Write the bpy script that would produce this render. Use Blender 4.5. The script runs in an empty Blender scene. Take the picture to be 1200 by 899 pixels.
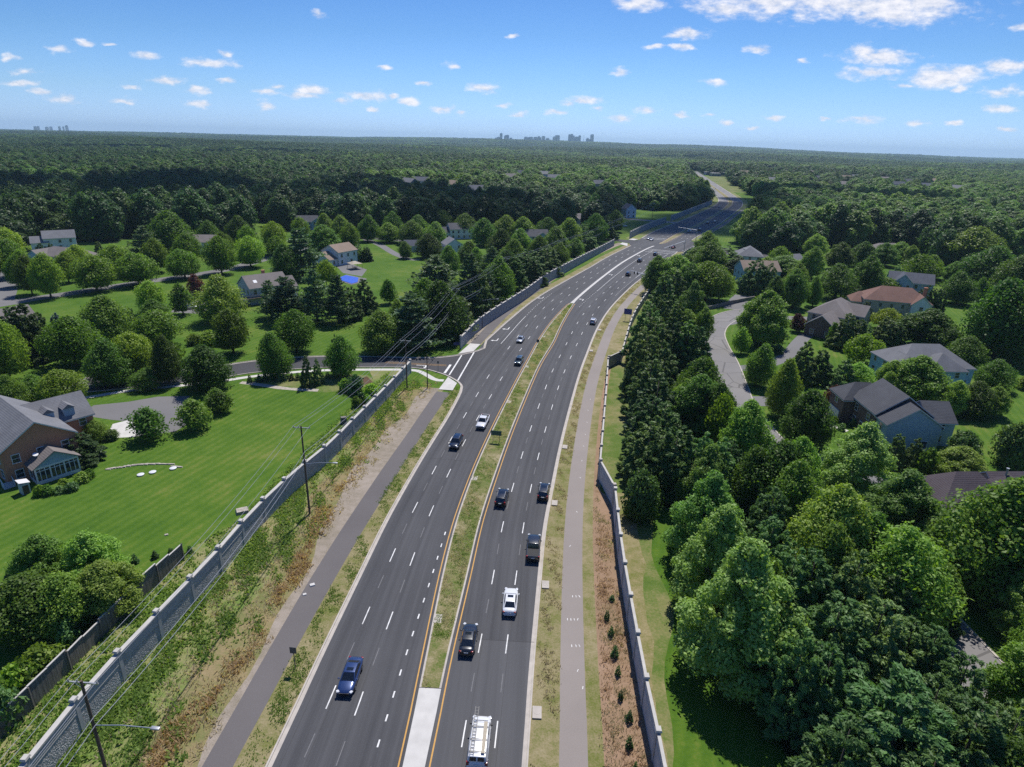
import bpy, bmesh, math, random
import numpy as np
from mathutils import Vector, Matrix
from mathutils.geometry import tessellate_polygon
random.seed(11); RNG = np.random.default_rng(11)
SC = bpy.context.scene; COL = SC.collection
R = math.radians; PI = math.pi

# ------------------------------------------------------------------ survey camera (used to read ground positions off the photograph)
FPX, CAMH, CX, CY = 740.0, 55.0, 600.0, 449.5
ROLL = R(1.68); PITCH = math.atan((449.5 - 166.5) / FPX)
_fw = np.array([0, math.cos(PITCH), -math.sin(PITCH)]); _d0 = -np.array([0, math.sin(PITCH), math.cos(PITCH)])
_xi = math.cos(ROLL) * np.array([1., 0, 0]) - math.sin(ROLL) * _d0
_yi = math.sin(ROLL) * np.array([1., 0, 0]) + math.cos(ROLL) * _d0
def ray(x, y): return _fw + _xi * (x - CX) / FPX + _yi * (y - CY) / FPX
def G(x, y, z=0.0):
    d = ray(x, y); t = (z - CAMH) / d[2]
    return (float(t * d[0]), float(t * d[1]))
def topix(P):
    v = np.asarray(P, float) - np.array([0, 0, CAMH]); w = v @ _fw
    return CX + FPX * (v @ _xi) / w, CY + FPX * (v @ _yi) / w
def zdepth(x, y, z=0.0): return float((np.array([x, y, z - CAMH])) @ _fw)
def height_at(bx, by, tx, ty):
    b = G(bx, by); d = ray(tx, ty); k = math.hypot(*b) / math.hypot(d[0], d[1])
    return CAMH + k * d[2]

# ------------------------------------------------------------------ tags
def tag(o, label=None, cat=None, group=None, kind=None):
    if label: o['label'] = label
    if cat: o['category'] = cat
    if group: o['group'] = group
    if kind: o['kind'] = kind
    return o
def empty(name, loc=(0, 0, 0), rz=0.0):
    o = bpy.data.objects.new(name, None); COL.objects.link(o)
    o.location = loc; o.rotation_euler = (0, 0, rz); o.empty_display_size = 0.3
    return o
def link(name, me, parent=None, loc=None, rz=0.0):
    o = bpy.data.objects.new(name, me); COL.objects.link(o)
    if parent: o.parent = parent
    if loc is not None: o.location = loc
    o.rotation_euler = (0, 0, rz)
    return o
KIDS = {}
def kid(name, me, parent):
    o = link(name, me, parent); KIDS.setdefault(parent.name, []).append(o); return o
def copy_tree(o, parent=None):
    c = o.copy(); COL.objects.link(c)
    if parent is not None: c.parent = parent
    if parent is not None: KIDS.setdefault(parent.name, []).append(c)
    for ch in KIDS.get(o.name, []): copy_tree(ch, c)
    return c
def paint(o, m):
    for s in o.material_slots:
        s.link = 'OBJECT'; s.material = m; break

# ------------------------------------------------------------------ mesh builder
class MB:
    def __init__(s): s.v = []; s.f = []; s.m = []
    def add(s, vs, fs, mi=0):
        b = len(s.v); s.v.extend([tuple(map(float, v)) for v in vs]); s.f.extend([tuple(b + i for i in f) for f in fs]); s.m.extend([mi] * len(fs)); return s
    def box(s, c, d, rz=0.0, mi=0, taper=1.0):
        x, y, z = d[0] / 2, d[1] / 2, d[2] / 2; co, si = math.cos(rz), math.sin(rz); vs = []
        for sz in (-1, 1):
            k = 1.0 if sz < 0 else taper
            for sx, sy in ((-1, -1), (1, -1), (1, 1), (-1, 1)):
                px, py = sx * x * k, sy * y * k
                vs.append((c[0] + px * co - py * si, c[1] + px * si + py * co, c[2] + sz * z))
        return s.add(vs, [(3, 2, 1, 0), (4, 5, 6, 7), (0, 1, 5, 4), (1, 2, 6, 5), (2, 3, 7, 6), (3, 0, 4, 7)], mi)
    def tube(s, pts, rad, n=8, mi=0, cap=True):
        pts = [Vector(p) for p in pts]; rs = rad if hasattr(rad, '__len__') else [rad] * len(pts); vs = []; fs = []
        for i, p in enumerate(pts):
            t = (pts[min(i + 1, len(pts) - 1)] - pts[max(i - 1, 0)])
            t = t.normalized() if t.length > 1e-9 else Vector((0, 0, 1))
            a = Vector((0, 0, 1)).cross(t) if abs(t.z) < 0.95 else Vector((1, 0, 0)).cross(t)
            a.normalize(); b = t.cross(a)
            for k in range(n):
                an = 2 * PI * k / n; vs.append(p + a * math.cos(an) * rs[i] + b * math.sin(an) * rs[i])
        for i in range(len(pts) - 1):
            for k in range(n):
                k2 = (k + 1) % n; fs.append((i * n + k, i * n + k2, (i + 1) * n + k2, (i + 1) * n + k))
        if cap:
            fs.append(tuple(range(n - 1, -1, -1))); fs.append(tuple((len(pts) - 1) * n + k for k in range(n)))
        return s.add(vs, fs, mi)
    def prism(s, poly, z0, z1, mi=0):
        n = len(poly); a = sum(poly[i][0] * poly[(i + 1) % n][1] - poly[(i + 1) % n][0] * poly[i][1] for i in range(n))
        if a < 0: poly = poly[::-1]
        vs = [(p[0], p[1], z0) for p in poly] + [(p[0], p[1], z1) for p in poly]
        fs = [tuple(range(n - 1, -1, -1)), tuple(range(n, 2 * n))] + [(i, (i + 1) % n, n + (i + 1) % n, n + i) for i in range(n)]
        return s.add(vs, fs, mi)
    def sheet(s, poly, z, mi=0):
        tri = tessellate_polygon([[Vector((p[0], p[1], 0)) for p in poly]]); fs = []
        for t in tri:
            a, b, c = [poly[i] for i in t]
            cr = (b[0] - a[0]) * (c[1] - a[1]) - (b[1] - a[1]) * (c[0] - a[0])
            fs.append(tuple(t) if cr > 0 else tuple(t[::-1]))
        return s.add([(p[0], p[1], z) for p in poly], fs, mi)
    def strip(s, A, B, z, mi=0):
        """A on the left, B on the right of travel"""
        zz = z if hasattr(z, '__len__') else (z, z); n = len(A)
        vs = [(p[0], p[1], zz[0]) for p in A] + [(p[0], p[1], zz[1]) for p in B]
        return s.add(vs, [(i, n + i, n + i + 1, i + 1) for i in range(n - 1)], mi)
    def wallstrip(s, A, B, z0, z1, mi=0):
        """solid running along A|B (two parallel polylines) from z0 to z1"""
        n = len(A); vs = [(p[0], p[1], z0) for p in A] + [(p[0], p[1], z0) for p in B] + [(p[0], p[1], z1) for p in A] + [(p[0], p[1], z1) for p in B]; fs = []
        for i in range(n - 1):
            fs += [(2 * n + i, 3 * n + i, 3 * n + i + 1, 2 * n + i + 1), (i, 2 * n + i, 2 * n + i + 1, i + 1), (n + i, n + i + 1, 3 * n + i + 1, 3 * n + i)]
        fs += [(0, n, 3 * n, 2 * n), (n - 1, 3 * n - 1, 4 * n - 1, 2 * n - 1)][:1] + [(n - 1, 3 * n - 1, 4 * n - 1, 2 * n - 1)]
        return s.add(vs, fs, mi)
    def mesh(s, name, mats, smooth=False, fix=False):
        me = bpy.data.meshes.new(name); me.from_pydata(s.v, [], s.f)
        for m in (mats if isinstance(mats, (list, tuple)) else [mats]): me.materials.append(m)
        me.polygons.foreach_set('material_index', s.m)
        if smooth: me.polygons.foreach_set('use_smooth', [True] * len(s.f))
        if fix:
            bm = bmesh.new(); bm.from_mesh(me); bmesh.ops.recalc_face_normals(bm, faces=bm.faces); bm.to_mesh(me); bm.free()
        me.update(); return me
    def build(s, name, mats, parent=None, smooth=False, fix=False):
        me = s.mesh(name, mats, smooth, fix)
        return kid(name, me, parent) if parent else link(name, me)

def catmull(P, n=12):
    P = np.asarray(P, float); Q = np.vstack([2 * P[0] - P[1], P, 2 * P[-1] - P[-2]]); out = []
    for i in range(1, len(Q) - 2):
        p0, p1, p2, p3 = Q[i - 1:i + 3]
        for t in np.arange(n) / n:
            out.append(.5 * ((2 * p1) + (-p0 + p2) * t + (2 * p0 - 5 * p1 + 4 * p2 - p3) * t * t + (-p0 + 3 * p1 - 3 * p2 + p3) * t ** 3))
    out.append(Q[-2]); return np.array(out)
def resample(L, step):
    L = np.asarray(L, float); s = np.r_[0, np.cumsum(np.hypot(*np.diff(L, axis=0).T))]; n = max(2, int(round(s[-1] / step)) + 1)
    S = np.linspace(0, s[-1], n); return np.c_[np.interp(S, s, L[:, 0]), np.interp(S, s, L[:, 1])]
def normals(L):
    t = np.gradient(np.asarray(L, float), axis=0); t /= np.hypot(t[:, 0], t[:, 1])[:, None] + 1e-12
    return np.c_[t[:, 1], -t[:, 0]]          # to the right of travel
def offset(L, d): return np.asarray(L) + normals(L) * (np.asarray(d)[:, None] if hasattr(d, '__len__') else d)
def pxline(pts, step=2.0, smooth=True):
    P = np.array([G(*p) for p in pts]); return resample(catmull(P) if smooth and len(P) > 2 else P, step)
def inside(poly, x, y):
    c = False; n = len(poly); j = n - 1
    for i in range(n):
        xi, yi = poly[i]; xj, yj = poly[j]
        if (yi > y) != (yj > y) and x < (xj - xi) * (y - yi) / (yj - yi) + xi: c = not c
        j = i
    return c

# ------------------------------------------------------------------ materials
def newmat(name):
    m = bpy.data.materials.new(name); m.use_nodes = True; nt = m.node_tree
    return m, nt, nt.nodes, nt.links, nt.nodes['Principled BSDF']
def N(nt, typ, **kw):
    n = nt.nodes.new(typ)
    for k, v in kw.items():
        if k in n.inputs and not hasattr(n, k): n.inputs[k].default_value = v
        else: setattr(n, k, v)
    return n
def coords(nt, obj=False):
    if obj: return nt.nodes.new('ShaderNodeTexCoord').outputs['Object']
    return nt.nodes.new('ShaderNodeNewGeometry').outputs['Position']
def noise(nt, co, scale, detail=4, rough=.6):
    n = nt.nodes.new('ShaderNodeTexNoise'); n.inputs['Scale'].default_value = scale; n.inputs['Detail'].default_value = detail; n.inputs['Roughness'].default_value = rough
    nt.links.new(co, n.inputs['Vector']); return n.outputs['Fac']
def ramp(nt, fac, stops):
    r = nt.nodes.new('ShaderNodeValToRGB'); nt.links.new(fac, r.inputs['Fac']); e = r.color_ramp.elements
    while len(e) < len(stops): e.new(0.5)
    for el, (p, c) in zip(e, stops):
        el.position = p; el.color = (*c, 1) if len(c) == 3 else c
    return r.outputs['Color']
def mixc(nt, fac, a, b, typ='MIX'):
    m = nt.nodes.new('ShaderNodeMix'); m.data_type = 'RGBA'; m.blend_type = typ
    for sock, val in ((m.inputs['Factor'], fac), (m.inputs['A'], a), (m.inputs['B'], b)):
        pass
    ins = [i for i in m.inputs if i.type == 'RGBA'] ; fa = [i for i in m.inputs if i.type == 'VALUE'][0]
    for sock, val in ((fa, fac), (ins[0], a), (ins[1], b)):
        if hasattr(val, 'is_output'): nt.links.new(val, sock)
        elif isinstance(val, (int, float)): sock.default_value = val
        else: sock.default_value = (*val, 1)
    return [o for o in m.outputs if o.type == 'RGBA'][0]
def math_(nt, op, a, b=None, clamp=False):
    m = nt.nodes.new('ShaderNodeMath'); m.operation = op; m.use_clamp = clamp
    for i, v in enumerate((a, b)):
        if v is None: continue
        if hasattr(v, 'is_output'): nt.links.new(v, m.inputs[i])
        else: m.inputs[i].default_value = v
    return m.outputs[0]
def bump(nt, h, strength=.4, dist=.05):
    b = nt.nodes.new('ShaderNodeBump'); b.inputs['Strength'].default_value = strength; b.inputs['Distance'].default_value = dist
    nt.links.new(h, b.inputs['Height']); return b.outputs['Normal']
SURF, GRND = .80, .92
def scol(c, k=None): return tuple(x * (SURF if k is None else k) for x in c)
def simple(name, col, rough=.6, metal=0.0, var=.15, scale=3.0, spec=None, coat=0.0, obj=True):
    m, nt, nd, lk, p = newmat(name); co = coords(nt, obj)
    n = noise(nt, co, scale, 5); col = scol(col); c = tuple(x * (1 - var) for x in col); d = tuple(min(1, x * (1 + var)) for x in col)
    lk.new(ramp(nt, n, [(.3, c), (.7, d)]), p.inputs['Base Color']); p.inputs['Roughness'].default_value = rough; p.inputs['Metallic'].default_value = metal
    if spec is not None: p.inputs['Specular IOR Level'].default_value = spec
    if coat: p.inputs['Coat Weight'].default_value = coat; p.inputs['Coat Roughness'].default_value = .05
    return m
def ground_mat(name, stops, scales=(.05, .6, 6.0), weights=(.5, .3, .2), stripe=None, rough=.95, bumpd=.08):
    """mix of noises at several sizes -> colour ramp; all in world space"""
    m, nt, nd, lk, p = newmat(name); co = coords(nt); tot = None
    for s, w in zip(scales, weights):
        t = math_(nt, 'MULTIPLY', noise(nt, co, s, 6, .62), w)
        tot = t if tot is None else math_(nt, 'ADD', tot, t)
    if stripe:
        ang, per, amp = stripe
        mp = nd.new('ShaderNodeMapping'); mp.inputs['Rotation'].default_value = (0, 0, ang); lk.new(co, mp.inputs['Vector'])
        w = nd.new('ShaderNodeTexWave'); w.inputs['Scale'].default_value = 2 * PI / per / 20 * 1.0; w.inputs['Distortion'].default_value = 1.2; w.inputs['Detail'].default_value = 2; w.inputs['Detail Scale'].default_value = .6
        lk.new(mp.outputs[0], w.inputs['Vector'])
        tot = math_(nt, 'ADD', tot, math_(nt, 'MULTIPLY', math_(nt, 'SUBTRACT', w.outputs['Fac'], .5), amp))
    lk.new(ramp(nt, tot, [(a, scol(c, GRND)) for a, c in stops]), p.inputs['Base Color']); p.inputs['Roughness'].default_value = rough; p.inputs['Specular IOR Level'].default_value = .15
    if bumpd: lk.new(bump(nt, noise(nt, co, 5, 6, .7), .8, bumpd), p.inputs['Normal'])
    return m
HAZE = 6e-5; EXPO = 0.40
M = {}
_ld = (G(290, 545)[0] - G(200, 600)[0], G(290, 545)[1] - G(200, 600)[1])
M['lawn'] = ground_mat('mown_lawn', [(.30, (.033, .080, .007)), (.43, (.053, .120, .010)), (.53, (.080, .150, .015)), (.61, (.130, .172, .030)), (.74, (.21, .20, .065))], (.035, .22, 2.2), (.44, .30, .26), stripe=(PI / 2 - math.atan2(_ld[1], _ld[0]), 1.7, .065))
M['lawn2'] = ground_mat('rough_lawn', [(.30, (.05, .095, .016)), (.45, (.095, .15, .028)), (.54, (.19, .19, .075)), (.66, (.31, .26, .14))], (.07, .35, 3.0), (.42, .32, .26))
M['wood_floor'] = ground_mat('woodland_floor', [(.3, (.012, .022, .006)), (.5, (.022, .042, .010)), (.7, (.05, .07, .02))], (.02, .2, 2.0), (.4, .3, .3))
M['verge'] = ground_mat('weedy_verge', [(.28, (.07, .14, .02)), (.44, (.13, .20, .04)), (.53, (.22, .22, .09)), (.62, (.33, .28, .17)), (.75, (.42, .36, .26))], (.09, .5, 3.0), (.42, .30, .28))
M['kerb_grass'] = ground_mat('thin_kerb_grass', [(.28, (.06, .11, .015)), (.42, (.14, .155, .04)), (.52, (.25, .215, .11)), (.68, (.38, .32, .21))], (.15, .8, 5.0), (.4, .30, .30))
M['median_green'] = ground_mat('median_grass', [(.30, (.05, .095, .014)), (.44, (.10, .14, .028)), (.53, (.21, .19, .085)), (.66, (.37, .31, .20))], (.15, .8, 5.0), (.4, .30, .30))
M['gravel'] = ground_mat('gravel_edge', [(.30, (.13, .12, .07)), (.48, (.27, .23, .18)), (.6, (.36, .31, .26)), (.75, (.44, .38, .32))], (.12, 1.0, 8.0), (.35, .30, .35))
M['dry'] = ground_mat('dry_tan_grass', [(.30, (.09, .14, .030)), (.44, (.17, .175, .065)), (.56, (.27, .21, .11)), (.70, (.36, .28, .17))], (.12, .6, 4.0), (.38, .32, .30))
M['bed'] = ground_mat('bare_clay_bed', [(.30, (.14, .13, .055)), (.42, (.24, .165, .10)), (.55, (.31, .205, .135)), (.70, (.40, .29, .20))], (.10, .7, 5.0), (.4, .3, .3))
M['mulch'] = ground_mat('mulch', [(.3, (.05, .035, .02)), (.6, (.13, .085, .05))], (.3, 2, 8), (.3, .3, .4))
def asphalt(name, a, b, streak=None, crack=0.0):
    m, nt, nd, lk, p = newmat(name); co = coords(nt)
    big = noise(nt, co, .05, 5); fine = noise(nt, co, 9, 3)
    t = math_(nt, 'ADD', math_(nt, 'MULTIPLY', big, .6), math_(nt, 'MULTIPLY', fine, .4))
    if streak:
        mp = nd.new('ShaderNodeAttribute'); mp.attribute_name = 'lane'
        s = noise(nt, math_vec(nt, mp.outputs['Vector'], (1.1, .012, 1)), 1.0, 4)
        t = math_(nt, 'ADD', math_(nt, 'MULTIPLY', t, .42), math_(nt, 'MULTIPLY', s, .58))
    c = ramp(nt, t, [(.34, scol(a)), (.66, scol(b))])
    if crack:
        v = nd.new('ShaderNodeTexVoronoi'); v.feature = 'DISTANCE_TO_EDGE'; v.inputs['Scale'].default_value = .12; lk.new(co, v.inputs['Vector'])
        c = mixc(nt, math_(nt, 'MULTIPLY', math_(nt, 'LESS_THAN', v.outputs['Distance'], .012), crack), c, (.03, .03, .03))
    lk.new(c, p.inputs['Base Color']); p.inputs['Roughness'].default_value = .85; p.inputs['Specular IOR Level'].default_value = .3
    lk.new(bump(nt, noise(nt, co, 30, 3), .25, .01), p.inputs['Normal'])
    return m
def math_vec(nt, v, s):
    m = nt.nodes.new('ShaderNodeVectorMath'); m.operation = 'MULTIPLY'; nt.links.new(v, m.inputs[0]); m.inputs[1].default_value = s; return m.outputs[0]
M['asphalt'] = asphalt('highway_asphalt', (.044, .045, .050), (.106, .107, .113), streak=True)
M['asphalt_patch'] = asphalt('paler_asphalt', (.074, .075, .080), (.112, .113, .119), streak=True)
M['asphalt_new'] = asphalt('dark_asphalt', (.05, .05, .056), (.07, .07, .077))
M['asphalt_pale'] = asphalt('pale_cracked_asphalt', (.19, .183, .18), (.26, .25, .243), crack=.5)
M['path'] = asphalt('path_asphalt', (.115, .105, .105), (.165, .152, .148))
M['path_r'] = asphalt('path_asphalt_pale', (.25, .22, .20), (.33, .29, .262))
M['drive'] = asphalt('drive_asphalt', (.15, .148, .15), (.21, .205, .205))
M['concrete'] = simple('concrete', (.50, .455, .40), .9, var=.14, scale=.8, obj=False)
M['concrete_w'] = simple('pale_concrete', (.60, .585, .55), .9, var=.1, scale=.7, obj=False)
M['white'] = simple('white_road_paint', (.74, .74, .72), .7, var=.28, scale=1.2, obj=False)
M['white_worn'] = simple('worn_road_paint', (.16, .16, .165), .8, var=.2, scale=3, obj=False)
M['seam'] = simple('tarred_seam', (.045, .045, .048), .8, var=.3, scale=.8, obj=False)
M['yellow'] = simple('yellow_road_paint', (.58, .31, .055), .7, var=.12, scale=2, obj=False)
M['yellow_dark'] = simple('faded_yellow_paint', (.50, .33, .10), .7, var=.12, scale=2, obj=False)
M['wall_cap'] = simple('wall_cap_concrete', (.52, .50, .46), .85, var=.1, scale=1.5, obj=False)
def stone(name, a, b, sc):
    m, nt, nd, lk, p = newmat(name); co = coords(nt)
    v = nd.new('ShaderNodeTexVoronoi'); v.feature = 'F1'; v.inputs['Scale'].default_value = sc; lk.new(co, v.inputs['Vector'])
    e = nd.new('ShaderNodeTexVoronoi'); e.feature = 'DISTANCE_TO_EDGE'; e.inputs['Scale'].default_value = sc; lk.new(co, e.inputs['Vector'])
    r = nd.new('ShaderNodeSeparateColor'); lk.new(v.outputs['Color'], r.inputs[0])
    c = ramp(nt, r.outputs[0], [(.0, scol(a)), (1, scol(b))])
    c = mixc(nt, math_(nt, 'LESS_THAN', e.outputs['Distance'], .07), c, tuple(x * .62 for x in a))
    lk.new(c, p.inputs['Base Color']); p.inputs['Roughness'].default_value = .9
    lk.new(bump(nt, e.outputs['Distance'], .9, .12), p.inputs['Normal']); return m
M['stone'] = stone('stone_faced_panel', (.36, .355, .35), (.56, .55, .535), 4.2)
M['stone_r'] = stone('grey_wall_panel', (.36, .36, .36), (.52, .515, .505), 3.0)
M['panel_light'] = simple('light_wall_concrete', (.44, .435, .42), .85, var=.14, scale=1.2, obj=False)
M['panel_smooth'] = simple('smooth_grey_panel', (.50, .50, .50), .85, var=.16, scale=.9, obj=False)
def wood_planks(name, a, b):
    m, nt, nd, lk, p = newmat(name); co = coords(nt); n = noise(nt, math_vec(nt, co, (4, 4, .35)), 1.3, 5)
    lk.new(ramp(nt, n, [(.3, scol(a)), (.7, scol(b))]), p.inputs['Base Color']); p.inputs['Roughness'].default_value = .9; return m
M['fence'] = wood_planks('weathered_timber', (.13, .115, .10), (.30, .27, .24))
M['pole'] = wood_planks('pole_timber', (.07, .05, .035), (.15, .11, .08))
M['trunk'] = wood_planks('tree_bark', (.05, .04, .03), (.14, .115, .09))
M['metal'] = simple('galvanised_metal', (.50, .51, .52), .4, .6, var=.1)
M['wire'] = simple('bare_wire', (.45, .45, .45), .4, .5, var=.05)
M['insul'] = simple('porcelain', (.45, .44, .42), .3, var=.05)
M['black'] = simple('black_plastic', (.015, .015, .017), .5, var=.1)
M['rubber'] = simple('tyre_rubber', (.02, .02, .02), .8, var=.1)
M['rim'] = simple('wheel_alloy', (.45, .45, .46), .3, .8, var=.05)
M['glass'] = simple('car_glass', (.012, .016, .022), .04, 0, var=.1, spec=.8)
M['pane'] = simple('window_glass', (.03, .04, .055), .06, 0, var=.2, spec=.7)
M['lamp_red'] = simple('red_lens', (.35, .01, .012), .2, var=.05)
M['lamp_clear'] = simple('clear_lens', (.70, .72, .74), .1, var=.03, spec=.8)
M['chrome'] = simple('chrome', (.6, .6, .62), .15, 1.0, var=.03)
for nm, c in dict(blue=(.028, .058, .17), navy=(.006, .012, .028), black=(.006, .007, .008), charcoal=(.022, .025, .03), silver=(.42, .45, .48), white=(.78, .79, .80), teal=(.05, .08, .09), red=(.16, .015, .018), bronze=(.06, .05, .055)).items():
    M['car_' + nm] = simple('car_paint_' + nm, c, .28, .35 if nm not in ('white',) else 0, var=.04, coat=1.0)
def shingle(name, a, b):
    m, nt, nd, lk, p = newmat(name); co = coords(nt, True)
    t = math_(nt, 'ADD', math_(nt, 'MULTIPLY', noise(nt, math_vec(nt, co, (1, 1, 4)), 3.5, 4, .7), .55), math_(nt, 'MULTIPLY', noise(nt, co, .35, 4), .45))
    lk.new(ramp(nt, t, [(.34, scol(a)), (.66, scol(b))]), p.inputs['Base Color']); p.inputs['Roughness'].default_value = .85; p.inputs['Specular IOR Level'].default_value = .3
    w = nd.new('ShaderNodeTexWave'); w.bands_direction = 'Z'; w.inputs['Scale'].default_value = 1.6; lk.new(co, w.inputs['Vector'])
    lk.new(bump(nt, w.outputs['Fac'], .4, .03), p.inputs['Normal']); return m
M['roof_grey'] = shingle('grey_shingle', (.14, .143, .155), (.24, .243, .258))
M['roof_slate'] = shingle('slate_blue_shingle', (.065, .075, .10), (.115, .125, .155))
M['roof_dark'] = shingle('dark_shingle', (.058, .061, .072), (.10, .104, .118))
M['roof_tan'] = shingle('tan_shingle', (.22, .165, .125), (.33, .25, .19))
M['roof_brown'] = shingle('brown_grey_shingle', (.16, .142, .135), (.26, .23, .215))
M['roof_red'] = shingle('red_brown_shingle', (.16, .085, .065), (.27, .15, .115))
M['roof_purple'] = shingle('purple_brown_shingle', (.075, .06, .07), (.13, .105, .115))
def siding(name, c):
    m, nt, nd, lk, p = newmat(name); co = coords(nt, True)
    w = nd.new('ShaderNodeTexWave'); w.bands_direction = 'Z'; w.wave_profile = 'SAW'; w.inputs['Scale'].default_value = 1.55; lk.new(co, w.inputs['Vector'])
    n = noise(nt, co, 1.2, 4); lk.new(ramp(nt, n, [(.3, scol(c, .92)), (.7, scol(c, 1.1))]), p.inputs['Base Color'])
    lk.new(bump(nt, w.outputs['Fac'], .5, .03), p.inputs['Normal']); p.inputs['Roughness'].default_value = .7; return m
M['sid_white'] = siding('white_siding', (.66, .67, .68)); M['sid_blue'] = siding('blue_siding', (.27, .36, .46)); M['sid_grey'] = siding('grey_siding', (.42, .44, .47))
M['sid_tan'] = siding('tan_siding', (.42, .36, .29)); M['sid_slate'] = siding('slate_siding', (.32, .40, .48)); M['sid_aqua'] = siding('light_blue_siding', (.32, .47, .58))
def brick(name, a, b):
    m, nt, nd, lk, p = newmat(name); co = coords(nt, True)
    t = math_(nt, 'ADD', math_(nt, 'MULTIPLY', noise(nt, math_vec(nt, co, (4, 4, 12)), 1.0, 3, .7), .6), math_(nt, 'MULTIPLY', noise(nt, co, .5, 4), .4))
    lk.new(ramp(nt, t, [(.34, scol(a)), (.66, scol(b))]), p.inputs['Base Color']); p.inputs['Roughness'].default_value = .9; return m
M['brick'] = brick('red_brown_brick', (.42, .175, .10), (.62, .29, .175)); M['brick_d'] = brick('dark_brick', (.12, .075, .065), (.24, .15, .13))
M['trim'] = simple('white_trim', (.74, .74, .74), .5, var=.05)
M['door'] = simple('dark_door', (.06, .04, .035), .5)
M['deck'] = wood_planks('deck_boards', (.16, .12, .09), (.28, .22, .17))
M['pool_cover'] = simple('blue_pool_cover', (.012, .10, .62), .45, var=.2, scale=.8)
M['sign_green'] = simple('green_sign', (.008, .10, .085), .4, var=.05); M['sign_blue'] = simple('blue_sign', (.015, .04, .26), .4, var=.05)
M['sign_grey'] = simple('sign_back', (.10, .10, .10), .5); M['canvas'] = simple('tan_canvas', (.46, .40, .30), .8)
M['plastic_w'] = simple('white_plastic', (.75, .76, .77), .4, var=.04)
M['rock'] = simple('pale_rock', (.42, .38, .32), .9, var=.3, scale=2); M['rock_d'] = simple('grey_stone', (.20, .185, .165), .9, var=.35, scale=1.2)
def thin_cloud():
    m, nt, nd, lk, p = newmat('thin_cloud'); p.inputs['Base Color'].default_value = (.9, .9, .92, 1); p.inputs['Roughness'].default_value = 1
    t = nd.new('ShaderNodeBsdfTransparent'); x = nd.new('ShaderNodeMixShader'); x.inputs[0].default_value = .55; lk.new(t.outputs[0], x.inputs[1]); lk.new(p.outputs[0], x.inputs[2]); lk.new(x.outputs[0], nd['Material Output'].inputs['Surface']); return m
M['cloudm'] = thin_cloud()

def foliage(name, a, b, c, trans=.42, island=.5, value=(.74, .5)):
    """leaf material: three greens chosen by leaf, by clump and by tree"""
    m, nt, nd, lk, p = newmat(name); nd.remove(p); out = nd['Material Output']
    g = nd.new('ShaderNodeNewGeometry'); oi = nd.new('ShaderNodeObjectInfo')
    co = nd.new('ShaderNodeTexCoord').outputs['Object']
    clump = noise(nt, co, .55, 3)
    t = math_(nt, 'ADD', math_(nt, 'MULTIPLY', g.outputs['Random Per Island'], island * .6), math_(nt, 'MULTIPLY', clump, .55))
    t = math_(nt, 'ADD', t, math_(nt, 'MULTIPLY', math_(nt, 'SUBTRACT', oi.outputs['Random'], .5), .42))
    col = ramp(nt, t, [(.18, a), (.45, b), (.78, c)])
    h = nd.new('ShaderNodeHueSaturation'); lk.new(col, h.inputs['Color'])
    r2 = math_(nt, 'FRACT', math_(nt, 'MULTIPLY', oi.outputs['Random'], 7.31))
    lk.new(math_(nt, 'ADD', math_(nt, 'MULTIPLY', r2, .034), .488), h.inputs['Hue'])
    r3 = math_(nt, 'FRACT', math_(nt, 'MULTIPLY', oi.outputs['Random'], 13.7))
    lk.new(math_(nt, 'ADD', math_(nt, 'MULTIPLY', r3, value[1]), value[0]), h.inputs['Value'])
    h.inputs['Saturation'].default_value = .97
    df = nd.new('ShaderNodeBsdfPrincipled'); df.inputs['Roughness'].default_value = .5; df.inputs['Specular IOR Level'].default_value = .22; lk.new(h.outputs[0], df.inputs['Base Color'])
    tr = nd.new('ShaderNodeBsdfTranslucent'); lk.new(mixc(nt, 1.0, h.outputs[0], (1.35, 1.4, .5), 'MULTIPLY'), tr.inputs['Color'])
    mx = nd.new('ShaderNodeMixShader'); mx.inputs[0].default_value = trans; lk.new(df.outputs[0], mx.inputs[1]); lk.new(tr.outputs[0], mx.inputs[2]); lk.new(mx.outputs[0], out.inputs['Surface'])
    return m
M['f_maple'] = foliage('maple_leaves', (.072, .125, .010), (.175, .285, .020), (.32, .43, .045))
M['f_oak'] = foliage('oak_leaves', (.058, .115, .014), (.13, .23, .026), (.25, .36, .05))
M['f_light'] = foliage('pale_leaves', (.125, .215, .038), (.235, .375, .072), (.38, .53, .15))
M['f_mid'] = foliage('mid_green_leaves', (.080, .15, .018), (.175, .29, .036), (.31, .44, .075))
M['f_wood'] = foliage('woodland_leaves', (.034, .080, .018), (.068, .135, .027), (.12, .20, .042), value=(.78, .42), island=.3)
M['f_con'] = foliage('conifer_needles', (.046, .090, .022), (.092, .16, .036), (.165, .25, .060), .3)
M['f_fir'] = foliage('fir_needles', (.055, .115, .032), (.125, .225, .062), (.24, .36, .11), .33)
M['f_pine'] = foliage('pine_needles', (.06, .11, .045), (.11, .175, .072), (.17, .25, .10), .28)
M['f_lime'] = foliage('lime_leaves', (.12, .20, .012), (.20, .30, .020), (.30, .40, .035))
M['f_red'] = foliage('red_leaves', (0.058, 0.021, 0.023), (0.111, 0.036, 0.039), (0.156, 0.065, 0.058))
M['f_blue'] = foliage('blue_spruce_needles', (0.046, 0.085, 0.085), (0.091, 0.143, 0.150), (0.143, 0.195, 0.208), .15)
M['f_weed'] = foliage('weed_leaves', (.11, .19, .025), (.20, .31, .05), (.30, .40, .10), .5)
M['f_dry'] = foliage('dry_grass_blades', (.30, .25, .16), (.44, .37, .25), (.56, .50, .36), .5)
M['f_rust'] = foliage('rusty_grass_blades', (.34, .20, .12), (.46, .29, .185), (.58, .42, .29), .5)
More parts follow.
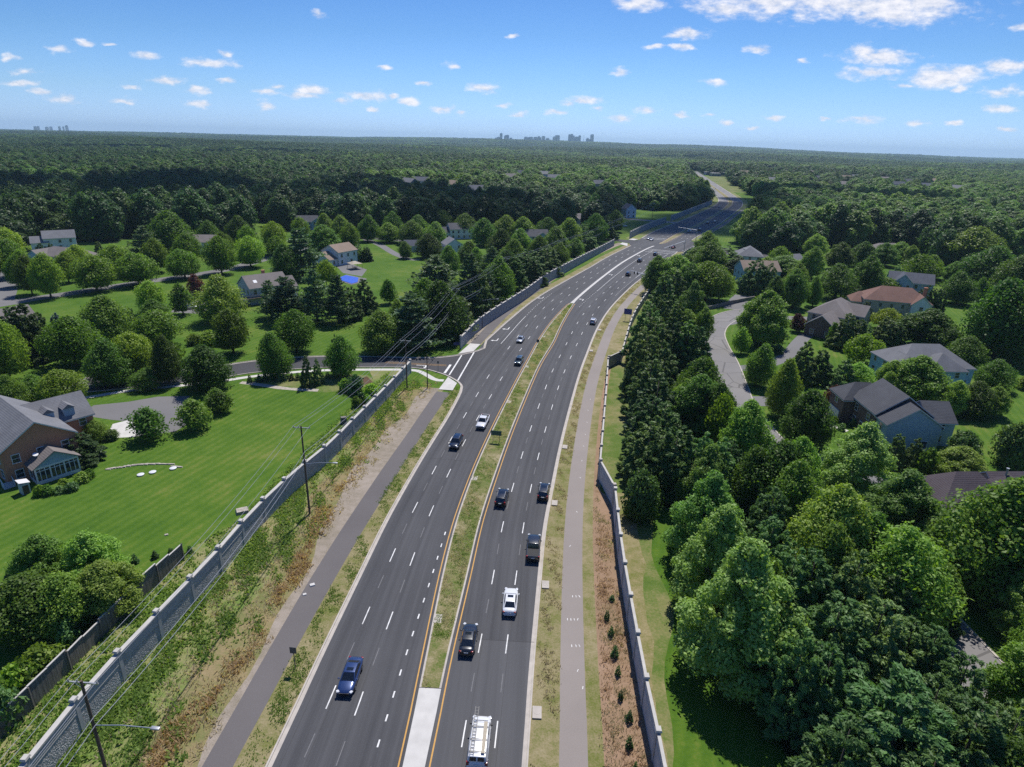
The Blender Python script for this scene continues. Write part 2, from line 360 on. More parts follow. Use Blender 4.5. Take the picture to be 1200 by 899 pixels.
M['f_woodlight'] = foliage('pale_woodland_leaves', (.075, .15, .022), (.15, .26, .035), (.26, .37, .058), value=(.78, .42), island=.3)
# ------------------------------------------------------------------ the highway: a reference line down its median, read from the photograph
_c = [(480.5, 920), (485, 899), (500, 829), (510, 779), (533, 675), (549, 610), (568.5, 553), (587, 507), (606, 465), (623, 430), (639, 402), (653.5, 377), (670, 356), (690, 338), (710, 322), (730, 307.4), (750, 296), (764.8, 288.7), (776, 285.5), (800, 272.5), (823, 261.5), (839, 251.3), (852, 243), (856, 238), (853, 232.5), (840, 222.5), (830, 215), (822, 209)]
_P = np.array([G(*c) for c in _c]); _L = catmull(_P, 20)
for _ in range(3):
    _q = resample(_L, 4.0); _k = np.array([1, 2, 3, 2, 1]) / 9.0
    _e = np.vstack([np.repeat(_q[:1], 2, 0), _q, np.repeat(_q[-1:], 2, 0)])
    _sm = np.c_[np.convolve(_e[:, 0], _k, 'valid'), np.convolve(_e[:, 1], _k, 'valid')]
    _far = np.clip((np.arange(len(_q)) * 4.0 - 150) / 200, 0, 1)[:, None]
    _L = _q * (1 - _far) + _sm * _far
_d = _L[0] - _L[4]; _d /= np.hypot(*_d)
_back = np.array([_L[0] + _d * k for k in range(34, 0, -2)])
_fd = _L[-1] - _L[-6]; _fd /= np.hypot(*_fd)
_fwd = np.array([_L[-1] + _fd * k for k in range(10, 420, 10)])
REF = np.vstack([_back, _L, _fwd]); REF = resample(REF, 3.0)
_s = np.r_[0, np.cumsum(np.hypot(*np.diff(REF, axis=0).T))]; S0 = 34.0
REFS = _s - S0; REFN = normals(REF); REFT = np.c_[-REFN[:, 1], REFN[:, 0]]
def at(s, o):
    x = np.interp(s, REFS, REF[:, 0]); y = np.interp(s, REFS, REF[:, 1]); nx = np.interp(s, REFS, REFN[:, 0]); ny = np.interp(s, REFS, REFN[:, 1])
    return np.c_[x + nx * o, y + ny * o] if hasattr(s, '__len__') else np.array([x + nx * o, y + ny * o])
def heading(s):
    tx = np.interp(s, REFS, REFT[:, 0]); ty = np.interp(s, REFS, REFT[:, 1]); return math.atan2(ty, tx)
def to_so(p):
    d = REF - np.asarray(p); i = int(np.argmin((d ** 2).sum(1))); w = np.asarray(p) - REF[i]
    return REFS[i] + w @ REFT[i], w @ REFN[i]
def table(*pts):
    a = np.array(pts, float); xs = np.arange(a[0, 0], a[-1, 0] + .1, 1.0); ys = np.interp(xs, a[:, 0], a[:, 1])
    k = 9; kern = np.ones(k) / k
    for _ in range(2):
        e = np.r_[[ys[0]] * (k // 2), ys, [ys[-1]] * (k // 2)]; ys = np.convolve(e, kern, 'valid')
    return lambda s: np.interp(s, xs, ys)
END = 1650
LK = table((-34, -13.9), (0, -13.6), (16, -13.2), (30, -12.8), (48, -12.5), (80, -12.5), (93, -13.2), (131, -17.6), (142, -17.0), (164, -15.6), (205, -14), (240, -12.2), (269, -11), (336, -11.4), (350, -12), (374, -16.5), (400, -18), (475, -18), (583, -14), (715, -13), (783, -11.5), (966, -11), (END, -11))
MHL = table((-34, .95), (0, 1.0), (15, 1.25), (30, 1.75), (60, 2.0), (120, 1.7), (140, 2.2), (163, 1.7), (186, 1.0), (192, .55), (350, .5), (361, .8), (380, 1.3), (420, 2.0), (575, 1.5), (700, 2.2), (790, 2.4), (960, 2.1), (END, 2.1))
RK = table((-34, 10.2), (0, 10.4), (9, 10.7), (31, 11.6), (56, 12.4), (77, 12.6), (143, 13.2), (191, 14.6), (232, 15.5), (268, 17.2), (300, 18.0), (335, 17.7), (388, 12.8), (434, 12.6), (END, 12.3))
PRL = table((-34, 13.0), (0, 13.5), (11, 13.9), (31, 14.5), (42, 14.9), (70, 15.0), (101, 14.9), (139, 15.5), (178, 16.8), (224, 18.0), (260, 19.5), (300, 20.6), (335, 20.8))
LANE1 = table((-34, -11.2), (0, -10.6), (11, -10.1), (23, -9.7), (47, -9.0), (83, -9.1), (106, -9.4), (140, -9.2), (200, -7.6), (336, -7.5), (END, -7.5))
LANE2 = table((-34, -7.9), (0, -7.3), (11, -7.0), (23, -6.6), (45, -6.25), (75, -6.2), (105, -5.9), (140, -5.6), (200, -4.2), (336, -4.1), (END, -4.5))
RL1 = table((-34, 3.6), (6, 4.2), (30, 5.2), (55, 5.6), (113, 5.7), (137, 6.1), (190, 6.9), (260, 8.2), (335, 8.0), (400, 5.4), (END, 5.4))
RL2 = table((-34, 7.0), (6, 7.4), (30, 8.25), (41, 8.6), (66, 8.7), (101, 8.6), (136, 9.1), (190, 10.2), (260, 11.5), (335, 11.4), (400, 8.8), (END, 8.8))

def srange(a, b, step=2.0): return np.linspace(a, b, max(2, int((b - a) / step) + 1))
def ribbon(name, s0, s1, fa, fb, z, mat, step=3.0, kind='structure', lane=False):
    s = srange(s0, s1, step); fa = fa if callable(fa) else (lambda q, v=fa: np.full_like(q, v)); fb = fb if callable(fb) else (lambda q, v=fb: np.full_like(q, v))
    k = 6 if lane else 2; A, B = fa(s), fb(s); mb = MB(); rows = [at(s, A + (B - A) * j / (k - 1)) for j in range(k)]
    n = len(s); vs = [(p[0], p[1], z) for r in rows for p in r]; fs = [(j * n + i, (j + 1) * n + i, (j + 1) * n + i + 1, j * n + i + 1) for j in range(k - 1) for i in range(n - 1)]
    o = mb.add(vs, fs).build(name, mat); o['kind'] = kind
    if lane:
        at_ = o.data.attributes.new('lane', 'FLOAT_VECTOR', 'POINT')
        dat = np.array([(A[i] + (B[i] - A[i]) * j / (k - 1), s[i], 0) for j in range(k) for i in range(n)], dtype=np.float32)
        at_.data.foreach_set('vector', dat.ravel())
    return o
def kerbline(name, poly, side, mat='concrete', w=.18, h=.15, gut=.42, zg=.030):
    """kerb stone along a polyline; side=+1 kerb lies right of the line, -1 left; the gutter is on the other side"""
    A = np.asarray(poly); B = offset(A, side * w); mb = MB()
    (mb.wallstrip(A, B, 0, h) if side > 0 else mb.wallstrip(B, A, 0, h))
    if gut:
        C = offset(A, -side * gut)
        (mb.strip(C, A, zg) if side > 0 else mb.strip(A, C, zg))
    o = mb.build(name, M[mat], fix=False); o['kind'] = 'structure'; return o

ribbon('highway', -34, END, LK, lambda s: RK(s), .024, M['asphalt'], lane=True)
ribbon('highway', -34, 18.4, lambda s: MHL(s) * .6, lambda s: RK(s) - .02, .028, M['asphalt_patch'], lane=True)
# verges beside the road
PL = table((-34, -19.8), (0, -19.6), (28, -19.0), (45, -18.2), (70, -18.1), (96, -19)); PLR = table((-34, -16.9), (0, -16.8), (28, -15.8), (46, -14.9), (68, -15.1), (96, -15.7))
ribbon('grass_verge', -34, 96, lambda s: PLR(s), lambda s: LK(s) - .1, .012, M['kerb_grass'])
ribbon('grass_verge', 131, 350, lambda s: LK(s) - 3.3, lambda s: LK(s) - .1, .012, M['kerb_grass'])
ribbon('grass_verge', 372, 900, lambda s: LK(s) - 9, lambda s: LK(s) - .1, .012, M['verge'])
ribbon('weedy_slope', -34, 96, -33.5, -17.6, .006, M['verge'])
ribbon('gravel_margin', -34, 96, lambda s: -19.9 - np.clip((s - 22) / 25, 0, 1) * 2.6 - .5 * np.sin(s * .13) - .5 * np.sin(s * .37), lambda s: PL(s) + .15, .010, M['gravel'])
ribbon('dry_slope', -34, 96, lambda s: -25.6 - .9 * np.sin(s * .16) - .7 * np.sin(s * .41 + 1), -19.4, .008, M['dry'])
ribbon('weedy_slope', 131, 350, -21.9, -17.6, .006, M['gravel'])
ribbon('weedy_slope', -34, 108, lambda s: np.minimum(-33.6, -46 + np.clip(s - 16, 0, 40) * .5), -33.0 + 0.0, .004, M['verge'])
ribbon('footpath', -34, 94, PL, PLR, .016, M['path'])
ribbon('footpath', 131, 222, table((131, -21.0), (183, -20.6), (215, -19), (222, -17.8)), table((131, -17.9), (150, -17.6), (190, -17.2), (222, -16.6)), .016, M['path'])
ribbon('grass_verge', -34, 345, lambda s: RK(s) + .1, lambda s: PRL(np.minimum(s, 335)) , .012, M['kerb_grass'])
ribbon('footpath', -34, 335, PRL, lambda s: PRL(s) + 2.75, .016, M['path_r'])
ribbon('grass_verge', -34, 335, lambda s: PRL(s) + 2.75, lambda s: PRL(s) + 4.3, .012, M['kerb_grass'])
ribbon('clay_bed', -34, 128, lambda s: PRL(s) + 4.3, lambda s: np.where(s < 56, 22.8, 20.4), .010, M['bed'])
ribbon('clay_bed', 128, 335, lambda s: PRL(s) + 4.3, lambda s: np.maximum(24.2, PRL(s) + 4.6), .010, M['kerb_grass'])
ribbon('grass_verge', 388, 900, lambda s: RK(s) + .1, lambda s: RK(s) + 5.5, .012, M['verge'])
ribbon('footpath', 400, 640, lambda s: RK(s) + 2, lambda s: RK(s) + 4.6, .016, M['path'])
ribbon('grass_verge', 905, 1400, lambda s: RK(s) + .1, lambda s: RK(s) + 40, .012, M['lawn2'])
ribbon('highway', 735, END, lambda s: LK(s) + .1, lambda s: RK(s) - .1, .0285, M['asphalt_pale'], lane=True)  # paler asphalt over the far stretch of the highway
# kerbs
for a, b in ((-34, 94), (136, 344), (380, 900)):
    s = srange(a, b); kerbline('kerb', at(s, LK(s)), -1)
for a, b in ((-34, 338), (392, 1100)):
    s = srange(a, b); kerbline('kerb', at(s, RK(s)), 1)
# side street one (left): near and far kerb of its mouth
near_k = np.vstack([at(np.array([94.03, 95.0]), LK(np.array([94.03, 95.0]))), pxline([(541.5, 456), (538, 449), (525.3, 441.3), (514.7, 437.3), (500, 433.3), (484, 431.3), (466.7, 430.6), (440, 430.6), (380, 431), (330, 434), (290, 438), (240, 446), (160, 454), (100, 460)], 1.5)[1:]])
far_k = np.vstack([at(np.array([135.97]), LK(np.array([135.97]))), pxline([(567, 408), (556, 412), (537.3, 416), (522.7, 418), (506.7, 419.2), (480, 419.2), (440, 418.2), (380, 417.5), (330, 420), (290, 424), (240, 431), (160, 437), (100, 443)], 1.5)])
n1 = at(srange(94, 97, 1), -13.4); kerbline('kerb', near_k, 1 if False else 1 * -1, gut=.4) if False else None
kerbline('kerb', near_k, -1); kerbline('kerb', far_k, 1)
mouth = [tuple(p) for p in near_k] + [tuple(p) for p in far_k[::-1]] + [tuple(at(145, -12)), tuple(at(96, -9))]
tag(MB().sheet(mouth, .020).build('side_street', M['asphalt_new']), kind='structure')
tag(MB().strip(pxline([(100, 443), (60, 448), (0, 456), (-60, 462)], 3), pxline([(100, 460), (60, 465), (0, 473), (-60, 480)], 3), .020).build('side_street', M['asphalt_pale']), kind='structure')
kb = at(srange(94, 99, 1), LK(srange(94, 99, 1)))
# pads and sidewalks
def sheet(name, pts, z, mat, px=True, kind='structure'):
    P = [G(*p) for p in pts] if px else pts
    return tag(MB().sheet(P, z).build(name, M[mat]), kind=kind)
sheet('concrete_ramp', [(514, 457), (525, 442.5), (535.5, 449.5), (530.5, 458)], .150, 'concrete_w')
sheet('concrete_ramp', [(537, 415.3), (551, 403), (563, 404), (555, 412)], .150, 'concrete_w')
for o_ in ('concrete_ramp',): pass
def pathway(name, pts, w, z, mat, step=1.5):
    L = pxline(pts, step); return tag(MB().strip(offset(L, -w / 2), offset(L, w / 2), z).build(name, M[mat]), kind='structure')
pathway('sidewalk', [(520, 446), (510, 445), (500, 439.5), (490, 434.8), (478, 433.5), (466, 433.2), (440, 433.2), (380, 434), (330, 437.5), (290, 442), (250, 448), (200, 453), (150, 458), (100, 466), (40, 473), (-20, 480)], 1.5, .014, 'concrete_w')
# streets of the left neighbourhood
pathway('neighbourhood_street', [(-40, 362), (0, 357), (40, 350), (75, 345), (125, 337), (165, 331), (215, 324), (270, 315), (312, 303), (345, 295), (380, 277)], 7.0, .018, 'drive', 3)
pathway('neighbourhood_street', [(12, 300), (10, 330), (2, 356)], 6.5, .020, 'drive', 3)
pathway('neighbourhood_street', [(425, 279), (445, 287), (462, 297), (480, 304), (492, 304)], 4.5, .018, 'drive', 3)
pathway('neighbourhood_street', [(380, 277), (430, 279), (480, 283)], 6, .020, 'drive', 3)
sheet('driveway', [(98, 482), (110, 475), (150, 471), (185, 465), (222, 464), (220, 470), (214, 484), (222, 496), (205, 506), (165, 511), (128, 514), (140, 503), (152, 494), (130, 492), (104, 488)], .012, 'drive')
sheet('driveway', [(124, 514), (132, 497), (152, 492), (160, 500), (158, 512)], .016, 'concrete_w')
sheet('driveway', [(200, 366), (212, 352), (250, 354), (252, 362), (236, 368)], .012, 'drive')
sheet('footpath', [(280, 449.5), (300, 452), (325, 456), (350, 458), (372, 459), (374, 456), (340, 454.5), (300, 448.5), (284, 447)], .012, 'rock')
sheet('planting_bed', [(290, 447), (330, 442), (400, 438), (432, 440), (440, 447), (420, 457), (378, 460), (330, 454)], .008, 'lawn2')
sheet('planting_bed', [(418, 446), (430, 441), (437, 448), (424, 452)], .016, 'mulch')
sheet('side_lawn', [(432, 432.5), (470, 434), (476, 436), (440, 452), (438, 446)], .010, 'verge')
# side street two (left and right at the far junction)
def so_sheet(name, pts, z, mat): return tag(MB().sheet([tuple(at(a, b)) for a, b in pts], z).build(name, M[mat]), kind='structure')
so_sheet('side_street', [(340, -10), (344, -12), (352, -16), (354, -24), (353, -70), (362, -70), (364, -24), (367, -17), (376, -15), (378, -9)], .020, 'asphalt_new')
so_sheet('concrete_ramp', [(340, -12.4), (350, -16.2), (351, -20), (345, -19)], .14, 'concrete_w')
so_sheet('concrete_ramp', [(366, -18), (372, -16.8), (374, -21), (367, -22)], .14, 'concrete_w')
so_sheet('side_street', [(334, 15), (338, 18), (348, 24), (352, 70), (362, 70), (374, 24), (386, 13.5), (392, 10)], .020, 'asphalt_new')
so_sheet('side_street', [(478, -16), (488, -16), (487, -60), (479, -60)], .020, 'asphalt_pale')
# residential street on the right
RS = resample(catmull([(96, 226), (81, 221), (70, 209), (63.5, 196), (60.3, 182), (57.8, 165), (54.5, 148), (52, 135), (51.3, 120), (52, 105), (53, 85), (53.6, 64), (54, 50), (54, 30)], 10), 2.0)
tag(MB().strip(offset(RS, 4.0), offset(RS, -4.0), .018).build('residential_street', M['asphalt_pale']), kind='structure')
for sd in (1, -1): kerbline('kerb', offset(RS, 4.0 * sd), sd, 'concrete', w=.3, h=.1, gut=0)
def wpath(name, pts, w, z, mat):
    L = resample(catmull(pts, 10), 1.5); return tag(MB().strip(offset(L, -w / 2), offset(L, w / 2), z).build(name, M[mat]), kind='structure')
wpath('driveway', [(57, 137), (63, 137), (69, 134), (74, 132)], 6, .012, 'drive')
wpath('driveway', [(60, 160), (68, 163), (78, 172), (88, 187), (93, 194), (97, 198)], 4.0, .012, 'drive')
wpath('driveway', [(66, 203), (80, 212), (94, 216), (104, 216)], 5, .014, 'drive')
wpath('driveway', [(80, 226), (84, 235), (88, 243), (92, 250)], 7, .012, 'drive')
wpath('driveway', [(54, 112), (60, 108), (66, 100), (70, 95)], 4, .012, 'drive')
wpath('garden_walk', [(66, 133), (68, 126), (71, 121.5)], 1.1, .014, 'concrete_w')
# lawn and planting right of the right wall
ribbon('rough_lawn', -34, 56, 22.8, lambda s: 23.4 + .07 * np.clip(s, 0, 40) + .35 * np.sin(s * .4) + .2 * np.sin(s * 1.3), .009, M['kerb_grass']); ribbon('rough_lawn', -34, 56, 23, lambda s: 23.6 + 4.4 * np.clip((s - 2) / 22, 0, 1) + .6 * np.sin(s * .3), .005, M['lawn2']); ribbon('rough_lawn', 56, 300, 20.4, 30, .006, M['lawn2'])

# ------------------------------------------------------------------ medians
def median(name, s0, s1, half, fill, kerb='concrete', hgt=.15, ends=(1, 1)):
    s = srange(s0, s1, 1.0); h = np.array([half(x) for x in s]); cap = np.clip(np.minimum((s - s0) if ends[0] else 99, (s1 - s) if ends[1] else 99) / 1.2, .15, 1) ** .5; h = h * cap
    A = at(s, -h); B = at(s, h); mb = MB(); mb.wallstrip(A, B, 0, hgt)
    tag(mb.build(name, M[kerb]), kind='structure')
    if fill:
        k = np.maximum(h - .22, .05); tag(MB().strip(at(s, -k), at(s, k), hgt + .012).build('median_grass', M[fill]), kind='structure')
median('median_kerb', 10.9, 190, MHL, 'median_green', ends=(0, 0))
median('median_kerb', -34, 10.8, MHL, None, 'concrete_w', .16, ends=(1, 0))
median('median_kerb', 190.4, 351, MHL, None, 'concrete_w', .16, ends=(0, 1))
median('median_kerb', 361, END, MHL, 'kerb_grass')
# ------------------------------------------------------------------ markings
mk = MB(); my = MB(); mo = MB()
def line(mb, s0, s1, f, w, z=.032, step=2.0):
    s = srange(s0, s1, step); c = f(s) if callable(f) else np.full_like(s, f); mb.strip(at(s, c - w / 2), at(s, c + w / 2), z)
def dashes(mb, s0, s1, f, phase, w=.13, per=12.19, ln=3.05):
    s = s0 + ((phase - s0) % per)
    while s + ln < s1: line(mb, s, s + ln, f, w, step=1.5); s += per
s1 = to_so(G(387, 817))[0]; s2 = to_so(G(434, 790.5))[0]
ph1 = to_so(G(381, 831))[0]; ph2 = to_so(G(415, 839))[0]; ph3 = to_so(G(542, 876))[0]; ph4 = to_so(G(580, 877))[0]
dashes(mk, -34, 118, LANE1, ph1); dashes(mk, -34, 118, LANE2, ph2); dashes(mk, 122, 345, LANE1, ph1); dashes(mk, 122, 345, LANE2, ph2)
dashes(mk, 380, 900, LANE1, ph1); dashes(mk, 380, 900, LANE2, ph2)
dashes(mk, -34, 330, RL1, ph3); dashes(mk, -34, 330, RL2, ph4); dashes(mk, 392, 900, RL1, ph3); dashes(mk, 392, 900, RL2, ph4)
for f, ph in ((LANE1, ph1), (LANE2, ph2), (RL1, ph3), (RL2, ph4)): dashes(mo, -34, 130, f, ph + 6.6, w=.10, ln=2.6)
MINI = table((-34, -5.0), (4, -3.9), (14, -3.6), (28, -3.1), (35, -2.95), (60, -2.9))
dashes(mk, -34, 42, MINI, to_so(G(442, 876))[0], w=.16, per=2.95, ln=.85)
MIN2 = table((186, 3.6), (220, 4.3), (335, 4.6)); dashes(mk, 186, 215, MIN2, 186, w=.14, per=2.4, ln=.8); line(mk, 215, 332, MIN2, .13)
RT = table((122, -12.6), (164, -11.6), (215, -10.9)); line(mk, 134, 166, RT, .14); dashes(mk, 166, 205, RT, 166, w=.13, per=2.4, ln=.8)
RT2 = table((215, 12.6), (268, 14.2), (330, 14.8)); line(mk, 250, 326, RT2, .14); dashes(mk, 210, 250, RT2, 210, per=2.4, ln=.8)
line(my, -34, 190, lambda s: -MHL(s) - .42, .15); line(my, -34, 190, lambda s: MHL(s) + .42, .15)
line(my, 365, 900, lambda s: MHL(s) + .42, .15); line(my, 365, 900, lambda s: -MHL(s) - .42, .15)
def pxbar(mb, a, b, w, z=.033):
    A, B = np.array(G(*a)), np.array(G(*b)); L = np.array([A, B]); mb.strip(offset(L, -w / 2), offset(L, w / 2), z)
pxbar(mk, (541, 416.5), (526.5, 439.5), .35); pxbar(mk, (555.5, 413), (536.5, 446), .35); pxbar(mk, (528, 427.5), (521, 437.5), .6)
for dz in (0,): pxbar(my, (451, 424.2), (523, 427.8), .12); pxbar(my, (451, 425.4), (523, 428.9), .12)
for ss, oa, ob in ((328, 1.5, 17.5), (334, 1.5, 17.5), (338, 1.5, 17.5), (386, -16, -2), (380, -16, -2)):
    P = [tuple(at(ss, oa)), tuple(at(ss, ob)), tuple(at(ss + .45, ob)), tuple(at(ss + .45, oa))]; mk.sheet(P, .033)
for ss in (346, 352, 372, 366):
    P = [tuple(at(ss, 18)), tuple(at(ss, 20)), tuple(at(ss + .4, 20)), tuple(at(ss + .4, 18))]; mk.sheet(P, .033)
def arrow(mb, s, o, d, turn, sc=1.0):
    """turn arrow: shaft along travel, head to one side"""
    def q(u, v): return tuple(at(s + d * u * sc, o + d * v * sc))
    mb.sheet([q(0, -.09), q(0, .09), q(1.7, .09), q(1.7, -.09)][::1 if d > 0 else 1], .033)
    t = turn; mb.sheet([q(1.5, .09 * t), q(1.75, .09 * t), q(1.75, .7 * t), q(1.5, .7 * t)], .034); mb.sheet([q(1.2, .7 * t), q(2.05, .7 * t), q(1.62, 1.25 * t)], .034)
arrow(mk, 139, -14.2, -1, 1, 1.5); arrow(mk, 152, -13.6, -1, 1, 1.5); arrow(mk, 196, -12.3, -1, 1, 1.5); arrow(mk, 196, 2.6, 1, -1, 1.5); arrow(mk, 250, 2.6, 1, -1, 1.5); arrow(mk, 310, 2.6, 1, -1, 1.5)
def dirarrow(mb, p, ang, turn, sc):
    co, si = math.cos(ang), math.sin(ang)
    def q(u, v): return (p[0] + (u * co - v * si) * sc, p[1] + (u * si + v * co) * sc)
    mb.sheet([q(0, -.09), q(0, .09), q(1.7, .09), q(1.7, -.09)], .033); mb.sheet([q(1.5, .09 * turn), q(1.75, .09 * turn), q(1.75, .7 * turn), q(1.5, .7 * turn)], .034); mb.sheet([q(1.2, .7 * turn), q(2.05, .7 * turn), q(1.62, 1.25 * turn)], .034)
dirarrow(mk, G(488, 428), R(-4), -1, 1.6)
ms = MB()
for f, k in ((LANE1, .3), (LANE2, -.28), (RL1, .3), (RL2, .26), (LK, 1.1)): line(ms, -34, 330, lambda s, f=f, k=k: f(s) + k + .03 * np.sin(s * .21), .05, .0305)
for a_, o0, o1 in ((18.4, 2.2, 11.0), (62, -12, -3), (104, 2.5, 12), (150, -16, -3)): ms.sheet([tuple(at(a_, o0)), tuple(at(a_ + .1, o1)), tuple(at(a_ + .18, o1)), tuple(at(a_ + .08, o0))], .0308)
tag(ms.build('road_seams', M['seam'], fix=True), kind='structure')
tag(mk.build('road_markings', M['white'], fix=True), kind='structure'); tag(my.build('road_markings', M['yellow'], fix=True), kind='structure'); tag(mo.build('road_markings', M['white_worn'], fix=True), kind='structure')
# utility paint ticks on the right path
tk = MB()
for yy, xs in ((699, (671, 675, 679)), (726, (665, 669, 673, 677)), (757, (670, 675, 679)), (786, (677,)), (806, (683,)), (640, (668,)), (600, (676,)), (560, (680,)), (540, (682,)), (523, (684,)), (509, (686,)), (495, (688,)), (481, (689,)), (468, (692,))):
    for x in xs:
        c = G(x, yy); tk.box((c[0], c[1], .019), (.08, .4, .004), rz=random.uniform(-.5, .5))
tag(tk.build('painted_ticks', M['white']), kind='structure')
# ------------------------------------------------------------------ noise walls and fences
def noise_wall(name, label, pts, h, face, post=6.2, thick=.28, cap_over=.12, group=None, steps=None, post_w=.46, extra=.26):
    """panels, cap and one post every few metres along a polyline of ground points"""
    L = resample(np.asarray(pts, float), .5); s = np.r_[0, np.cumsum(np.hypot(*np.diff(L, axis=0).T))]; n = max(1, int(round(s[-1] / post)))
    root = empty(name, (L[0][0], L[0][1], 0)); tag(root, label, 'wall', group); o0 = L[0]
    K = np.interp(np.linspace(0, s[-1], n + 1), s, L[:, 0]), np.interp(np.linspace(0, s[-1], n + 1), s, L[:, 1])
    K = np.c_[K[0], K[1]] - o0; pan = MB(); cp = MB(); up = MB(); band = face == 'stone'; T = normals(K)
    hs = [h(i / n) if callable(h) else h for i in range(n + 1)]
    pw = post_w
    for i in range(n):
        a, b = K[i], K[i + 1]; d = b - a; ln = math.hypot(*d); ang = math.atan2(d[1], d[0]); m = (a + b) / 2; hh = (hs[i] + hs[i + 1]) / 2
        pan.box((m[0], m[1], (hh - .2) / 2), (ln - pw - .01, thick, hh - .2), ang)
        cp.box((m[0], m[1], hh - .1), (ln - pw - .01, thick + 2 * cap_over, .2), ang)
        if band:
            up.box((m[0], m[1], hh - .78), (ln - pw - .012, thick + .06, 1.16), ang)
            for k in range(4): up.box((m[0], m[1], hh - .34 - .3 * k), (ln - pw - .014, thick + .09, .07), ang)
        else: cp.box((m[0], m[1], hh - 1.05), (ln - pw - .012, thick + .06, .10), ang)
    pan.build('panel', M[face], root); cp.build('cap', M['wall_cap'], root)
    if band: up.build('upper_band', M['panel_light'], root)
    for i in range(n + 1):
        d = K[min(i + 1, n)] - K[max(i - 1, 0)]; ang = math.atan2(d[1], d[0]); p = MB(); hh = hs[i] + extra
        p.box((K[i][0], K[i][1], hh / 2), (pw, max(.42, pw * .8), hh), ang); p.box((K[i][0], K[i][1], hh + .11), (pw + .22, pw + .12, .2), ang, 1, taper=.82)
        p.build('post', [M['panel_light'], M['wall_cap'] if face == 'stone' or h == 3.9 else M['concrete']], root)
    return root
wl = lambda *p: np.array([G(*q) for q in p])
WL = wl((40, 930), (67, 894), (122, 824), (180, 759), (255, 676), (300, 622), (347, 575), (387, 540), (410, 515), (450, 472), (481, 437)); WL = resample(catmull(np.vstack([WL[0] + (WL[0] - WL[1]) * 2.0, WL]), 8), 2)
noise_wall('noise_wall', 'long stone-faced noise wall with pale capped posts between lawn and weedy slope', WL, lambda t: 3.7 - .9 * max(0, (t - .45)) , 'stone')
NL = wl((540, 409), (566.7, 383), (616.7, 350)); NL2 = np.array([at(s, o) for s, o in ((220, -18.6), (245, -18.0), (281, -17.6), (310, -18.4), (338, -20))])
noise_wall('noise_wall', 'grey noise wall beyond the first side street, beside the black footpath', resample(catmull(np.vstack([NL, NL2]), 8), 2), lambda t: 3.6 + .5 * math.sin(PI * min(1, t * 1.2)), 'stone_r', post=5.0)
NL3 = np.array([at(s, o) for s, o in ((374, -23), (400, -24), (450, -25), (476, -24.5))])
noise_wall('noise_wall', 'bluish noise wall running on past the far junction below dark woods', resample(catmull(NL3, 8), 2), 4.2, 'stone_r', post=6.5)
NL4 = np.array([at(s, o) for s, o in ((492, -24), (540, -22.5), (600, -20.5), (680, -17.5))])
noise_wall('noise_wall', 'farthest noise wall, ending where the highway bends right', resample(catmull(NL4, 8), 2), 4.2, 'stone_r', post=7)
# right wall: near length, jog, middle length, jog, far length
WR1 = np.vstack([at(-34, 22.9)[None], at(4, 22.7)[None], at(11, 22.55)[None], at(32, 22.5)[None], at(50, 22.5)[None]])
noise_wall('noise_wall', 'near right-hand noise wall with square cap blocks beside reddish bed', resample(catmull(WR1, 6), 2), 3.9, 'panel_smooth', post=6.4, thick=.22, cap_over=.05, post_w=.5, extra=.15)
WR2 = np.array([at(51.4, 22.4), at(56, 20.6), at(60, 20.15)])
noise_wall('noise_wall', 'short slanting jog of wall joining near and middle right walls', WR2, 3.8, 'panel_smooth', post=9, thick=.22, cap_over=.05, post_w=.5, extra=.15)
WR3 = np.array([at(s, o) for s, o in ((61.2, 20.1), (80, 20.3), (100, 20.1), (120.5, 19.5))])
noise_wall('noise_wall', 'middle length of right noise wall beside the bare grass strip', resample(catmull(WR3, 6), 2), 2.9, 'panel_smooth', post=6.2, thick=.22, cap_over=.05, post_w=.45, extra=.15)
WR4 = np.array([at(121.5, 19.6), at(127, 22.3)])
noise_wall('noise_wall', 'short dark return panel between middle and upper right walls', WR4, 3.2, 'stone_r', post=9, thick=.22, cap_over=.05, post_w=.45, extra=.1)
WR5 = np.array([at(s, o) for s, o in ((128, 22.7), (146, 23.2), (171, 23.9), (200, 24.6), (224, 24.8), (265, 25.2), (300, 26.0))])
noise_wall('noise_wall', 'upper right noise wall partly hidden behind dark conifers', resample(catmull(WR5, 6), 2), 2.6, 'stone_r', post=5.5, thick=.22, cap_over=.06, post_w=.5, extra=.2)
WR6 = np.array([at(s, o) for s, o in ((312, 24.8), (330, 24), (345, 25.5), (356, 30))])
noise_wall('noise_wall', 'end of right noise wall curving into the far side entrance', resample(catmull(WR6, 6), 2), 3.0, 'stone_r', post=5.5, thick=.22, cap_over=.06, post_w=.5, extra=.2)
# weathered board fence behind the left wall
F1 = pxline([(-14, 880), (0, 868), (70, 799), (110, 757), (160, 708), (215, 656)], 2.0); F1 = resample(F1, 2.4)
root = empty('timber_fence', (F1[0][0], F1[0][1], 0)); tag(root, 'weathered grey board fence with stepped top behind the stone wall', 'fence')
bd = MB(); cpb = MB(); K = F1 - F1[0]
for i in range(len(K) - 1):
    a, b = K[i], K[i + 1]; d = b - a; ln = math.hypot(*d); ang = math.atan2(d[1], d[0]); hh = 2.5 + .25 * math.sin(i * .9) + (.2 if i % 3 == 0 else 0)
    nb = 8
    for j in range(nb):
        m = a + d * (j + .5) / nb; bd.box((m[0], m[1], hh / 2), (ln / nb - .015, .06 + .012 * (j % 2), hh + .02 * ((j * 7) % 3)), ang)
    m = (a + b) / 2; cpb.box((m[0], m[1], hh + .07), (ln - .02, .2, .09), ang)
bd.build('boards', M['fence'], root); cpb.build('cap_rail', M['wall_cap'], root)
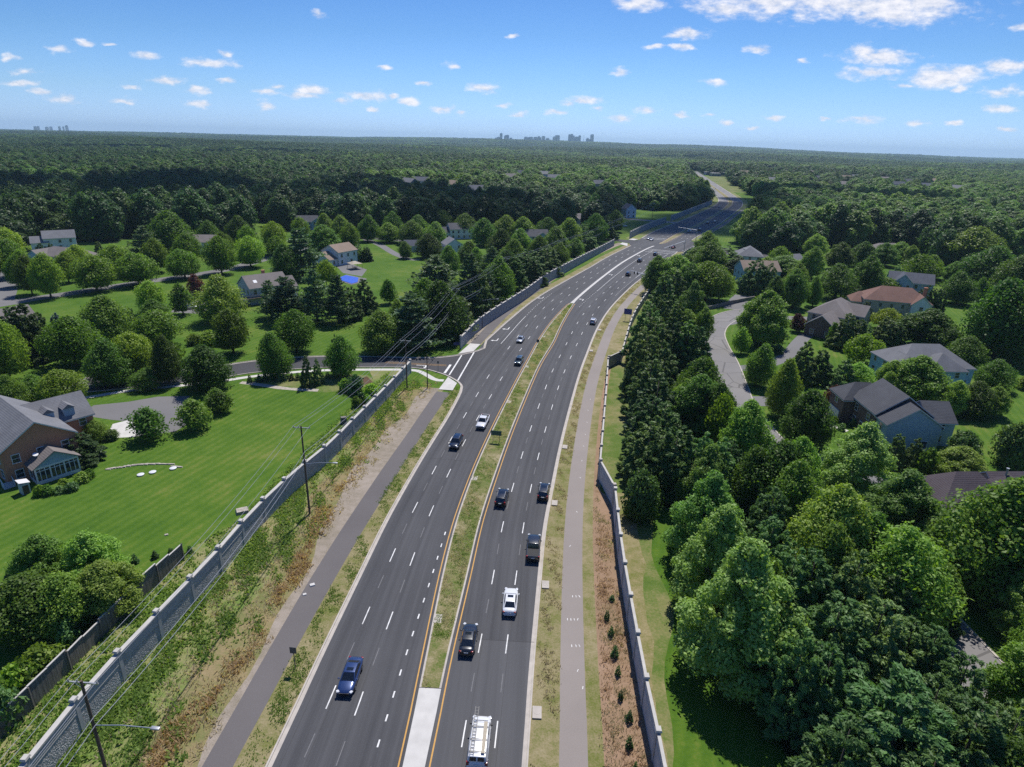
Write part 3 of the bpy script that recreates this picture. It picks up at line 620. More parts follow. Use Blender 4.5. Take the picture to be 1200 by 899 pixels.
for i in range(0, len(K), 2):
    q = normals(K)[i]; MB().box((K[i][0] + q[0] * .12, K[i][1] + q[1] * .12, 1.35), (.14, .14, 2.7)).build('post', M['fence'], root)
# low dark retaining wall at the bend of the residential street
L = pxline([(822, 364), (835, 362), (850, 358), (870, 353.5), (884, 351)], 1.5)
w_ = MB(); w_.wallstrip(offset(L, -.25), offset(L, .25), 0, 1.3); tag(w_.build('retaining_wall', M['rock_d'], fix=True), 'low dark retaining wall above the bend of the residential street', 'wall')
# ------------------------------------------------------------------ vehicles (x forward, z up, origin on the road under the middle)
def loft(st, n_mat=0):
    """st: (x, halfwidth, z_low, z_shoulder)"""
    mb = MB(); ring = []
    for x, hw, zl, zs in st:
        half = [(0.0, zl), (.80 * hw, zl), (.97 * hw, zl + .10), (hw, zl + .45 * (zs - zl)), (.985 * hw, zs - .10), (.93 * hw, zs - .02), (.55 * hw, zs + .035), (0.0, zs + .05)]
        full = half + [(-a, b) for a, b in half[-2:0:-1]]
        ring.append([(x, a, b) for a, b in full])
    n = len(ring[0]); vs = [p for r in ring for p in r]; fs = []
    for i in range(len(ring) - 1):
        for k in range(n):
            k2 = (k + 1) % n; fs.append((i * n + k, i * n + k2, (i + 1) * n + k2, (i + 1) * n + k))
    fs += [tuple(range(n)), tuple((len(ring) - 1) * n + k for k in range(n - 1, -1, -1))]
    return mb.add(vs, fs)
def bevelled(mb, name, mats, off, seg=2):
    me = mb.mesh(name, mats, fix=True); bm = bmesh.new(); bm.from_mesh(me); bmesh.ops.bevel(bm, geom=list(bm.edges), offset=off, segments=seg, affect='EDGES', profile=.6)
    for f in bm.faces: f.smooth = True
    bm.to_mesh(me); bm.free(); return me
def cabin_shape(cb):
    """cb: rear base x, rear top x, front top x, front base x, zb_rear, zb_front, zt_rear, zt_front, hwb, hwt"""
    xr, xrt, xft, xf, zbr, zbf, ztr, ztf, hb, ht = cb
    return [(xr, -hb, zbr), (xf, -hb, zbf), (xf, hb, zbf), (xr, hb, zbr), (xrt, -ht, ztr), (xft, -ht, ztf), (xft, ht, ztf), (xrt, ht, ztr)]
def panel_on(quad, inset_u, inset_v, lift):
    """inset quad on the plane of quad (4 pts, ordered), lifted along its normal; insets are fractions"""
    a, b, c, d = [Vector(p) for p in quad]; n = (b - a).cross(d - a).normalized()
    def q(u, v): return a.lerp(b, u).lerp(d.lerp(c, u), v) + n * lift
    (u0, u1), (v0, v1) = inset_u, inset_v
    return [q(u0, v0), q(u1, v0), q(u1, v1), q(u0, v1)]
def slab(mb, quad, th=.012):
    a, b, c, d = [Vector(p) for p in quad]; n = (b - a).cross(d - a).normalized() * th
    mb.add([a - n, b - n, c - n, d - n, a, b, c, d], [(3, 2, 1, 0), (4, 5, 6, 7), (0, 1, 5, 4), (1, 2, 6, 5), (2, 3, 7, 6), (3, 0, 4, 7)])
def make_vehicle(kind, paintname):
    names = dict(sedan='sedan_car', suv='sport_utility_vehicle', pickup='pickup_truck', van='cargo_van')
    root = empty(names[kind]); pm = M['car_' + paintname]
    if kind == 'sedan':
        st = [(-2.40, .66, .42, .78), (-2.33, .80, .30, .92), (-1.95, .87, .22, .98), (-1.2, .905, .20, .97), (0, .915, .20, .93), (1.0, .91, .20, .90), (1.6, .89, .22, .85), (2.05, .83, .25, .76), (2.33, .70, .30, .66), (2.42, .55, .40, .58)]
        cb = (-1.85, -1.0, .30, 1.12, .96, .90, 1.42, 1.44, .80, .60); wb = 1.40; L = 2.42; wr = .33; tz = .82; hz = .62
    elif kind == 'suv':
        st = [(-2.32, .78, .45, 1.00), (-2.26, .88, .32, 1.08), (-1.6, .93, .26, 1.10), (0, .94, .25, 1.08), (1.1, .93, .25, 1.05), (1.8, .91, .28, 1.02), (2.2, .84, .34, .94), (2.36, .70, .40, .84), (2.42, .60, .5, .75)]
        cb = (-2.24, -1.95, .45, 1.12, 1.08, 1.04, 1.66, 1.72, .84, .68); wb = 1.42; L = 2.42; wr = .37; tz = .98; hz = .80
    elif kind == 'pickup':
        st = [(-2.86, .90, .50, 1.08), (-2.82, .95, .42, 1.10), (-1.2, .97, .36, 1.10), (0, .97, .35, 1.10), (1.2, .96, .35, 1.10), (2.1, .94, .36, 1.08), (2.65, .90, .40, 1.0), (2.82, .80, .48, .92), (2.88, .70, .55, .85)]
        cb = (-.95, -.72, .55, 1.25, 1.10, 1.08, 1.82, 1.84, .86, .70); wb = 1.78; L = 2.88; wr = .40; tz = .98; hz = .85
    else:
        st = [(-2.78, .90, .45, 1.30), (-2.72, .97, .40, 1.35), (0, .99, .36, 1.35), (1.3, .98, .36, 1.30), (1.9, .95, .36, 1.15), (2.45, .90, .40, 1.02), (2.72, .76, .45, .92), (2.80, .6, .55, .8)]
        cb = (-2.74, -2.66, 1.05, 1.85, 1.32, 1.20, 2.05, 2.08, .94, .80); wb = 1.72; L = 2.80; wr = .37; tz = 1.25; hz = .85
    me = loft(st).mesh('body', pm, smooth=True, fix=True); kid('body', me, root)
    c = cabin_shape(cb); mb = MB(); mb.add(c, [(3, 2, 1, 0), (4, 5, 6, 7), (0, 1, 5, 4), (1, 2, 6, 5), (2, 3, 7, 6), (3, 0, 4, 7)])
    cab = kid('cabin', bevelled(mb, 'cabin', pm, .055), root)
    P = [Vector(p) for p in c]; lift = .016
    w = MB(); slab(w, panel_on([P[1], P[2], P[6], P[5]], (.06, .94), (.10, .93), lift)); w.build('windscreen', M['glass'], root)
    if kind != 'van':
        w = MB(); slab(w, panel_on([P[3], P[0], P[4], P[7]], (.08, .92), (.16, .90), lift)); w.build('rear_window', M['glass'], root)
        for side, quad in (('r', [P[0], P[1], P[5], P[4]]), ('l', [P[2], P[3], P[7], P[6]])):
            for u in (((.12, .48), (.52, .88)) if kind != 'pickup' else ((.10, .44), (.49, .86))):
                w = MB(); slab(w, panel_on(quad, u, (.16, .88), lift)); w.build('side_window', M['glass'], root)
    else:
        for u in ((.10, .46), (.54, .90)):
            w = MB(); slab(w, panel_on([P[3], P[0], P[4], P[7]], u, (.30, .92), lift)); w.build('rear_window', M['glass'], root)
        for quad, u in (([P[0], P[1], P[5], P[4]], (.66, .90)), ([P[2], P[3], P[7], P[6]], (.10, .34))):
            w = MB(); slab(w, panel_on(quad, u, (.2, .85), lift)); w.build('side_window', M['glass'], root)
    if kind == 'sedan' or kind == 'suv':
        w = MB(); slab(w, panel_on([P[4], P[5], P[6], P[7]], (.52, .86) if kind == 'sedan' else (.56, .84), (.2, .8), .008), .006); w.build('sunroof', M['glass'], root)
    if kind == 'suv':
        w = MB()
        for sy in (-1, 1): w.tube([(-1.7, sy * .62, 1.70), (-1.6, sy * .62, 1.76), (.1, sy * .62, 1.79), (.2, sy * .62, 1.74)], .022, 6)
        w.build('roof_rails', M['metal'], root)
    if kind == 'pickup':
        w = MB(); w.box((-1.88, 0, 1.155), (1.72, 1.60, .05)); w.build('bed_cover', M['rubber'], root)
        w = MB(); w.box((-1.88, .86, 1.15), (1.8, .12, .07)); w.box((-1.88, -.86, 1.15), (1.8, .12, .07)); w.box((-2.80, 0, 1.15), (.10, 1.84, .07)); w.build('bed_rail', pm, root)
    if kind == 'van':
        w = MB(); w.box((2.02, 0, 1.21), (.02, 1.3, .04)); w.build('wiper_panel', M['black'], root)
        w = MB()
        for x in (-2.2, -.9, .5):
            w = MB(); w.box((x, 0, 2.17), (.05, 1.5, .05)); w.box((x, .7475, 2.12), (.05, .05, .15)); w.box((x, -.7475, 2.12), (.05, .05, .15)); w.build('roof_rack', M['sign_grey'], root)
    for sx in (-1, 1):
        for sy in (-1, 1):
            yw = st[4][1] - .11
            w = MB(); w.tube([(sx * wb, sy * (yw - .10), wr), (sx * wb, sy * (yw + .125), wr)], wr, 20); wh = w.build('wheel', M['rubber'], root)
            w = MB(); w.tube([(sx * wb, sy * (yw + .10), wr), (sx * wb, sy * (yw + .132), wr)], wr * .64, 14); w.build('rim', M['rim'], wh)
    fx = st[-3][0]; fw_ = st[-3][1]
    for sy in (-1, 1):
        w = MB(); w.box((st[-2][0] - .10, sy * (st[-3][1] - .12), hz + .05), (.34, .30, .14), sy * -.45); kid('headlight', bevelled(w, 'headlight', M['lamp_clear'], .03), root)
        w = MB(); w.box((-L + .10, sy * (st[1][1] - .12), tz), (.16, .26, .20 if kind in ('sedan',) else .42)); kid('taillight', bevelled(w, 'taillight', M['lamp_red'], .02), root)
        w = MB(); w.box((cb[3] - .28, sy * (st[4][1] + .09), st[4][3] + .06), (.12, .20, .15)); kid('mirror', bevelled(w, 'mirror', pm if kind != 'van' else M['black'], .03), root)
    w = MB(); w.box((L - .03, 0, hz - .12), (.10, st[-2][1] * 1.5, .26)); w.build('grille', M['black'], root)
    w = MB(); w.box((-L + .01, 0, .50), (.10, st[0][1] * 1.9, .22)); w.build('rear_bumper', M['black'] if kind in ('suv', 'pickup') else pm, root)
    w = MB(); w.box((-L - .0, 0, tz - .10), (.05, .48, .13)); w.build('number_plate', M['plastic_w'], root)
    return root
PROTO = {}
PAINTED = ('body', 'cabin', 'mirror', 'bed_rail')
def vehicle(kind, color, label, s=None, o=None, px=None, back=False, xy=None, ang=None, cat=None):
    if px is not None: s, o = to_so(G(*px))
    if xy is None: p = at(s, o); h = heading(s) + (PI if back else 0)
    else: p = xy; h = ang
    key = kind
    if key not in PROTO: r = make_vehicle(kind, color); PROTO[key] = r
    else:
        r = copy_tree(PROTO[key])
        for ch in KIDS.get(r.name, []):
            if ch.name.split('.')[0] in PAINTED and ch.material_slots and not (kind == 'van' and ch.name.startswith('mirror')): paint(ch, M['car_' + color])
            if ch.name.startswith('rear_bumper') and kind == 'sedan': paint(ch, M['car_' + color])
    r.location = (p[0], p[1], .034); r.rotation_euler = (0, 0, h)
    tag(r, label, cat or dict(sedan='car', suv='car', pickup='pickup truck', van='van')[kind], 'vehicles on the highway' if xy is None else 'parked vehicles'); return r
# oncoming (left) carriageway
vehicle('sedan', 'blue', 'shiny dark blue sedan coming towards the camera, alone in the near left lanes', px=(411, 797), back=True)
vehicle('suv', 'navy', 'very dark blue car with roof rails just ahead of the white truck', px=(534.5, 522), back=True)
vehicle('pickup', 'white', 'white truck with dark windscreen beside the median, following the dark blue car', px=(566, 498), back=True)
vehicle('suv', 'teal', 'dark grey-green car hugging the median kerb below the silver car', px=(608, 426), back=True)
vehicle('sedan', 'silver', 'silver sedan in the middle left lane above the grey-green car', px=(610, 400), back=True)
# leaving (right) carriageway
vehicle('van', 'white', 'white cargo van at the bottom edge carrying a ladder on its roof', px=(562, 876))
vehicle('sedan', 'charcoal', 'dark grey sedan beside the median, ahead of the white van', px=(549, 753))
vehicle('sedan', 'white', 'white sedan in the middle right lane ahead of the dark grey sedan', px=(598, 709))
vehicle('pickup', 'charcoal', 'dark pickup truck with a covered bed beside the right kerb', px=(625, 646))
vehicle('suv', 'black', 'black sport utility vehicle beside the median, left of the other black one', px=(588, 587))
vehicle('suv', 'black', 'small black sport utility vehicle in the right lane beside the kerb', px=(637, 580))
vehicle('suv', 'white', 'white car alone in the right lane where the median narrows', px=(695, 379))
vehicle('suv', 'black', 'black car under the tip of the near signal mast arm', px=(736, 323))
vehicle('suv', 'charcoal', 'dark car beside the thin concrete median approaching the far junction', px=(749.5, 307))
vehicle('suv', 'navy', 'dark car crossing the stop line area before the red car', px=(768, 299.5))
vehicle('sedan', 'red', 'dark red car entering the far junction', px=(789, 291))
vehicle('pickup', 'white', 'pale truck beyond the far junction next to the grassy median', px=(807.5, 272))
vehicle('suv', 'bronze', 'dark car beside the pale truck beyond the far junction', px=(820, 270.5))
vehicle('sedan', 'black', 'small dark car well beyond the junction in the middle lane', px=(829, 262))
vehicle('sedan', 'silver', 'small pale car well beyond the junction near the right kerb', px=(837.5, 260.5))
vehicle('sedan', 'silver', 'left one of two pale cars waiting at the far side street', px=(760, 280.5), back=True)
vehicle('sedan', 'white', 'right one of two pale cars waiting at the far side street', px=(763.5, 282), back=True)
vehicle('sedan', 'black', 'tiny dark car on the far bend coming towards the camera', px=(843, 243), back=True)
vehicle('sedan', 'charcoal', 'tiny dark car far up the straight beyond the bend', px=(838, 222), back=True)
p = G(225, 362); vehicle('sedan', 'silver', 'pale car parked on the driveway left of the deck house', xy=p, ang=R(40))
p = G(731, 266); vehicle('suv', 'white', 'white car standing on the grass corner beside the far side street', xy=p, ang=R(10))
# ladder on the van roof
s_, o_ = to_so(G(562, 876)); p = at(s_, o_); ld = MB()
for y in (.34, .66): ld.box((.1, y, 0), (5.2, .06, .07))
for i in range(15): ld.box((-2.35 + i * .35, .5, 0), (.05, .26, .04))
o = ld.build('ladder', M['sign_grey']); o.location = (p[0], p[1], .034 + 2.235); o.rotation_euler = (0, 0, heading(s_)); tag(o, 'grey extension ladder lying on the left of the white van roof', 'ladder')
pk = MB(); pk.box((-.7, -.52, 0), (3.4, .34, .06)); o = pk.build('wooden_plank', M['canvas']); o.location = (p[0], p[1], .034 + 2.235); o.rotation_euler = (0, 0, heading(s_)); tag(o, 'long tan plank lying on the right of the white van roof', 'plank')
# ------------------------------------------------------------------ houses
def house(label, org, rot, blocks, wall, roof, roof_mat2=None, win=True, trim='trim', chimney=None, doors=(), garages=(), extra=None, name='house', base_face=None, group=None, sparse=()):
    """blocks: (cx, cy, lx, ly, eave, ridge, 'gx'|'gy'|'hx'|'hy'[, wall override]); ridge runs along x or y"""
    root = empty(name, (org[0], org[1], 0), rot); tag(root, label, 'house', group)
    W = MB(); RF = MB(); TR = MB(); wm = [M[wall]]; wins = []
    for bi, b in enumerate(blocks):
        cx, cy, lx, ly, ze, zr, typ = b[:7]; mi = 0
        if len(b) > 7:
            if M[b[7]] not in wm: wm.append(M[b[7]])
            mi = wm.index(M[b[7]])
        ax = typ[1]; ov = .38; e = .004 * bi
        def T(u, v, z): return (cx + (u if ax == 'x' else -v), cy + (v if ax == 'x' else u), z)
        l, w = (lx / 2, ly / 2) if ax == 'x' else (ly / 2, lx / 2)
        l -= e; w -= e
        slope = (zr - ze) / w
        if typ[0] == 'g':
            W.add([T(-l, -w, 0), T(l, -w, 0), T(l, w, 0), T(-l, w, 0), T(-l, -w, ze), T(l, -w, ze), T(l, w, ze), T(-l, w, ze), T(-l, 0, zr - .02), T(l, 0, zr - .02)],
                  [(0, 1, 5, 4), (2, 3, 7, 6), (1, 2, 6, 9, 5), (3, 0, 4, 8, 7)], mi)
            lo = l + ov * .8; wo = w + ov; zo = ze - ov * slope
            for sgn in (1, -1):
                q = [T(-lo, 0, zr), T(lo, 0, zr), T(lo, -sgn * wo, zo), T(-lo, -sgn * wo, zo)]; q2 = [(x, y, z + .16) for x, y, z in q]
                RF.add(q + q2, [(0, 1, 2, 3), (7, 6, 5, 4), (0, 4, 5, 1), (1, 5, 6, 2), (2, 6, 7, 3), (3, 7, 4, 0)])
                for u in (lo + .012, -lo - .012):
                    a, b2 = T(u, 0, zr - .06), T(u, -sgn * wo, zo - .06); TR.add([a, b2, (b2[0], b2[1], b2[2] + .20), (a[0], a[1], a[2] + .20)], [(0, 1, 2, 3)])
                a, b2 = T(-lo, -sgn * (wo + .012), zo - .08), T(lo, -sgn * (wo + .012), zo - .08); TR.add([a, b2, (b2[0], b2[1], b2[2] + .2), (a[0], a[1], a[2] + .2)], [(0, 1, 2, 3)])
        else:
            W.add([T(-l, -w, 0), T(l, -w, 0), T(l, w, 0), T(-l, w, 0), T(-l, -w, ze), T(l, -w, ze), T(l, w, ze), T(-l, w, ze)], [(0, 1, 5, 4), (2, 3, 7, 6), (1, 2, 6, 5), (3, 0, 4, 7)], mi)
            lo, wo = l + ov, w + ov; zo = ze - .05; rl = max(.3, lo - wo * .95)
            v = [T(-lo, -wo, zo), T(lo, -wo, zo), T(lo, wo, zo), T(-lo, wo, zo), T(-rl, 0, zr), T(rl, 0, zr)]
            v2 = [(x, y, z + .16) for x, y, z in v]
            RF.add(v2 + [T(-lo, -wo, zo - .04), T(lo, -wo, zo - .04), T(lo, wo, zo - .04), T(-lo, wo, zo - .04)], [(0, 1, 5, 4), (1, 2, 5), (2, 3, 4, 5), (3, 0, 4), (6, 7, 1, 0), (7, 8, 2, 1), (8, 9, 3, 2), (9, 6, 0, 3), (9, 8, 7, 6)])
            for ua, va, ub, vb in ((-lo, -wo, lo, -wo), (lo, -wo, lo, wo), (lo, wo, -lo, wo), (-lo, wo, -lo, -wo)):
                k = 1 + .012 / max(lo, .1); a, b2 = T(ua * k, va * k, zo - .09), T(ub * k, vb * k, zo - .09); TR.add([a, b2, (b2[0], b2[1], b2[2] + .16), (a[0], a[1], a[2] + .16)], [(0, 1, 2, 3)])
        if win:
            for side in range(4):
                ln = (l if side % 2 == 0 else w) * 2
                n = max(1, int(ln // 3.4)); rows = 2 if ze > 4.6 else 1
                if (bi, side) in sparse: n, rows = 2, 1
                for r in range(rows):
                    for k in range(n):
                        t = (k + .5) / n * ln - ln / 2; z = 1.55 + 2.75 * r
                        if side == 0: u, v, nrm = t, -w, (0, -1)
                        elif side == 1: u, v, nrm = l, t, (1, 0)
                        elif side == 2: u, v, nrm = -t, w, (0, 1)
                        else: u, v, nrm = -l, -t, (-1, 0)
                        wins.append((bi, T(u, v, z), (nrm[0], nrm[1]) if ax == 'x' else (-nrm[1], nrm[0])))
    wo_ = W.build('wall', wm, root, fix=True); ro = RF.build('roof', M[roof], root, fix=True); TR.build('fascia', M[trim], root)
    # windows: skip those buried inside another block, and those in doorways
    for bi, c, nrm in wins:
        q = (c[0] + nrm[0] * .5, c[1] + nrm[1] * .5); bad = False
        for bj, b in enumerate(blocks):
            if bj != bi and abs(q[0] - b[0]) < b[2] / 2 + .5 and abs(q[1] - b[1]) < b[3] / 2 + .5 and c[2] < b[5]: bad = True
        for d in list(doors) + list(garages):
            if math.hypot(c[0] - d[0], c[1] - d[1]) < 2.3 and c[2] < 3.2: bad = True
        if bad: continue
        wx, wz = 1.05, 1.5; ang = math.atan2(nrm[1], nrm[0]) + PI / 2
        f = MB(); o = (nrm[0], nrm[1])
        f.box((c[0] + o[0] * .04, c[1] + o[1] * .04, c[2] + wz / 2), (wx + .2, .10, .1), ang); f.box((c[0] + o[0] * .05, c[1] + o[1] * .05, c[2] - wz / 2), (wx + .26, .14, .1), ang)
        t = (-nrm[1], nrm[0])
        for sx in (-1, 1): f.box((c[0] + o[0] * .04 + t[0] * sx * (wx / 2 + .045), c[1] + o[1] * .04 + t[1] * sx * (wx / 2 + .045), c[2]), (.09, .1, wz - .1), ang)
        f.box((c[0] + o[0] * .045, c[1] + o[1] * .045, c[2]), (wx, .07, .06), ang)
        fo = f.build('window', M[trim], root)
        p = MB(); p.box((c[0] + o[0] * .02, c[1] + o[1] * .02, c[2]), (wx, .05, wz - .1), ang); p.build('pane', M['pane'], fo)
    for d in doors:
        x, y, a = d[:3]; f = MB(); f.box((x, y, 1.15), (1.3, .16, 2.3), a); do = f.build('door', M['trim'], root); p = MB(); p.box((x, y, 1.08), (.98, .22, 2.1), a); p.build('door_leaf', M['door'], do)
    for d in garages:
        x, y, a, wd = d; f = MB(); f.box((x, y, 1.15), (wd, .14, 2.3), a)
        for k in range(4): f.box((x, y, .35 + k * .55), (wd - .25, .18, .45), a)
        f.build('garage_door', M['trim'], root)
    if chimney:
        for c in chimney: f = MB(); f.box((c[0], c[1], c[2] / 2), (1.0, .75, c[2])); f.box((c[0], c[1], c[2] + .06), (1.2, .95, .12)); f.build('chimney', M['brick'], root)
    return root
# --- left side
u = math.atan2(.6, -.8)
h = house('brick gabled house with a white glazed sunroom beside the striped lawn', (-78.8, 94.3), u, [(9, 0, 18, 10.7, 6, 9.6, 'gx'), (12.2, -5.5, 8.5, 11, 5.4, 8.6, 'gy')], 'brick', 'roof_grey', doors=[])
# sunroom as parts of that house
sr = MB(); x0, x1, y0, y1 = -3.4, -.02, -4.0, 2.4; ym = (y0 + y1) / 2
sr.box(((x0 + x1) / 2, ym, .3), (x1 - x0, y1 - y0, .6)); sr.box(((x0 + x1) / 2, ym, 2.85), (x1 - x0, y1 - y0, .3))
for yy in np.linspace(y0 + .11, y1 - .11, 4): sr.box((x0 + .11, yy, 1.65), (.22, .22, 2.1))
for a, b in zip(np.linspace(y0, y1, 4)[:-1], np.linspace(y0, y1, 4)[1:]):
    for k in (1, 2): sr.box((x0 + .10, a + (b - a) * k / 3, 1.65), (.12, .09, 2.1))
    sr.box((x0 + .1, (a + b) / 2, 2.3), (.10, b - a, .10))
for yy in (y0 + .1, y1 - .1): sr.box((x1 - .3, yy, 1.65), (.5, .2, 2.1)); sr.box((-1.8, yy, 1.65), (.12, .12, 2.1))
sr.build('sunroom_frame', M['trim'], h)
g_ = MB(); g_.box((x0 + .16, ym, 1.65), (.03, y1 - y0 - .3, 2.1)); g_.box(((x0 + x1) / 2, y0 + .1, 1.65), (x1 - x0 - .4, .03, 2.1)); g_.box(((x0 + x1) / 2, y1 - .1, 1.65), (x1 - x0 - .4, .03, 2.1)); g_.build('sunroom_glazing', M['pane'], h)
g_ = MB(); g_.add([(x0, y0, 3.0), (x0, y1, 3.0), (x0, ym, 5.0), (x0 + .2, y0, 3.0), (x0 + .2, y1, 3.0), (x0 + .2, ym, 5.0)], [(0, 2, 1), (3, 4, 5), (0, 1, 4, 3), (1, 2, 5, 4), (2, 0, 3, 5)]); g_.build('sunroom_gable', M['sid_blue'], h, fix=True)
g_ = MB()
for yy in (y0 - .4, y1 + .4):
    q = [(x0 - .4, ym, 5.12), (x1, ym, 5.12), (x1, yy, 2.85), (x0 - .4, yy, 2.85)]; g_.add(q + [(a, b, c + .14) for a, b, c in q], [(0, 1, 2, 3), (7, 6, 5, 4), (0, 4, 5, 1), (1, 5, 6, 2), (2, 6, 7, 3), (3, 7, 4, 0)])
g_.build('sunroom_roof', M['roof_brown'], h, fix=True)
for yy in (-4.4, -7.6):   # two dormers facing the camera on the rear wing
    f = MB(); f.box((9.4, yy, 6.6), (2.0, 1.7, 1.6)); d = f.build('dormer', M['sid_blue'], h)
    f = MB(); f.add([(8.2, yy - 1.05, 7.35), (8.2, yy + 1.05, 7.35), (8.2, yy, 8.1), (11.6, yy - 1.05, 7.35), (11.6, yy + 1.05, 7.35), (11.6, yy, 8.1)], [(0, 2, 1), (3, 4, 5), (0, 1, 4, 3), (1, 2, 5, 4), (2, 0, 3, 5)]); f.build('dormer_roof', M['roof_grey'], d, fix=True)
f = MB()
for q in ((6.5, 3.2), (7.3, 2.4), (5.0, 3.8)): f.tube([(q[0], q[1], 6.5), (q[0], q[1], 7.75)], .09, 8)
f.build('vent_pipe', M['trim'], h)
ds = MB(); 
for i in range(5):
    a = i / 4 * .42; ds.tube([(-1.3, 1.2, 4.55 + .001 * i), (-1.3 - .02, 1.2, 4.6 + .001 * i)], a, 14) if i == 4 else None
ds.tube([(-1.3, 1.2, 4.2), (-1.3, 1.2, 4.6)], .04, 6); ds.build('satellite_dish', M['plastic_w'], h)
sh = empty('garden_shed', (*G(30, 577), 0), u); tag(sh, 'small white-roofed shed at the corner of the sunroom', 'shed')
f = MB(); f.box((0, 0, .9), (1.5, 1.2, 1.8)); f.build('shed_wall', M['sid_grey'], sh); f = MB(); f.add([(-.9, -.75, 1.82), (.9, -.75, 1.82), (.9, .75, 2.15), (-.9, .75, 2.15), (-.9, -.75, 1.9), (.9, -.75, 1.9), (.9, .75, 2.23), (-.9, .75, 2.23)], [(3, 2, 1, 0), (4, 5, 6, 7), (0, 1, 5, 4), (1, 2, 6, 5), (2, 3, 7, 6), (3, 0, 4, 7)]); f.build('shed_roof', M['trim'], sh)
f = MB(); f.box((-.76, 0, .8), (.04, .8, 1.5)); f.build('shed_door', M['door'], sh)
# picket steps and rail by the sunroom
pr = empty('porch_steps', (*G(12, 572), 0), u); tag(pr, 'white railed porch steps at the foot of the brick wall', 'steps')
f = MB()
for i in range(4): f.box((.3 * i, 0, .12 + .16 * i), (.3, 1.4, .16))
f.build('treads', M['concrete_w'], pr)
for sy in (-.75, .75):
    f = MB(); f.tube([(-.2, sy, .95), (1.1, sy, 1.65)], .045, 6)
    for i in range(6): f.tube([(-.15 + .24 * i, sy, .0), (-.15 + .24 * i, sy, .97 + .13 * i)], .03, 5)
    f.build('handrail', M['plastic_w'], pr)
house('brown-roofed house cut by the left edge, beyond the first side street', (-142, 165), R(58), [(0, 0, 18, 10, 5.2, 8.4, 'gx')], 'sid_tan', 'roof_brown')
h3 = house('pale house with a tan-grey roof, skylight and timber deck', (-89, 220.5), R(44), [(0, 0, 14, 10.5, 5.8, 9.2, 'gx'), (8, 1.0, 6, 8, 4.2, 7.2, 'gx')], 'sid_grey', 'roof_brown', chimney=[(2, 4.2, 9.6)], doors=[(-3.2, -5.3, 0)])
f = MB(); a = math.atan2(3.4, 5.25)
f.add([(-4.6, -3.4, 7.16), (-3.4, -3.4, 7.16), (-3.4, -2.3, 7.88), (-4.6, -2.3, 7.88)], [(0, 1, 2, 3)]); f.build('skylight', M['lamp_clear'], h3)
dk = empty('deck', (-90.5, 212.0, 0), R(44)); tag(dk, 'raised timber deck with stairs behind the tan-grey roofed house', 'deck')
f = MB(); f.box((0, 0, 2.6), (9, 3.6, .18)); f.build('deck_floor', M['deck'], dk)
for x in (-4.3, -1.4, 1.4, 4.3): f = MB(); f.box((x, -1.6, 1.3), (.18, .18, 2.6)); f.build('deck_post', M['deck'], dk)
f = MB(); f.box((0, -1.75, 3.55), (9, .08, .1)); f.box((-4.4, 0, 3.55), (.08, 3.4, .1))
for i in range(31): f.box((-4.4 + i * .29, -1.75, 3.1), (.05, .05, .85))
f.build('deck_railing', M['deck'], dk)
f = MB()
for i in range(10): f.box((5.0 + i * .28, -.8, 2.5 - i * .26), (.32, 1.2, .08))
f.build('stair', M['deck'], dk)
house('white two-storey house with a tan roof beside the blue pool', (-82, 295.5), R(60), [(0, 0, 12, 10.5, 6, 8.8, 'gx'), (-8.2, 1.0, 5.5, 11, 3.2, 6.0, 'gx')], 'sid_white', 'roof_tan', doors=[(2, -5.3, 0)])
house('long low brown-roofed house behind the row of street maples', (-192, 271), R(-15), [(0, 0, 25, 11, 4.4, 7.6, 'hx'), (-9, -4, 8, 9, 4.4, 7.0, 'gy')], 'sid_aqua', 'roof_brown')
house('pale bluish house with white gables at the woods edge, far left', (-223, 311), R(35), [(0, 0, 13, 9, 5.8, 8.8, 'gx'), (-8, -1, 7, 8, 4, 6.5, 'gx')], 'sid_white', 'roof_grey')
house('grey-roofed gabled house among the maples at the far street', (-153, 313), R(8), [(0, 0, 14, 10, 5.6, 8.4, 'gx')], 'sid_white', 'roof_brown')
house('wide grey-roofed house in front of the dark woods', (-97, 424), R(-20), [(0, 0, 23, 12, 5, 8.4, 'gx'), (-6, -4, 8, 9, 5, 7.8, 'gy')], 'sid_grey', 'roof_slate')
house('long dark-roofed white house behind the small white gabled one', (-33, 388), R(22), [(0, 0, 17, 10, 5.8, 8.8, 'gx'), (-10, 0, 6, 8, 4, 6.6, 'gx')], 'sid_white', 'roof_dark')
house('small white-gabled house with a grey roof near the pines', (-33, 329), R(-68), [(0, 0, 10, 8.5, 5.4, 8.2, 'gx'), (0, -7.2, 7, 6, 3, 5.2, 'gx')], 'sid_white', 'roof_grey')
house('low grey garage-like house left of the white-gabled one', (-54, 335), R(10), [(0, 0, 9, 7, 3.2, 5.6, 'gx')], 'sid_slate', 'roof_slate')
for i, (x, y, rr, rf, wl_, lb) in enumerate([(-131, 408, 15, 'roof_dark', 'sid_slate', 'dark-roofed house half hidden left of the wide grey-roofed one'), (-61, 444, -10, 'roof_slate', 'sid_grey', 'slate-roofed house glimpsed between dark crowns behind the white houses'), (-18, 461, 12, 'roof_slate', 'sid_white', 'slate-roofed house at the foot of the woods, right of its twin'), (9, 372, 8, 'roof_dark', 'sid_slate', 'wide dark-roofed house among trees left of the power poles'), (37, 470, -8, 'roof_brown', 'sid_tan', 'brown-roofed house half buried in dark trees'), (91, 533, 20, 'roof_slate', 'sid_white', 'small white-gabled house above the far noise wall')]):
    house(lb, (x, y), R(rr), [(0, 0, 18 if i != 5 else 9, 10, 5, 8.2, 'gx'), (5, -4, 7, 7, 5, 7.4, 'gy')] if i != 5 else [(0, 0, 9, 9, 7, 10.5, 'gy')], wl_, rf)
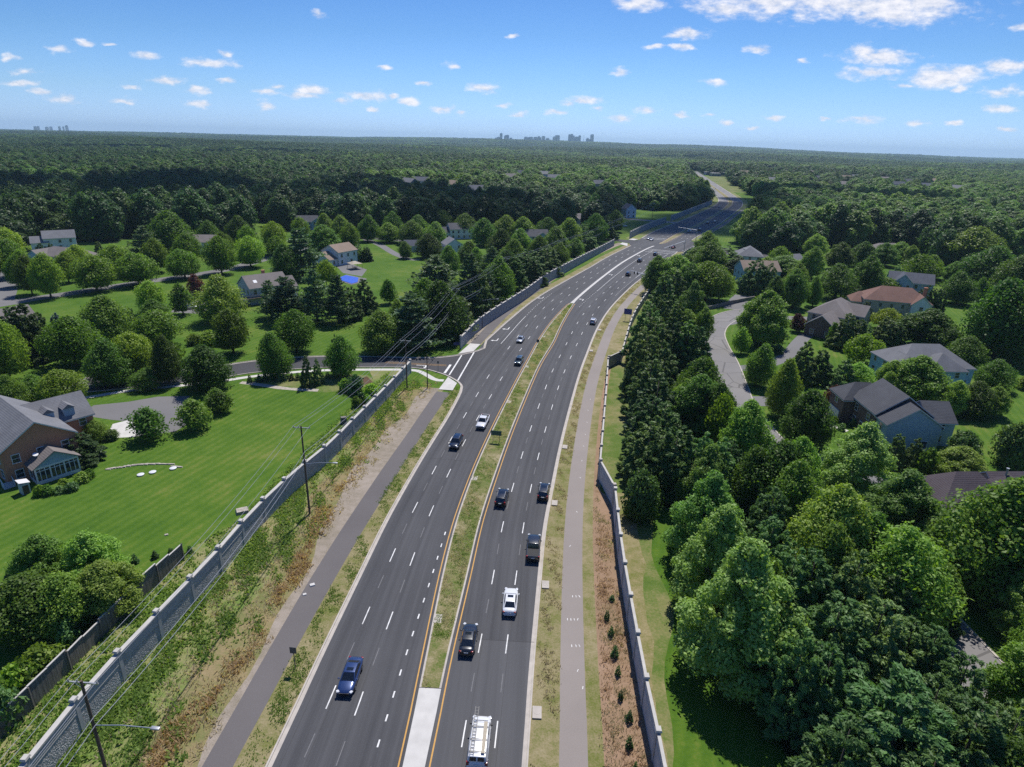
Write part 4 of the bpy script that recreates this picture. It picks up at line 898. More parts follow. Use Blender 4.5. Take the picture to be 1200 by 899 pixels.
# --- right side
house('large blue-sided house with dark shingle roof and brick front', (78.7, 112.8), R(88), [(2.1, 0, 4.4, 10.4, 5.6, 9.0, 'gx'), (9.2, 0, 10.2, 11.0, 6.0, 9.9, 'gx', 'brick_d'), (7.2, -7.2, 8.2, 5.2, 5.2, 8.0, 'gy'), (16.2, 3.0, 6.5, 9.5, 5.2, 8.2, 'hy', 'brick_d')], 'sid_slate', 'roof_dark', doors=[(8.5, 5.6, 0)], garages=[(16.2, 7.85, 0, 4.6)], sparse=((0, 3),))
house('light blue house with a broad grey hip roof', (105.5, 155.5), R(2), [(0, 0, 19, 12.5, 5.2, 9.6, 'hx'), (1.5, -4.4, 9.2, 8, 5.2, 8.6, 'hy'), (-6.5, -2.2, 5, 9, 5.0, 7.6, 'hy')], 'sid_aqua', 'roof_grey')
house('brown-grey hip-roofed house with white garage doors', (107, 206), R(48), [(0, 0, 17, 12, 5.4, 9.5, 'hx'), (-12.4, -1.0, 10, 9, 3.6, 7.0, 'gx', 'brick_d'), (3, -5.5, 8, 7, 5.4, 8.2, 'gy')], 'sid_tan', 'roof_brown', garages=[(-14, -5.55, 0, 2.6), (-10.8, -5.55, 0, 2.6)], chimney=[])
house('tan-walled house with a red-brown hip roof', (137.5, 226), R(-18), [(0, 0, 21, 12, 5.8, 10, 'hx'), (7.2, -4.4, 6, 6, 5.8, 8.6, 'gy', 'sid_white'), (-11, 2, 6, 9, 4, 7, 'hx')], 'sid_tan', 'roof_red', chimney=[(9.6, 2, 10.2)])
house('slate-blue house with twin gables behind the red-roofed house', (164, 262), R(-25), [(0, 0, 16, 10, 5.8, 9, 'gx'), (-3, -4, 7, 8, 5.8, 9.2, 'gy', 'sid_slate')], 'sid_slate', 'roof_slate')
hp = house('purple-brown roofed house low at the right edge', (74, 86), R(3), [(-2.5, 2.0, 12, 9, 4.8, 8.8, 'hx'), (2.8, -2.2, 9, 13, 4.8, 9.3, 'hy'), (7.5, 3.2, 11, 9, 5.0, 8.2, 'gx')], 'sid_tan', 'roof_purple')
f = MB()
for q in ((2.6, .6), (4.4, -.6)): f.tube([(q[0], q[1], 8.6), (q[0], q[1], 10.1)], .14, 10); f.tube([(q[0], q[1], 10.12), (q[0], q[1], 10.3)], .22, 10)
f.build('vent_pipe', M['metal'], hp)
house('bright blue gabled house behind the conifers at the street bend', (106, 277.5), R(2), [(0, 0, 16, 11.5, 6.2, 9.6, 'gx')], 'sid_blue', 'roof_tan')
hh = house('grey hip-roofed house with roof skylights behind the blue gable', (118, 323), R(75), [(0, 0, 15, 12, 5.2, 9.2, 'hx')], 'sid_white', 'roof_grey')
f = MB(); f.box((-1, 2.3, 8.0), (1.3, 1.6, .12)); f.box((1.6, 2.3, 8.0), (1.3, 1.6, .12)); f.build('skylight', M['lamp_clear'], hh)
house('brown-roofed house showing between crowns at the right woods edge', (205, 356), R(10), [(0, 0, 20, 11, 5, 8.4, 'hx')], 'sid_tan', 'roof_brown')
house('small white house glimpsed right of the skylight house', (140, 322), R(30), [(0, 0, 9, 7, 3.4, 6, 'gx')], 'sid_white', 'roof_grey')
# far houses showing as small roofs in the tree canopy
HOUSE_CLEAR = []
far_px = [(480, 221), (497, 219), (532, 224), (596, 213), (610, 208), (640, 209), (720, 201), (760, 203), (775, 199), (700, 222), (905, 216), (960, 213), (988, 212), (1035, 214), (1062, 217), (1000, 211), (1075, 208), (1092, 216), (950, 205), (560, 231), (650, 214), (905, 200), (870, 206), (985, 221), (1050, 221), (1120, 226), (1085, 223)]
adj = ['white-walled', 'grey-roofed', 'tan-roofed', 'pale', 'slate-roofed']
fp = None
for i, (x, y) in enumerate(far_px):
    p = G(x, y + 2); HOUSE_CLEAR.append(p); mats = [('sid_white', 'roof_grey'), ('sid_white', 'roof_slate'), ('sid_tan', 'roof_tan'), ('sid_white', 'roof_brown'), ('sid_grey', 'roof_slate')][i % 5]
    s = 1.25 + .25 * ((i * 7) % 4) / 3
    root = empty('distant_house', (p[0], p[1], 0), R((i * 47) % 90 - 45)); side = 'left' if x < 760 else 'right'
    tag(root, 'distant %s house showing above the canopy %s of the highway' % (adj[i % 5], side), 'house', 'far %s houses %s of the highway' % (adj[i % 5], side)); root.scale = (s, s, 1.0)
    b = MB(); b.box((0, 0, 4.5), (16, 9, 9)); b.build('wall', M[mats[0]], root)
    r = MB(); r.add([(-8.5, -5, 9), (8.5, -5, 9), (8.5, 5, 9), (-8.5, 5, 9), (-8.5, 0, 13.5), (8.5, 0, 13.5)], [(0, 1, 5, 4), (2, 3, 4, 5), (1, 2, 5), (3, 0, 4), (3, 2, 1, 0)]); r.build('roof', M[mats[1]], root)
for i, (x, y, L_, lb) in enumerate([(838, 206.5, 18, 'long pale flat-roofed commercial building beside the far end of the highway'), (850, 205.5, 22, 'second pale commercial building, farther right behind small trees'), (829, 205, 12, 'small grey commercial building where the highway vanishes')]):
    p = G(x, y); HOUSE_CLEAR.append(p); root = empty('commercial_building', (p[0], p[1], 0), R(5)); tag(root, lb, 'building')
    b = MB(); b.box((0, 0, 3), (L_, 14, 6)); b.build('wall', M['sid_tan' if i < 2 else 'sid_grey'], root); b = MB(); b.box((0, 0, 6.2), (L_ + 1, 15, .5)); b.build('roof', M['concrete_w'], root)
    for k in range(int(L_ // 5)): b = MB(); b.box((-L_ / 2 + 2.5 + k * 5, -7.05, 2.2), (3.4, .1, 2.4)); b.build('window', M['pane'], root)
# pool, deck, umbrella
P = [G(399, 325.5), G(405, 323), G(420, 326), G(419, 331), G(412, 333), G(400, 329)]
pl = empty('swimming_pool', (0, 0, 0)); tag(pl, 'swimming pool under a bright blue cover on the lawn', 'pool')
f = MB(); f.prism([G(398, 325.5), G(406, 322), G(430, 327), G(428, 330), G(412, 334), G(399, 330)], 0, .10); f.build('pool_deck', M['drive'], pl, fix=True); f = MB(); f.prism(P, .1, .22); f.build('pool_cover', M['pool_cover'], pl, fix=True)
gz = empty('garden_canopy', (*G(416, 315), 0), R(40)); tag(gz, 'tan square garden canopy on four posts between house and pool', 'canopy')
f = MB(); f.add([(-2.6, -2.6, 2.5), (2.6, -2.6, 2.5), (2.6, 2.6, 2.5), (-2.6, 2.6, 2.5), (-.7, -.7, 3.3), (.7, -.7, 3.3), (.7, .7, 3.3), (-.7, .7, 3.3)], [(0, 1, 5, 4), (1, 2, 6, 5), (2, 3, 7, 6), (3, 0, 4, 7), (4, 5, 6, 7), (3, 2, 1, 0)]); f.build('canopy_cloth', M['canvas'], gz)
for sx in (-2.4, 2.4):
    for sy in (-2.4, 2.4): f = MB(); f.tube([(sx, sy, 0), (sx, sy, 2.55)], .06, 6); f.build('post', M['door'], gz)
f = MB(); f.tube([(0, 0, .7), (0, 0, .76)], 1.0, 14); f.tube([(0, 0, 0), (0, 0, .7)], .1, 8); o = f.build('garden_table', M['deck']); o.location = (*G(416, 315), 0); tag(o, 'round timber table under the tan garden canopy', 'table')
pt = sheet('patio', [(394, 312), (408, 308), (430, 316), (424, 324), (402, 320)], .008, 'drive')
# basketball hoop on the right
bh = empty('basketball_hoop', (*G(1054, 588), 0), R(-5)); tag(bh, 'basketball hoop with a clear backboard behind the blue-sided house', 'basketball hoop')
f = MB(); f.tube([(0, 0, 0), (0, 0, 3.0), (0, -.5, 3.4)], .07, 8); f.build('pole', M['black'], bh)
f = MB()
for a, b in (((-.9, -.6, 2.9), (.9, -.6, 2.9)), ((.9, -.6, 2.9), (.9, -.6, 4.0)), ((.9, -.6, 4.0), (-.9, -.6, 4.0)), ((-.9, -.6, 4.0), (-.9, -.6, 2.9)), ((-.3, -.61, 3.05), (.3, -.61, 3.05)), ((.3, -.61, 3.05), (.3, -.61, 3.5)), ((.3, -.61, 3.5), (-.3, -.61, 3.5)), ((-.3, -.61, 3.5), (-.3, -.61, 3.05))): f.tube([a, b], .045, 4)
f.build('backboard', M['plastic_w'], bh)
f = MB(); f.tube([(.23 * math.cos(a), -.85 + .23 * math.sin(a), 3.05) for a in np.linspace(0, 2 * PI, 13)], .02, 5, cap=False); f.build('rim', M['lamp_red'], bh)
# ------------------------------------------------------------------ foliage meshes: thousands of leaf-clump faces spread through a crown's volume
def unit(v): return v / (np.linalg.norm(v, axis=1)[:, None] + 1e-9)
def leaf_mesh(name, P, Nn, size, mat, aspect=1.0, along=None):
    """one pointed quad per position, facing Nn"""
    n = len(P); ref = RNG.normal(size=(n, 3)) if along is None else along + RNG.normal(size=(n, 3)) * .25
    t = unit(np.cross(Nn, ref)) if along is None else unit(ref - Nn * (ref * Nn).sum(1)[:, None])
    b = np.cross(Nn, t); s = size[:, None]
    bend = Nn * s * .18 * RNG.uniform(-1, 1, (n, 1))
    V = np.empty((n, 4, 3)); V[:, 0] = P - t * s * aspect; V[:, 1] = P - b * s * .62 + bend; V[:, 2] = P + t * s * aspect; V[:, 3] = P + b * s * .62 + bend
    me = bpy.data.meshes.new(name); me.vertices.add(4 * n); me.loops.add(4 * n); me.polygons.add(n)
    me.vertices.foreach_set('co', V.astype(np.float32).ravel()); me.loops.foreach_set('vertex_index', np.arange(4 * n, dtype=np.int32))
    me.polygons.foreach_set('loop_start', np.arange(0, 4 * n, 4, dtype=np.int32)); me.polygons.foreach_set('loop_total', np.full(n, 4, dtype=np.int32))
    me.materials.append(mat); me.update(calc_edges=True); me.validate(); return me
def crown(name, mat, h, w, base=.18, npuff=46, leaves=7000, leaf=.30, prof=None, flat=.85, seed=0, puff=(.15, .26), loose=.0, up=.25, aspect=1.0, nrand=.55):
    r = np.random.default_rng(seed); prof = prof or (lambda t: math.sin(PI * min(1, .12 + t * .88) ** .85) ** .7)
    cs = []; rs = []
    lean = r.normal(size=2) * w * .05
    for k in range(npuff):
        t = (k + r.uniform(.1, .9)) / npuff; t = t ** .9; a = k * 2.39996 + r.normal() * .35; rad = prof(t) * w / 2
        pr = w * r.uniform(*puff) * (.55 + .45 * prof(t)); q = max(0, rad - pr * .75) * (r.uniform(.75, 1.12) if k % 4 else r.uniform(.1, .6))
        cs.append((math.cos(a) * q + lean[0] * t, math.sin(a) * q + lean[1] * t, h * (base + (1 - base) * t) - pr * .35)); rs.append(pr)
    cs = np.array(cs); rs = np.array(rs); pk = rs ** 2 / (rs ** 2).sum(); idx = r.choice(len(cs), leaves, p=pk)
    d = r.normal(size=(leaves, 3)); d[:, 2] += .30; d = unit(d)
    rad = rs[idx] * (r.uniform(.62, 1.06, leaves) + (r.random(leaves) < loose) * r.uniform(0, .5, leaves))
    lump = 1 + .16 * np.sin(d[:, 0] * 5 + idx) * np.sin(d[:, 1] * 5 + idx * 1.7)
    P = cs[idx] + d * (rad * lump)[:, None] * np.array([1, 1, flat])
    P[:, 2] = np.maximum(P[:, 2], h * base * .75)
    Nn = unit(d * .85 + np.array([0, 0, up]) + r.normal(size=(leaves, 3)) * nrand)
    return leaf_mesh(name, P, Nn, leaf * r.uniform(.6, 1.35, leaves), mat, aspect)
def conifer(name, mat, h, w, base=.04, layers=26, leaf=.32, seed=0, power=.85, droop=.25, dens=1.0, round_=.0, sprays=True):
    r = np.random.default_rng(seed); P = []; D = []
    for k in range(layers):
        t = (k + .5) / layers; R_ = w / 2 * ((1 - t) ** power * (1 - round_) + round_ * math.sqrt(max(0, 1 - t ** 2.6))) + .12
        nb = max(5, int((7 + 13 * (1 - t)) * dens)); off = r.uniform(0, 6.28)
        for j in range(nb):
            a = off + j * 2 * PI / nb + r.normal() * .16; L = R_ * r.uniform(.78, 1.14); z0 = h * (base + (1 - base) * t) + r.normal() * h * .010
            m = max(4, int(L / (leaf * .36)))
            for i in range(m):
                u = (i + r.random()) / m
                if u < .30 and L > 1.0: continue
                q = L * u; side = r.normal() * .22 * L * (1 - u * .5)
                P.append((math.cos(a) * q - math.sin(a) * side, math.sin(a) * q + math.cos(a) * side, z0 - droop * q * u + r.normal() * .08 * leaf + .25 * leaf * r.random()))
                D.append((math.cos(a) + r.normal() * .35, math.sin(a) + r.normal() * .35, .35 + r.normal() * .3))
    P = np.array(P); D = unit(np.array(D)); n = len(P)
    up = np.array([0, 0, 1.0]); Nn = unit(up * .8 + D * .55 * r.uniform(-.2, 1.2, (n, 1)) + r.normal(size=(n, 3)) * .42)
    return leaf_mesh(name, P, Nn, leaf * r.uniform(.6, 1.3, n), mat, 1.25, D)
def pine_crown(name, mat, h, w, seed=0, leaf=.30):
    r = np.random.default_rng(seed); P = []; D = []
    for k in range(15):
        t = (k + .3) / 15; z = h * (.12 + .88 * t); R_ = w / 2 * (1 - t) ** .6 * r.uniform(.75, 1.1) + .4; nb = int(11 - 4 * t)
        for j in range(nb):
            a = r.uniform(0, 6.28); L = R_ * r.uniform(.55, 1.15)
            for i in range(int(14 + 46 * L / (w / 2))):
                u = r.uniform(.35, 1.0); q = L * u; s = r.normal() * .20 * L
                P.append((math.cos(a) * q - math.sin(a) * s, math.sin(a) * q + math.cos(a) * s, z + .16 * q * u + r.normal() * .16 * leaf * 2)); D.append((math.cos(a) + r.normal() * .5, math.sin(a) + r.normal() * .5, .5 + r.normal() * .4))
    P = np.array(P); D = unit(np.array(D)); n = len(P); Nn = unit(np.array([0, 0, .8]) + r.normal(size=(n, 3)) * .7)
    return leaf_mesh(name, P, Nn, leaf * r.uniform(.6, 1.3, n), mat, 1.35, D)
def trunk_mesh(name, h, r0, limbs=5, spread=2.0, seed=0, top=.75):
    r = np.random.default_rng(seed); mb = MB(); mb.tube([(0, 0, -.1), (0, 0, h * .12), (.05, .03, h * .4), (0, .05, h * top)], [r0 * 1.35, r0, r0 * .7, r0 * .2], 8)
    for k in range(limbs):
        a = k * 2.4 + r.uniform(-.3, .3); z = h * r.uniform(.22, .5); L = spread * r.uniform(.6, 1.0)
        mb.tube([(0, 0, z), (math.cos(a) * L * .5, math.sin(a) * L * .5, z + h * .10), (math.cos(a) * L, math.sin(a) * L, z + h * .24)], [r0 * .5, r0 * .33, r0 * .1], 5)
    return mb.mesh(name, M['trunk'], smooth=True)
def cone_crown(name, mat, h, w, base=.03, npuff=120, leaves=9000, leaf=.26, seed=0, power=.8, blunt=.12, puff=.10, upd=.45, jit=.18, aspect=1.5):
    """evergreen: many small outward-pointing sprays over a cone, with a dark heart"""
    r = np.random.default_rng(seed); cs = []; rs = []; ds = []
    for k in range(npuff):
        u = (k + r.random()) / npuff; t = 1 - (1 - u) ** .58; a = k * 2.39996 + r.normal() * .3; R_ = w / 2 * ((1 - t) ** power * (1 - blunt) + blunt * math.sqrt(max(0, 1 - t ** 3)))
        q = R_ * (1 + r.normal() * jit) * (.55 if k % 6 == 0 else .9); q = max(q, .02)
        cs.append((math.cos(a) * q, math.sin(a) * q, h * (base + (1 - base) * t) + r.normal() * h * .012)); rs.append(w * puff * r.uniform(.7, 1.35) * (.55 + .45 * (1 - t))); ds.append((math.cos(a), math.sin(a), upd + r.normal() * .15))
    cs = np.array(cs); rs = np.array(rs); ds = unit(np.array(ds)); idx = r.choice(npuff, leaves, p=rs ** 2 / (rs ** 2).sum())
    d = unit(r.normal(size=(leaves, 3)) + ds[idx] * .9); P = cs[idx] + d * (rs[idx] * r.uniform(.45, 1.1, leaves))[:, None] * np.array([1, 1, .85]) + ds[idx] * (rs[idx] * .35)[:, None]
    P[:, 2] = np.maximum(P[:, 2], .15)
    Nn = unit(d * .6 + np.array([0, 0, .45]) + r.normal(size=(leaves, 3)) * .55)
    return leaf_mesh(name, P, Nn, leaf * r.uniform(.6, 1.35, leaves), mat, aspect, unit(ds[idx] + d * .6))
round_prof = lambda t: math.sqrt(max(0, 1 - (2 * t - .92) ** 2 * .95)) if t < .96 else .25
oval_prof = lambda t: (math.sin(PI * (.10 + .90 * t) ** .8)) ** .65 if t < .98 else .15
tall_prof = lambda t: max(.1, math.sin(PI * (.13 + .87 * t) ** .62)) ** .75
flat_prof = lambda t: max(.2, math.cos((t - .35) * 2.0))
# species: list of (crown mesh, trunk mesh, nominal height, nominal width)
SP = {}
def species(code, kind, cat, word, items): SP[code] = dict(kind=kind, cat=cat, word=word, items=items)
def brd(code, n, mat, h, w, **kw):
    out = []
    for i in range(n):
        sd = hash_(code) + i * 17; out.append((crown('crown', M[mat], h, w, seed=sd, **kw), trunk_mesh('trunk', h, .022 * h + .02, seed=sd, spread=w * .3), h, w))
    return out
def hash_(s): return sum((i + 1) * ord(c) * 31 for i, c in enumerate(s)) % 9973
species('M', 'maple_tree', 'tree', 'round-crowned maple', brd('M', 4, 'f_maple', 10, 9.5, base=.20, npuff=64, leaves=15000, leaf=.20, prof=round_prof))
species('O', 'oak_tree', 'tree', 'dark broad-leaved tree', brd('O', 4, 'f_oak', 13, 11, base=.14, npuff=78, leaves=22000, leaf=.215, prof=oval_prof))
species('B', 'poplar_tree', 'tree', 'tall pale-leaved tree', brd('B', 4, 'f_light', 16, 12, base=.10, npuff=95, leaves=40000, leaf=.185, prof=tall_prof, puff=(.085, .15), loose=.1, up=.35))
species('G', 'leafy_tree', 'tree', 'mid-green leafy tree', brd('G', 4, 'f_mid', 13, 10, base=.12, npuff=84, leaves=28000, leaf=.185, prof=oval_prof, puff=(.10, .18), loose=.12, up=.35))
species('L', 'ornamental_tree', 'tree', 'lime-green spreading tree', brd('L', 2, 'f_lime', 7, 10, base=.30, npuff=34, leaves=5500, leaf=.26, prof=flat_prof))
species('W', 'open_crowned_tree', 'tree', 'loose feathery tree', brd('W', 3, 'f_mid', 11, 9, base=.12, npuff=60, leaves=14000, leaf=.15, prof=oval_prof, loose=.5, puff=(.10, .2), aspect=1.4))
species('Y', 'young_tree', 'tree', 'young open-crowned tree', brd('Y', 3, 'f_oak', 6, 6, base=.22, npuff=30, leaves=2900, leaf=.22, prof=oval_prof, loose=.25))
species('R', 'red_leaved_tree', 'tree', 'dark red-leaved tree', brd('R', 1, 'f_red', 5, 5.5, base=.2, npuff=28, leaves=3600, leaf=.20, prof=flat_prof))
def conif(code, n, mat, h, w, **kw):
    out = []
    for i in range(n):
        sd = hash_(code) + i * 13; out.append((cone_crown('crown', M[mat], h, w, seed=sd, **kw), trunk_mesh('trunk', h, .014 * h + .03, limbs=0, seed=sd, top=.92), h, w))
    return out
species('C', 'cypress_tree', 'tree', 'dense dark evergreen', conif('C', 4, 'f_con', 12, 6.5, npuff=150, leaves=16000, leaf=.18, power=.7, blunt=.42, puff=.095, upd=1.1))
species('S', 'spruce_tree', 'tree', 'dark pointed spruce', conif('S', 3, 'f_con', 11, 6.5, npuff=120, leaves=12000, leaf=.20, power=.95, blunt=.10, puff=.10, upd=.1))
species('F', 'fir_tree', 'tree', 'mid-green fir', conif('F', 4, 'f_fir', 15, 9.5, npuff=190, leaves=32000, leaf=.185, power=.75, blunt=.28, puff=.085, upd=.6, jit=.2))
species('K', 'blue_spruce', 'tree', 'small bluish spruce', conif('K', 1, 'f_blue', 7, 4.5, npuff=80, leaves=4500, leaf=.2, power=.95, blunt=.1, puff=.11, upd=.2))
species('V', 'columnar_evergreen', 'tree', 'narrow dark columnar evergreen', conif('V', 2, 'f_con', 7, 2.2, npuff=70, leaves=3000, leaf=.16, power=.5, blunt=.6, puff=.16, upd=1.6))
species('T', 'cone_shaped_evergreen', 'tree', 'slim cone-shaped evergreen', conif('T', 2, 'f_fir', 7, 3.4, npuff=70, leaves=3200, leaf=.18, power=.9, blunt=.15, puff=.13, upd=.6))
species('P', 'pine_tree', 'tree', 'soft blue-green pine', [(pine_crown('crown', M['f_pine'], 13, 11, seed=40 + i), trunk_mesh('trunk', 13, .26, limbs=4, seed=i), 13, 11) for i in range(3)])
species('H', 'holly_bush', 'bush', 'big rounded dark holly', [(crown('crown', M['f_con'], 6, 7, base=.03, npuff=40, leaves=6500, leaf=.24, prof=round_prof, seed=71), trunk_mesh('trunk', 6, .12, seed=2), 6, 7)])
species('U', 'round_bush', 'bush', 'low rounded bush', [(crown('crown', M[m_], 2, 2.6, base=.02, npuff=16, leaves=1300, leaf=.15, prof=round_prof, seed=80 + i, puff=(.2, .32)), trunk_mesh('trunk', 1.4, .05, limbs=2, seed=i, spread=.5), 2, 2.6) for i, m_ in enumerate(('f_oak', 'f_maple', 'f_fir'))])
species('D', 'forest_tree', 'tree', 'woodland tree', brd('D', 5, 'f_wood', 17, 14, base=.10, npuff=44, leaves=7500, leaf=.50, prof=round_prof, puff=(.14, .25), loose=.1, up=.5, nrand=.28))
species('E', 'forest_evergreen', 'tree', 'woodland evergreen', conif('E', 2, 'f_con', 18, 9.5, npuff=80, leaves=5200, leaf=.42, power=.7, blunt=.35, puff=.12, upd=.5))
PROTO_T = {}; USED = {}
TREES = []      # (root, species, x, y, crown width, height, px, py)
def tree_at(code, x, y, h, w, label=None, group=None, variant=None, rz=None):
    S_ = SP[code]; k = USED.get(code, 0); USED[code] = k + 1; v = (k if variant is None else variant) % len(S_['items']); cm, tm, h0, w0 = S_['items'][v]
    root = empty(S_['kind'], (x, y, 0), random.uniform(0, 6.28) if rz is None else rz)
    t = link('trunk', tm, root); c = link('crown', cm, root); KIDS[root.name] = [t, c]
    root.scale = (w / w0, w / w0, h / h0); tag(root, label, S_['cat'], group)
    PROTO_T.setdefault((code, v), c); return root
WS = dict(M=1.2, O=1.2, G=1.22, B=1.12, C=1.38, F=1.15, S=1.2, P=1.2, W=1.2, Y=1.12, L=1.1, U=1.1); HS = dict(M=1.04, G=1.04, O=1.04, P=1.05)
def tree_px(x, ytop, ybase, wpx, code):
    gx, gy = G(x, ybase); h = max(.8, height_at(x, ybase, x, ytop)) * HS.get(code, 1.0); w = wpx * zdepth(gx, gy, h * .5) / FPX * (WS.get(code, 1.0) if not ((x > 870 and ybase < 570) or (x < 480 and ybase < 520)) else min(1.06, WS.get(code, 1.0)))
    r = tree_at(code, gx, gy, h, w); TREES.append((r, code, gx, gy, w, h, x, (ytop + ybase) / 2)); return r
L_ = []
# ---- left: far street rows
L_ += [(60, 300, 349, 34, 'M'), (38, 302, 345, 28, 'M'), (114, 301, 341, 46, 'M'), (164, 299, 334, 45, 'M'), (217, 294, 326, 37, 'M'), (260, 280, 321, 35, 'M'), (294, 279, 313, 33, 'M'), (139, 289, 324, 36, 'M'), (184, 282, 319, 29, 'M'), (222, 276, 312, 31, 'M'), (263, 274, 306, 24, 'M'), (292, 267, 302, 24, 'M'), (81, 297, 331, 25, 'M'), (94, 289, 318, 26, 'M'), (31, 295, 335, 24, 'M'), (14, 270, 311, 34, 'M'), (16, 283, 325, 35, 'M'), (22, 303, 336, 24, 'M'), (-12, 285, 330, 34, 'M'),
 (173, 266, 311, 42, 'P'), (203, 250, 297, 50, 'O'), (118, 282, 302, 12, 'S'), (63, 285, 305, 14, 'S'), (50, 284, 303, 12, 'S'), (280, 255, 288, 30, 'O'), (247, 258, 292, 28, 'W')]
# ---- left: middle lawn between the two streets
L_ += [(180, 331, 367, 33, 'M'), (186, 352, 381, 35, 'O'), (157, 359, 391, 14, 'S'), (187, 367, 406, 54, 'M'), (125, 348, 399, 55, 'O'), (69, 365, 393, 15, 'K'), (38, 353, 424, 46, 'S'), (22, 357, 410, 30, 'S'), (55, 362, 420, 30, 'S'), (89, 374, 428, 60, 'M'), (131, 400, 452, 50, 'O'), (159, 392, 441, 48, 'M'), (199, 395, 449, 35, 'O'), (246, 406, 455, 56, 'O'), (274, 365, 414, 41, 'M'), (215, 334, 369, 28, 'Y'), (260, 323, 376, 55, 'W'), (172, 432, 456, 33, 'W'), (78, 435, 474, 50, 'M'), (37, 439, 471, 36, 'W'), (12, 378, 446, 46, 'M'), (2, 366, 430, 40, 'O'), (-22, 400, 462, 44, 'O'), (232, 322, 350, 20, 'R'), (247, 388, 404, 24, 'U'), (228, 392, 404, 20, 'U'), (262, 392, 404, 18, 'U'), (20, 440, 480, 34, 'O'), (205, 400, 425, 22, 'U'), (255, 455, 482, 26, 'Y')]
# ---- left: centre
L_ += [(322, 262, 298, 28, 'M'), (324, 278, 301, 25, 'L'), (354, 257, 286, 22, 'M'), (382, 265, 299, 38, 'G'), (410, 264, 293, 24, 'M'), (355, 270, 326, 55, 'P'), (338, 289, 330, 35, 'O'), (383, 306, 336, 25, 'L'), (338, 326, 377, 55, 'P'), (372, 317, 377, 46, 'P'), (397, 324, 379, 40, 'P'), (428, 326, 366, 27, 'S'), (318, 330, 372, 28, 'P'), (412, 335, 374, 24, 'C'), (348, 367, 413, 45, 'M'), (324, 392, 442, 38, 'O'), (361, 415, 453, 14, 'S'), (373, 419, 450, 12, 'T'), (396, 390, 440, 12, 'T'), (401, 395, 441, 36, 'W'), (457, 329, 356, 22, 'Y'), (510, 301, 354, 60, 'P'), (550, 299, 367, 42, 'P'), (447, 367, 413, 50, 'O'), (484, 347, 408, 60, 'P'), (520, 335, 398, 52, 'O'), (540, 350, 392, 34, 'P'), (583, 305, 352, 34, 'O'), (594, 295, 338, 32, 'O'), (562, 312, 366, 28, 'S'), (500, 330, 388, 40, 'O'), (470, 372, 410, 40, 'O'), (466, 352, 378, 20, 'Y'), (572, 318, 358, 26, 'P'),
 (420, 287, 306, 10, 'V'), (430, 287, 306, 10, 'V'), (420, 284, 304, 9, 'V'), (430, 289, 306, 11, 'V'), (476, 284, 303, 17, 'O'), (503, 275, 302, 28, 'O'), (400, 254, 282, 26, 'O'), (431, 254, 283, 24, 'O'), (456, 262, 284, 28, 'O'), (482, 260, 286, 30, 'O'), (461, 250, 278, 24, 'O'), (382, 252, 280, 24, 'O'), (491, 254, 280, 24, 'O'), (517, 248, 274, 26, 'O'), (567, 258, 288, 28, 'O'), (508, 262, 288, 26, 'O'), (585, 270, 304, 28, 'O'), (548, 284, 312, 24, 'O'), (545, 252, 278, 26, 'O'), (560, 292, 318, 20, 'O'), (600, 282, 318, 28, 'O'), (618, 292, 330, 26, 'C'), (632, 278, 312, 26, 'O'), (650, 268, 302, 30, 'O'), (665, 258, 294, 30, 'O'), (680, 262, 292, 24, 'C'), (695, 252, 284, 28, 'O'), (640, 256, 282, 26, 'O'), (612, 256, 284, 26, 'O'), (590, 254, 282, 26, 'O'), (625, 302, 334, 24, 'S'), (640, 290, 322, 24, 'C'), (708, 252, 280, 22, 'S'), (655, 286, 310, 20, 'O'), (672, 280, 300, 20, 'O'), (720, 248, 272, 20, 'O'), (602, 300, 340, 26, 'S'), (528, 290, 320, 22, 'O'), (576, 290, 322, 24, 'P'), (610, 270, 300, 24, 'O'),
 (463, 384, 405, 30, 'U'), (505, 396, 408, 16, 'U'), (496, 398, 407, 12, 'U')]
# ---- left: lawn near the brick house, and by the fence
L_ += [(177, 477, 513, 44, 'Y'), (228, 468, 502, 42, 'Y'), (258, 459, 484, 28, 'Y'), (95, 506, 541, 32, 'C'), (112, 492, 516, 28, 'W'), (131, 503, 515, 17, 'H'), (76, 561, 570, 13, 'U'), (84, 565, 574, 16, 'U'), (97, 554, 565, 17, 'U'), (105, 550, 560, 14, 'U'), (69, 570, 578, 13, 'U'), (58, 568, 579, 14, 'U'), (48, 568, 580, 14, 'U'),
 (56, 625, 690, 56, 'G'), (114, 620, 688, 60, 'G'), (132, 655, 716, 60, 'G'), (48, 672, 736, 84, 'O'), (82, 672, 735, 60, 'O'), (84, 728, 756, 24, 'U'), (55, 754, 786, 46, 'U'), (20, 778, 815, 44, 'U'), (2, 800, 850, 46, 'U'), (12, 664, 676, 8, 'T'), (158, 648, 660, 8, 'T'), (182, 644, 654, 7, 'T'), (201, 641, 651, 7, 'T'), (36, 770, 805, 36, 'U'), (8, 684, 716, 36, 'O'), (223, 639, 648, 6, 'T'),
 (436, 450, 462, 19, 'U'), (423, 461, 474, 14, 'U'), (418, 465, 477, 12, 'U'), (430, 463, 474, 12, 'U'), (415, 440, 460, 22, 'U'), (405, 444, 458, 18, 'U')]
for i, x in enumerate((293, 304, 311, 319, 328, 333, 342, 349, 384, 393)): L_.append((x, 438 - (x - 293) * .03, 448 - (x - 293) * .05, 5.5, 'T'))
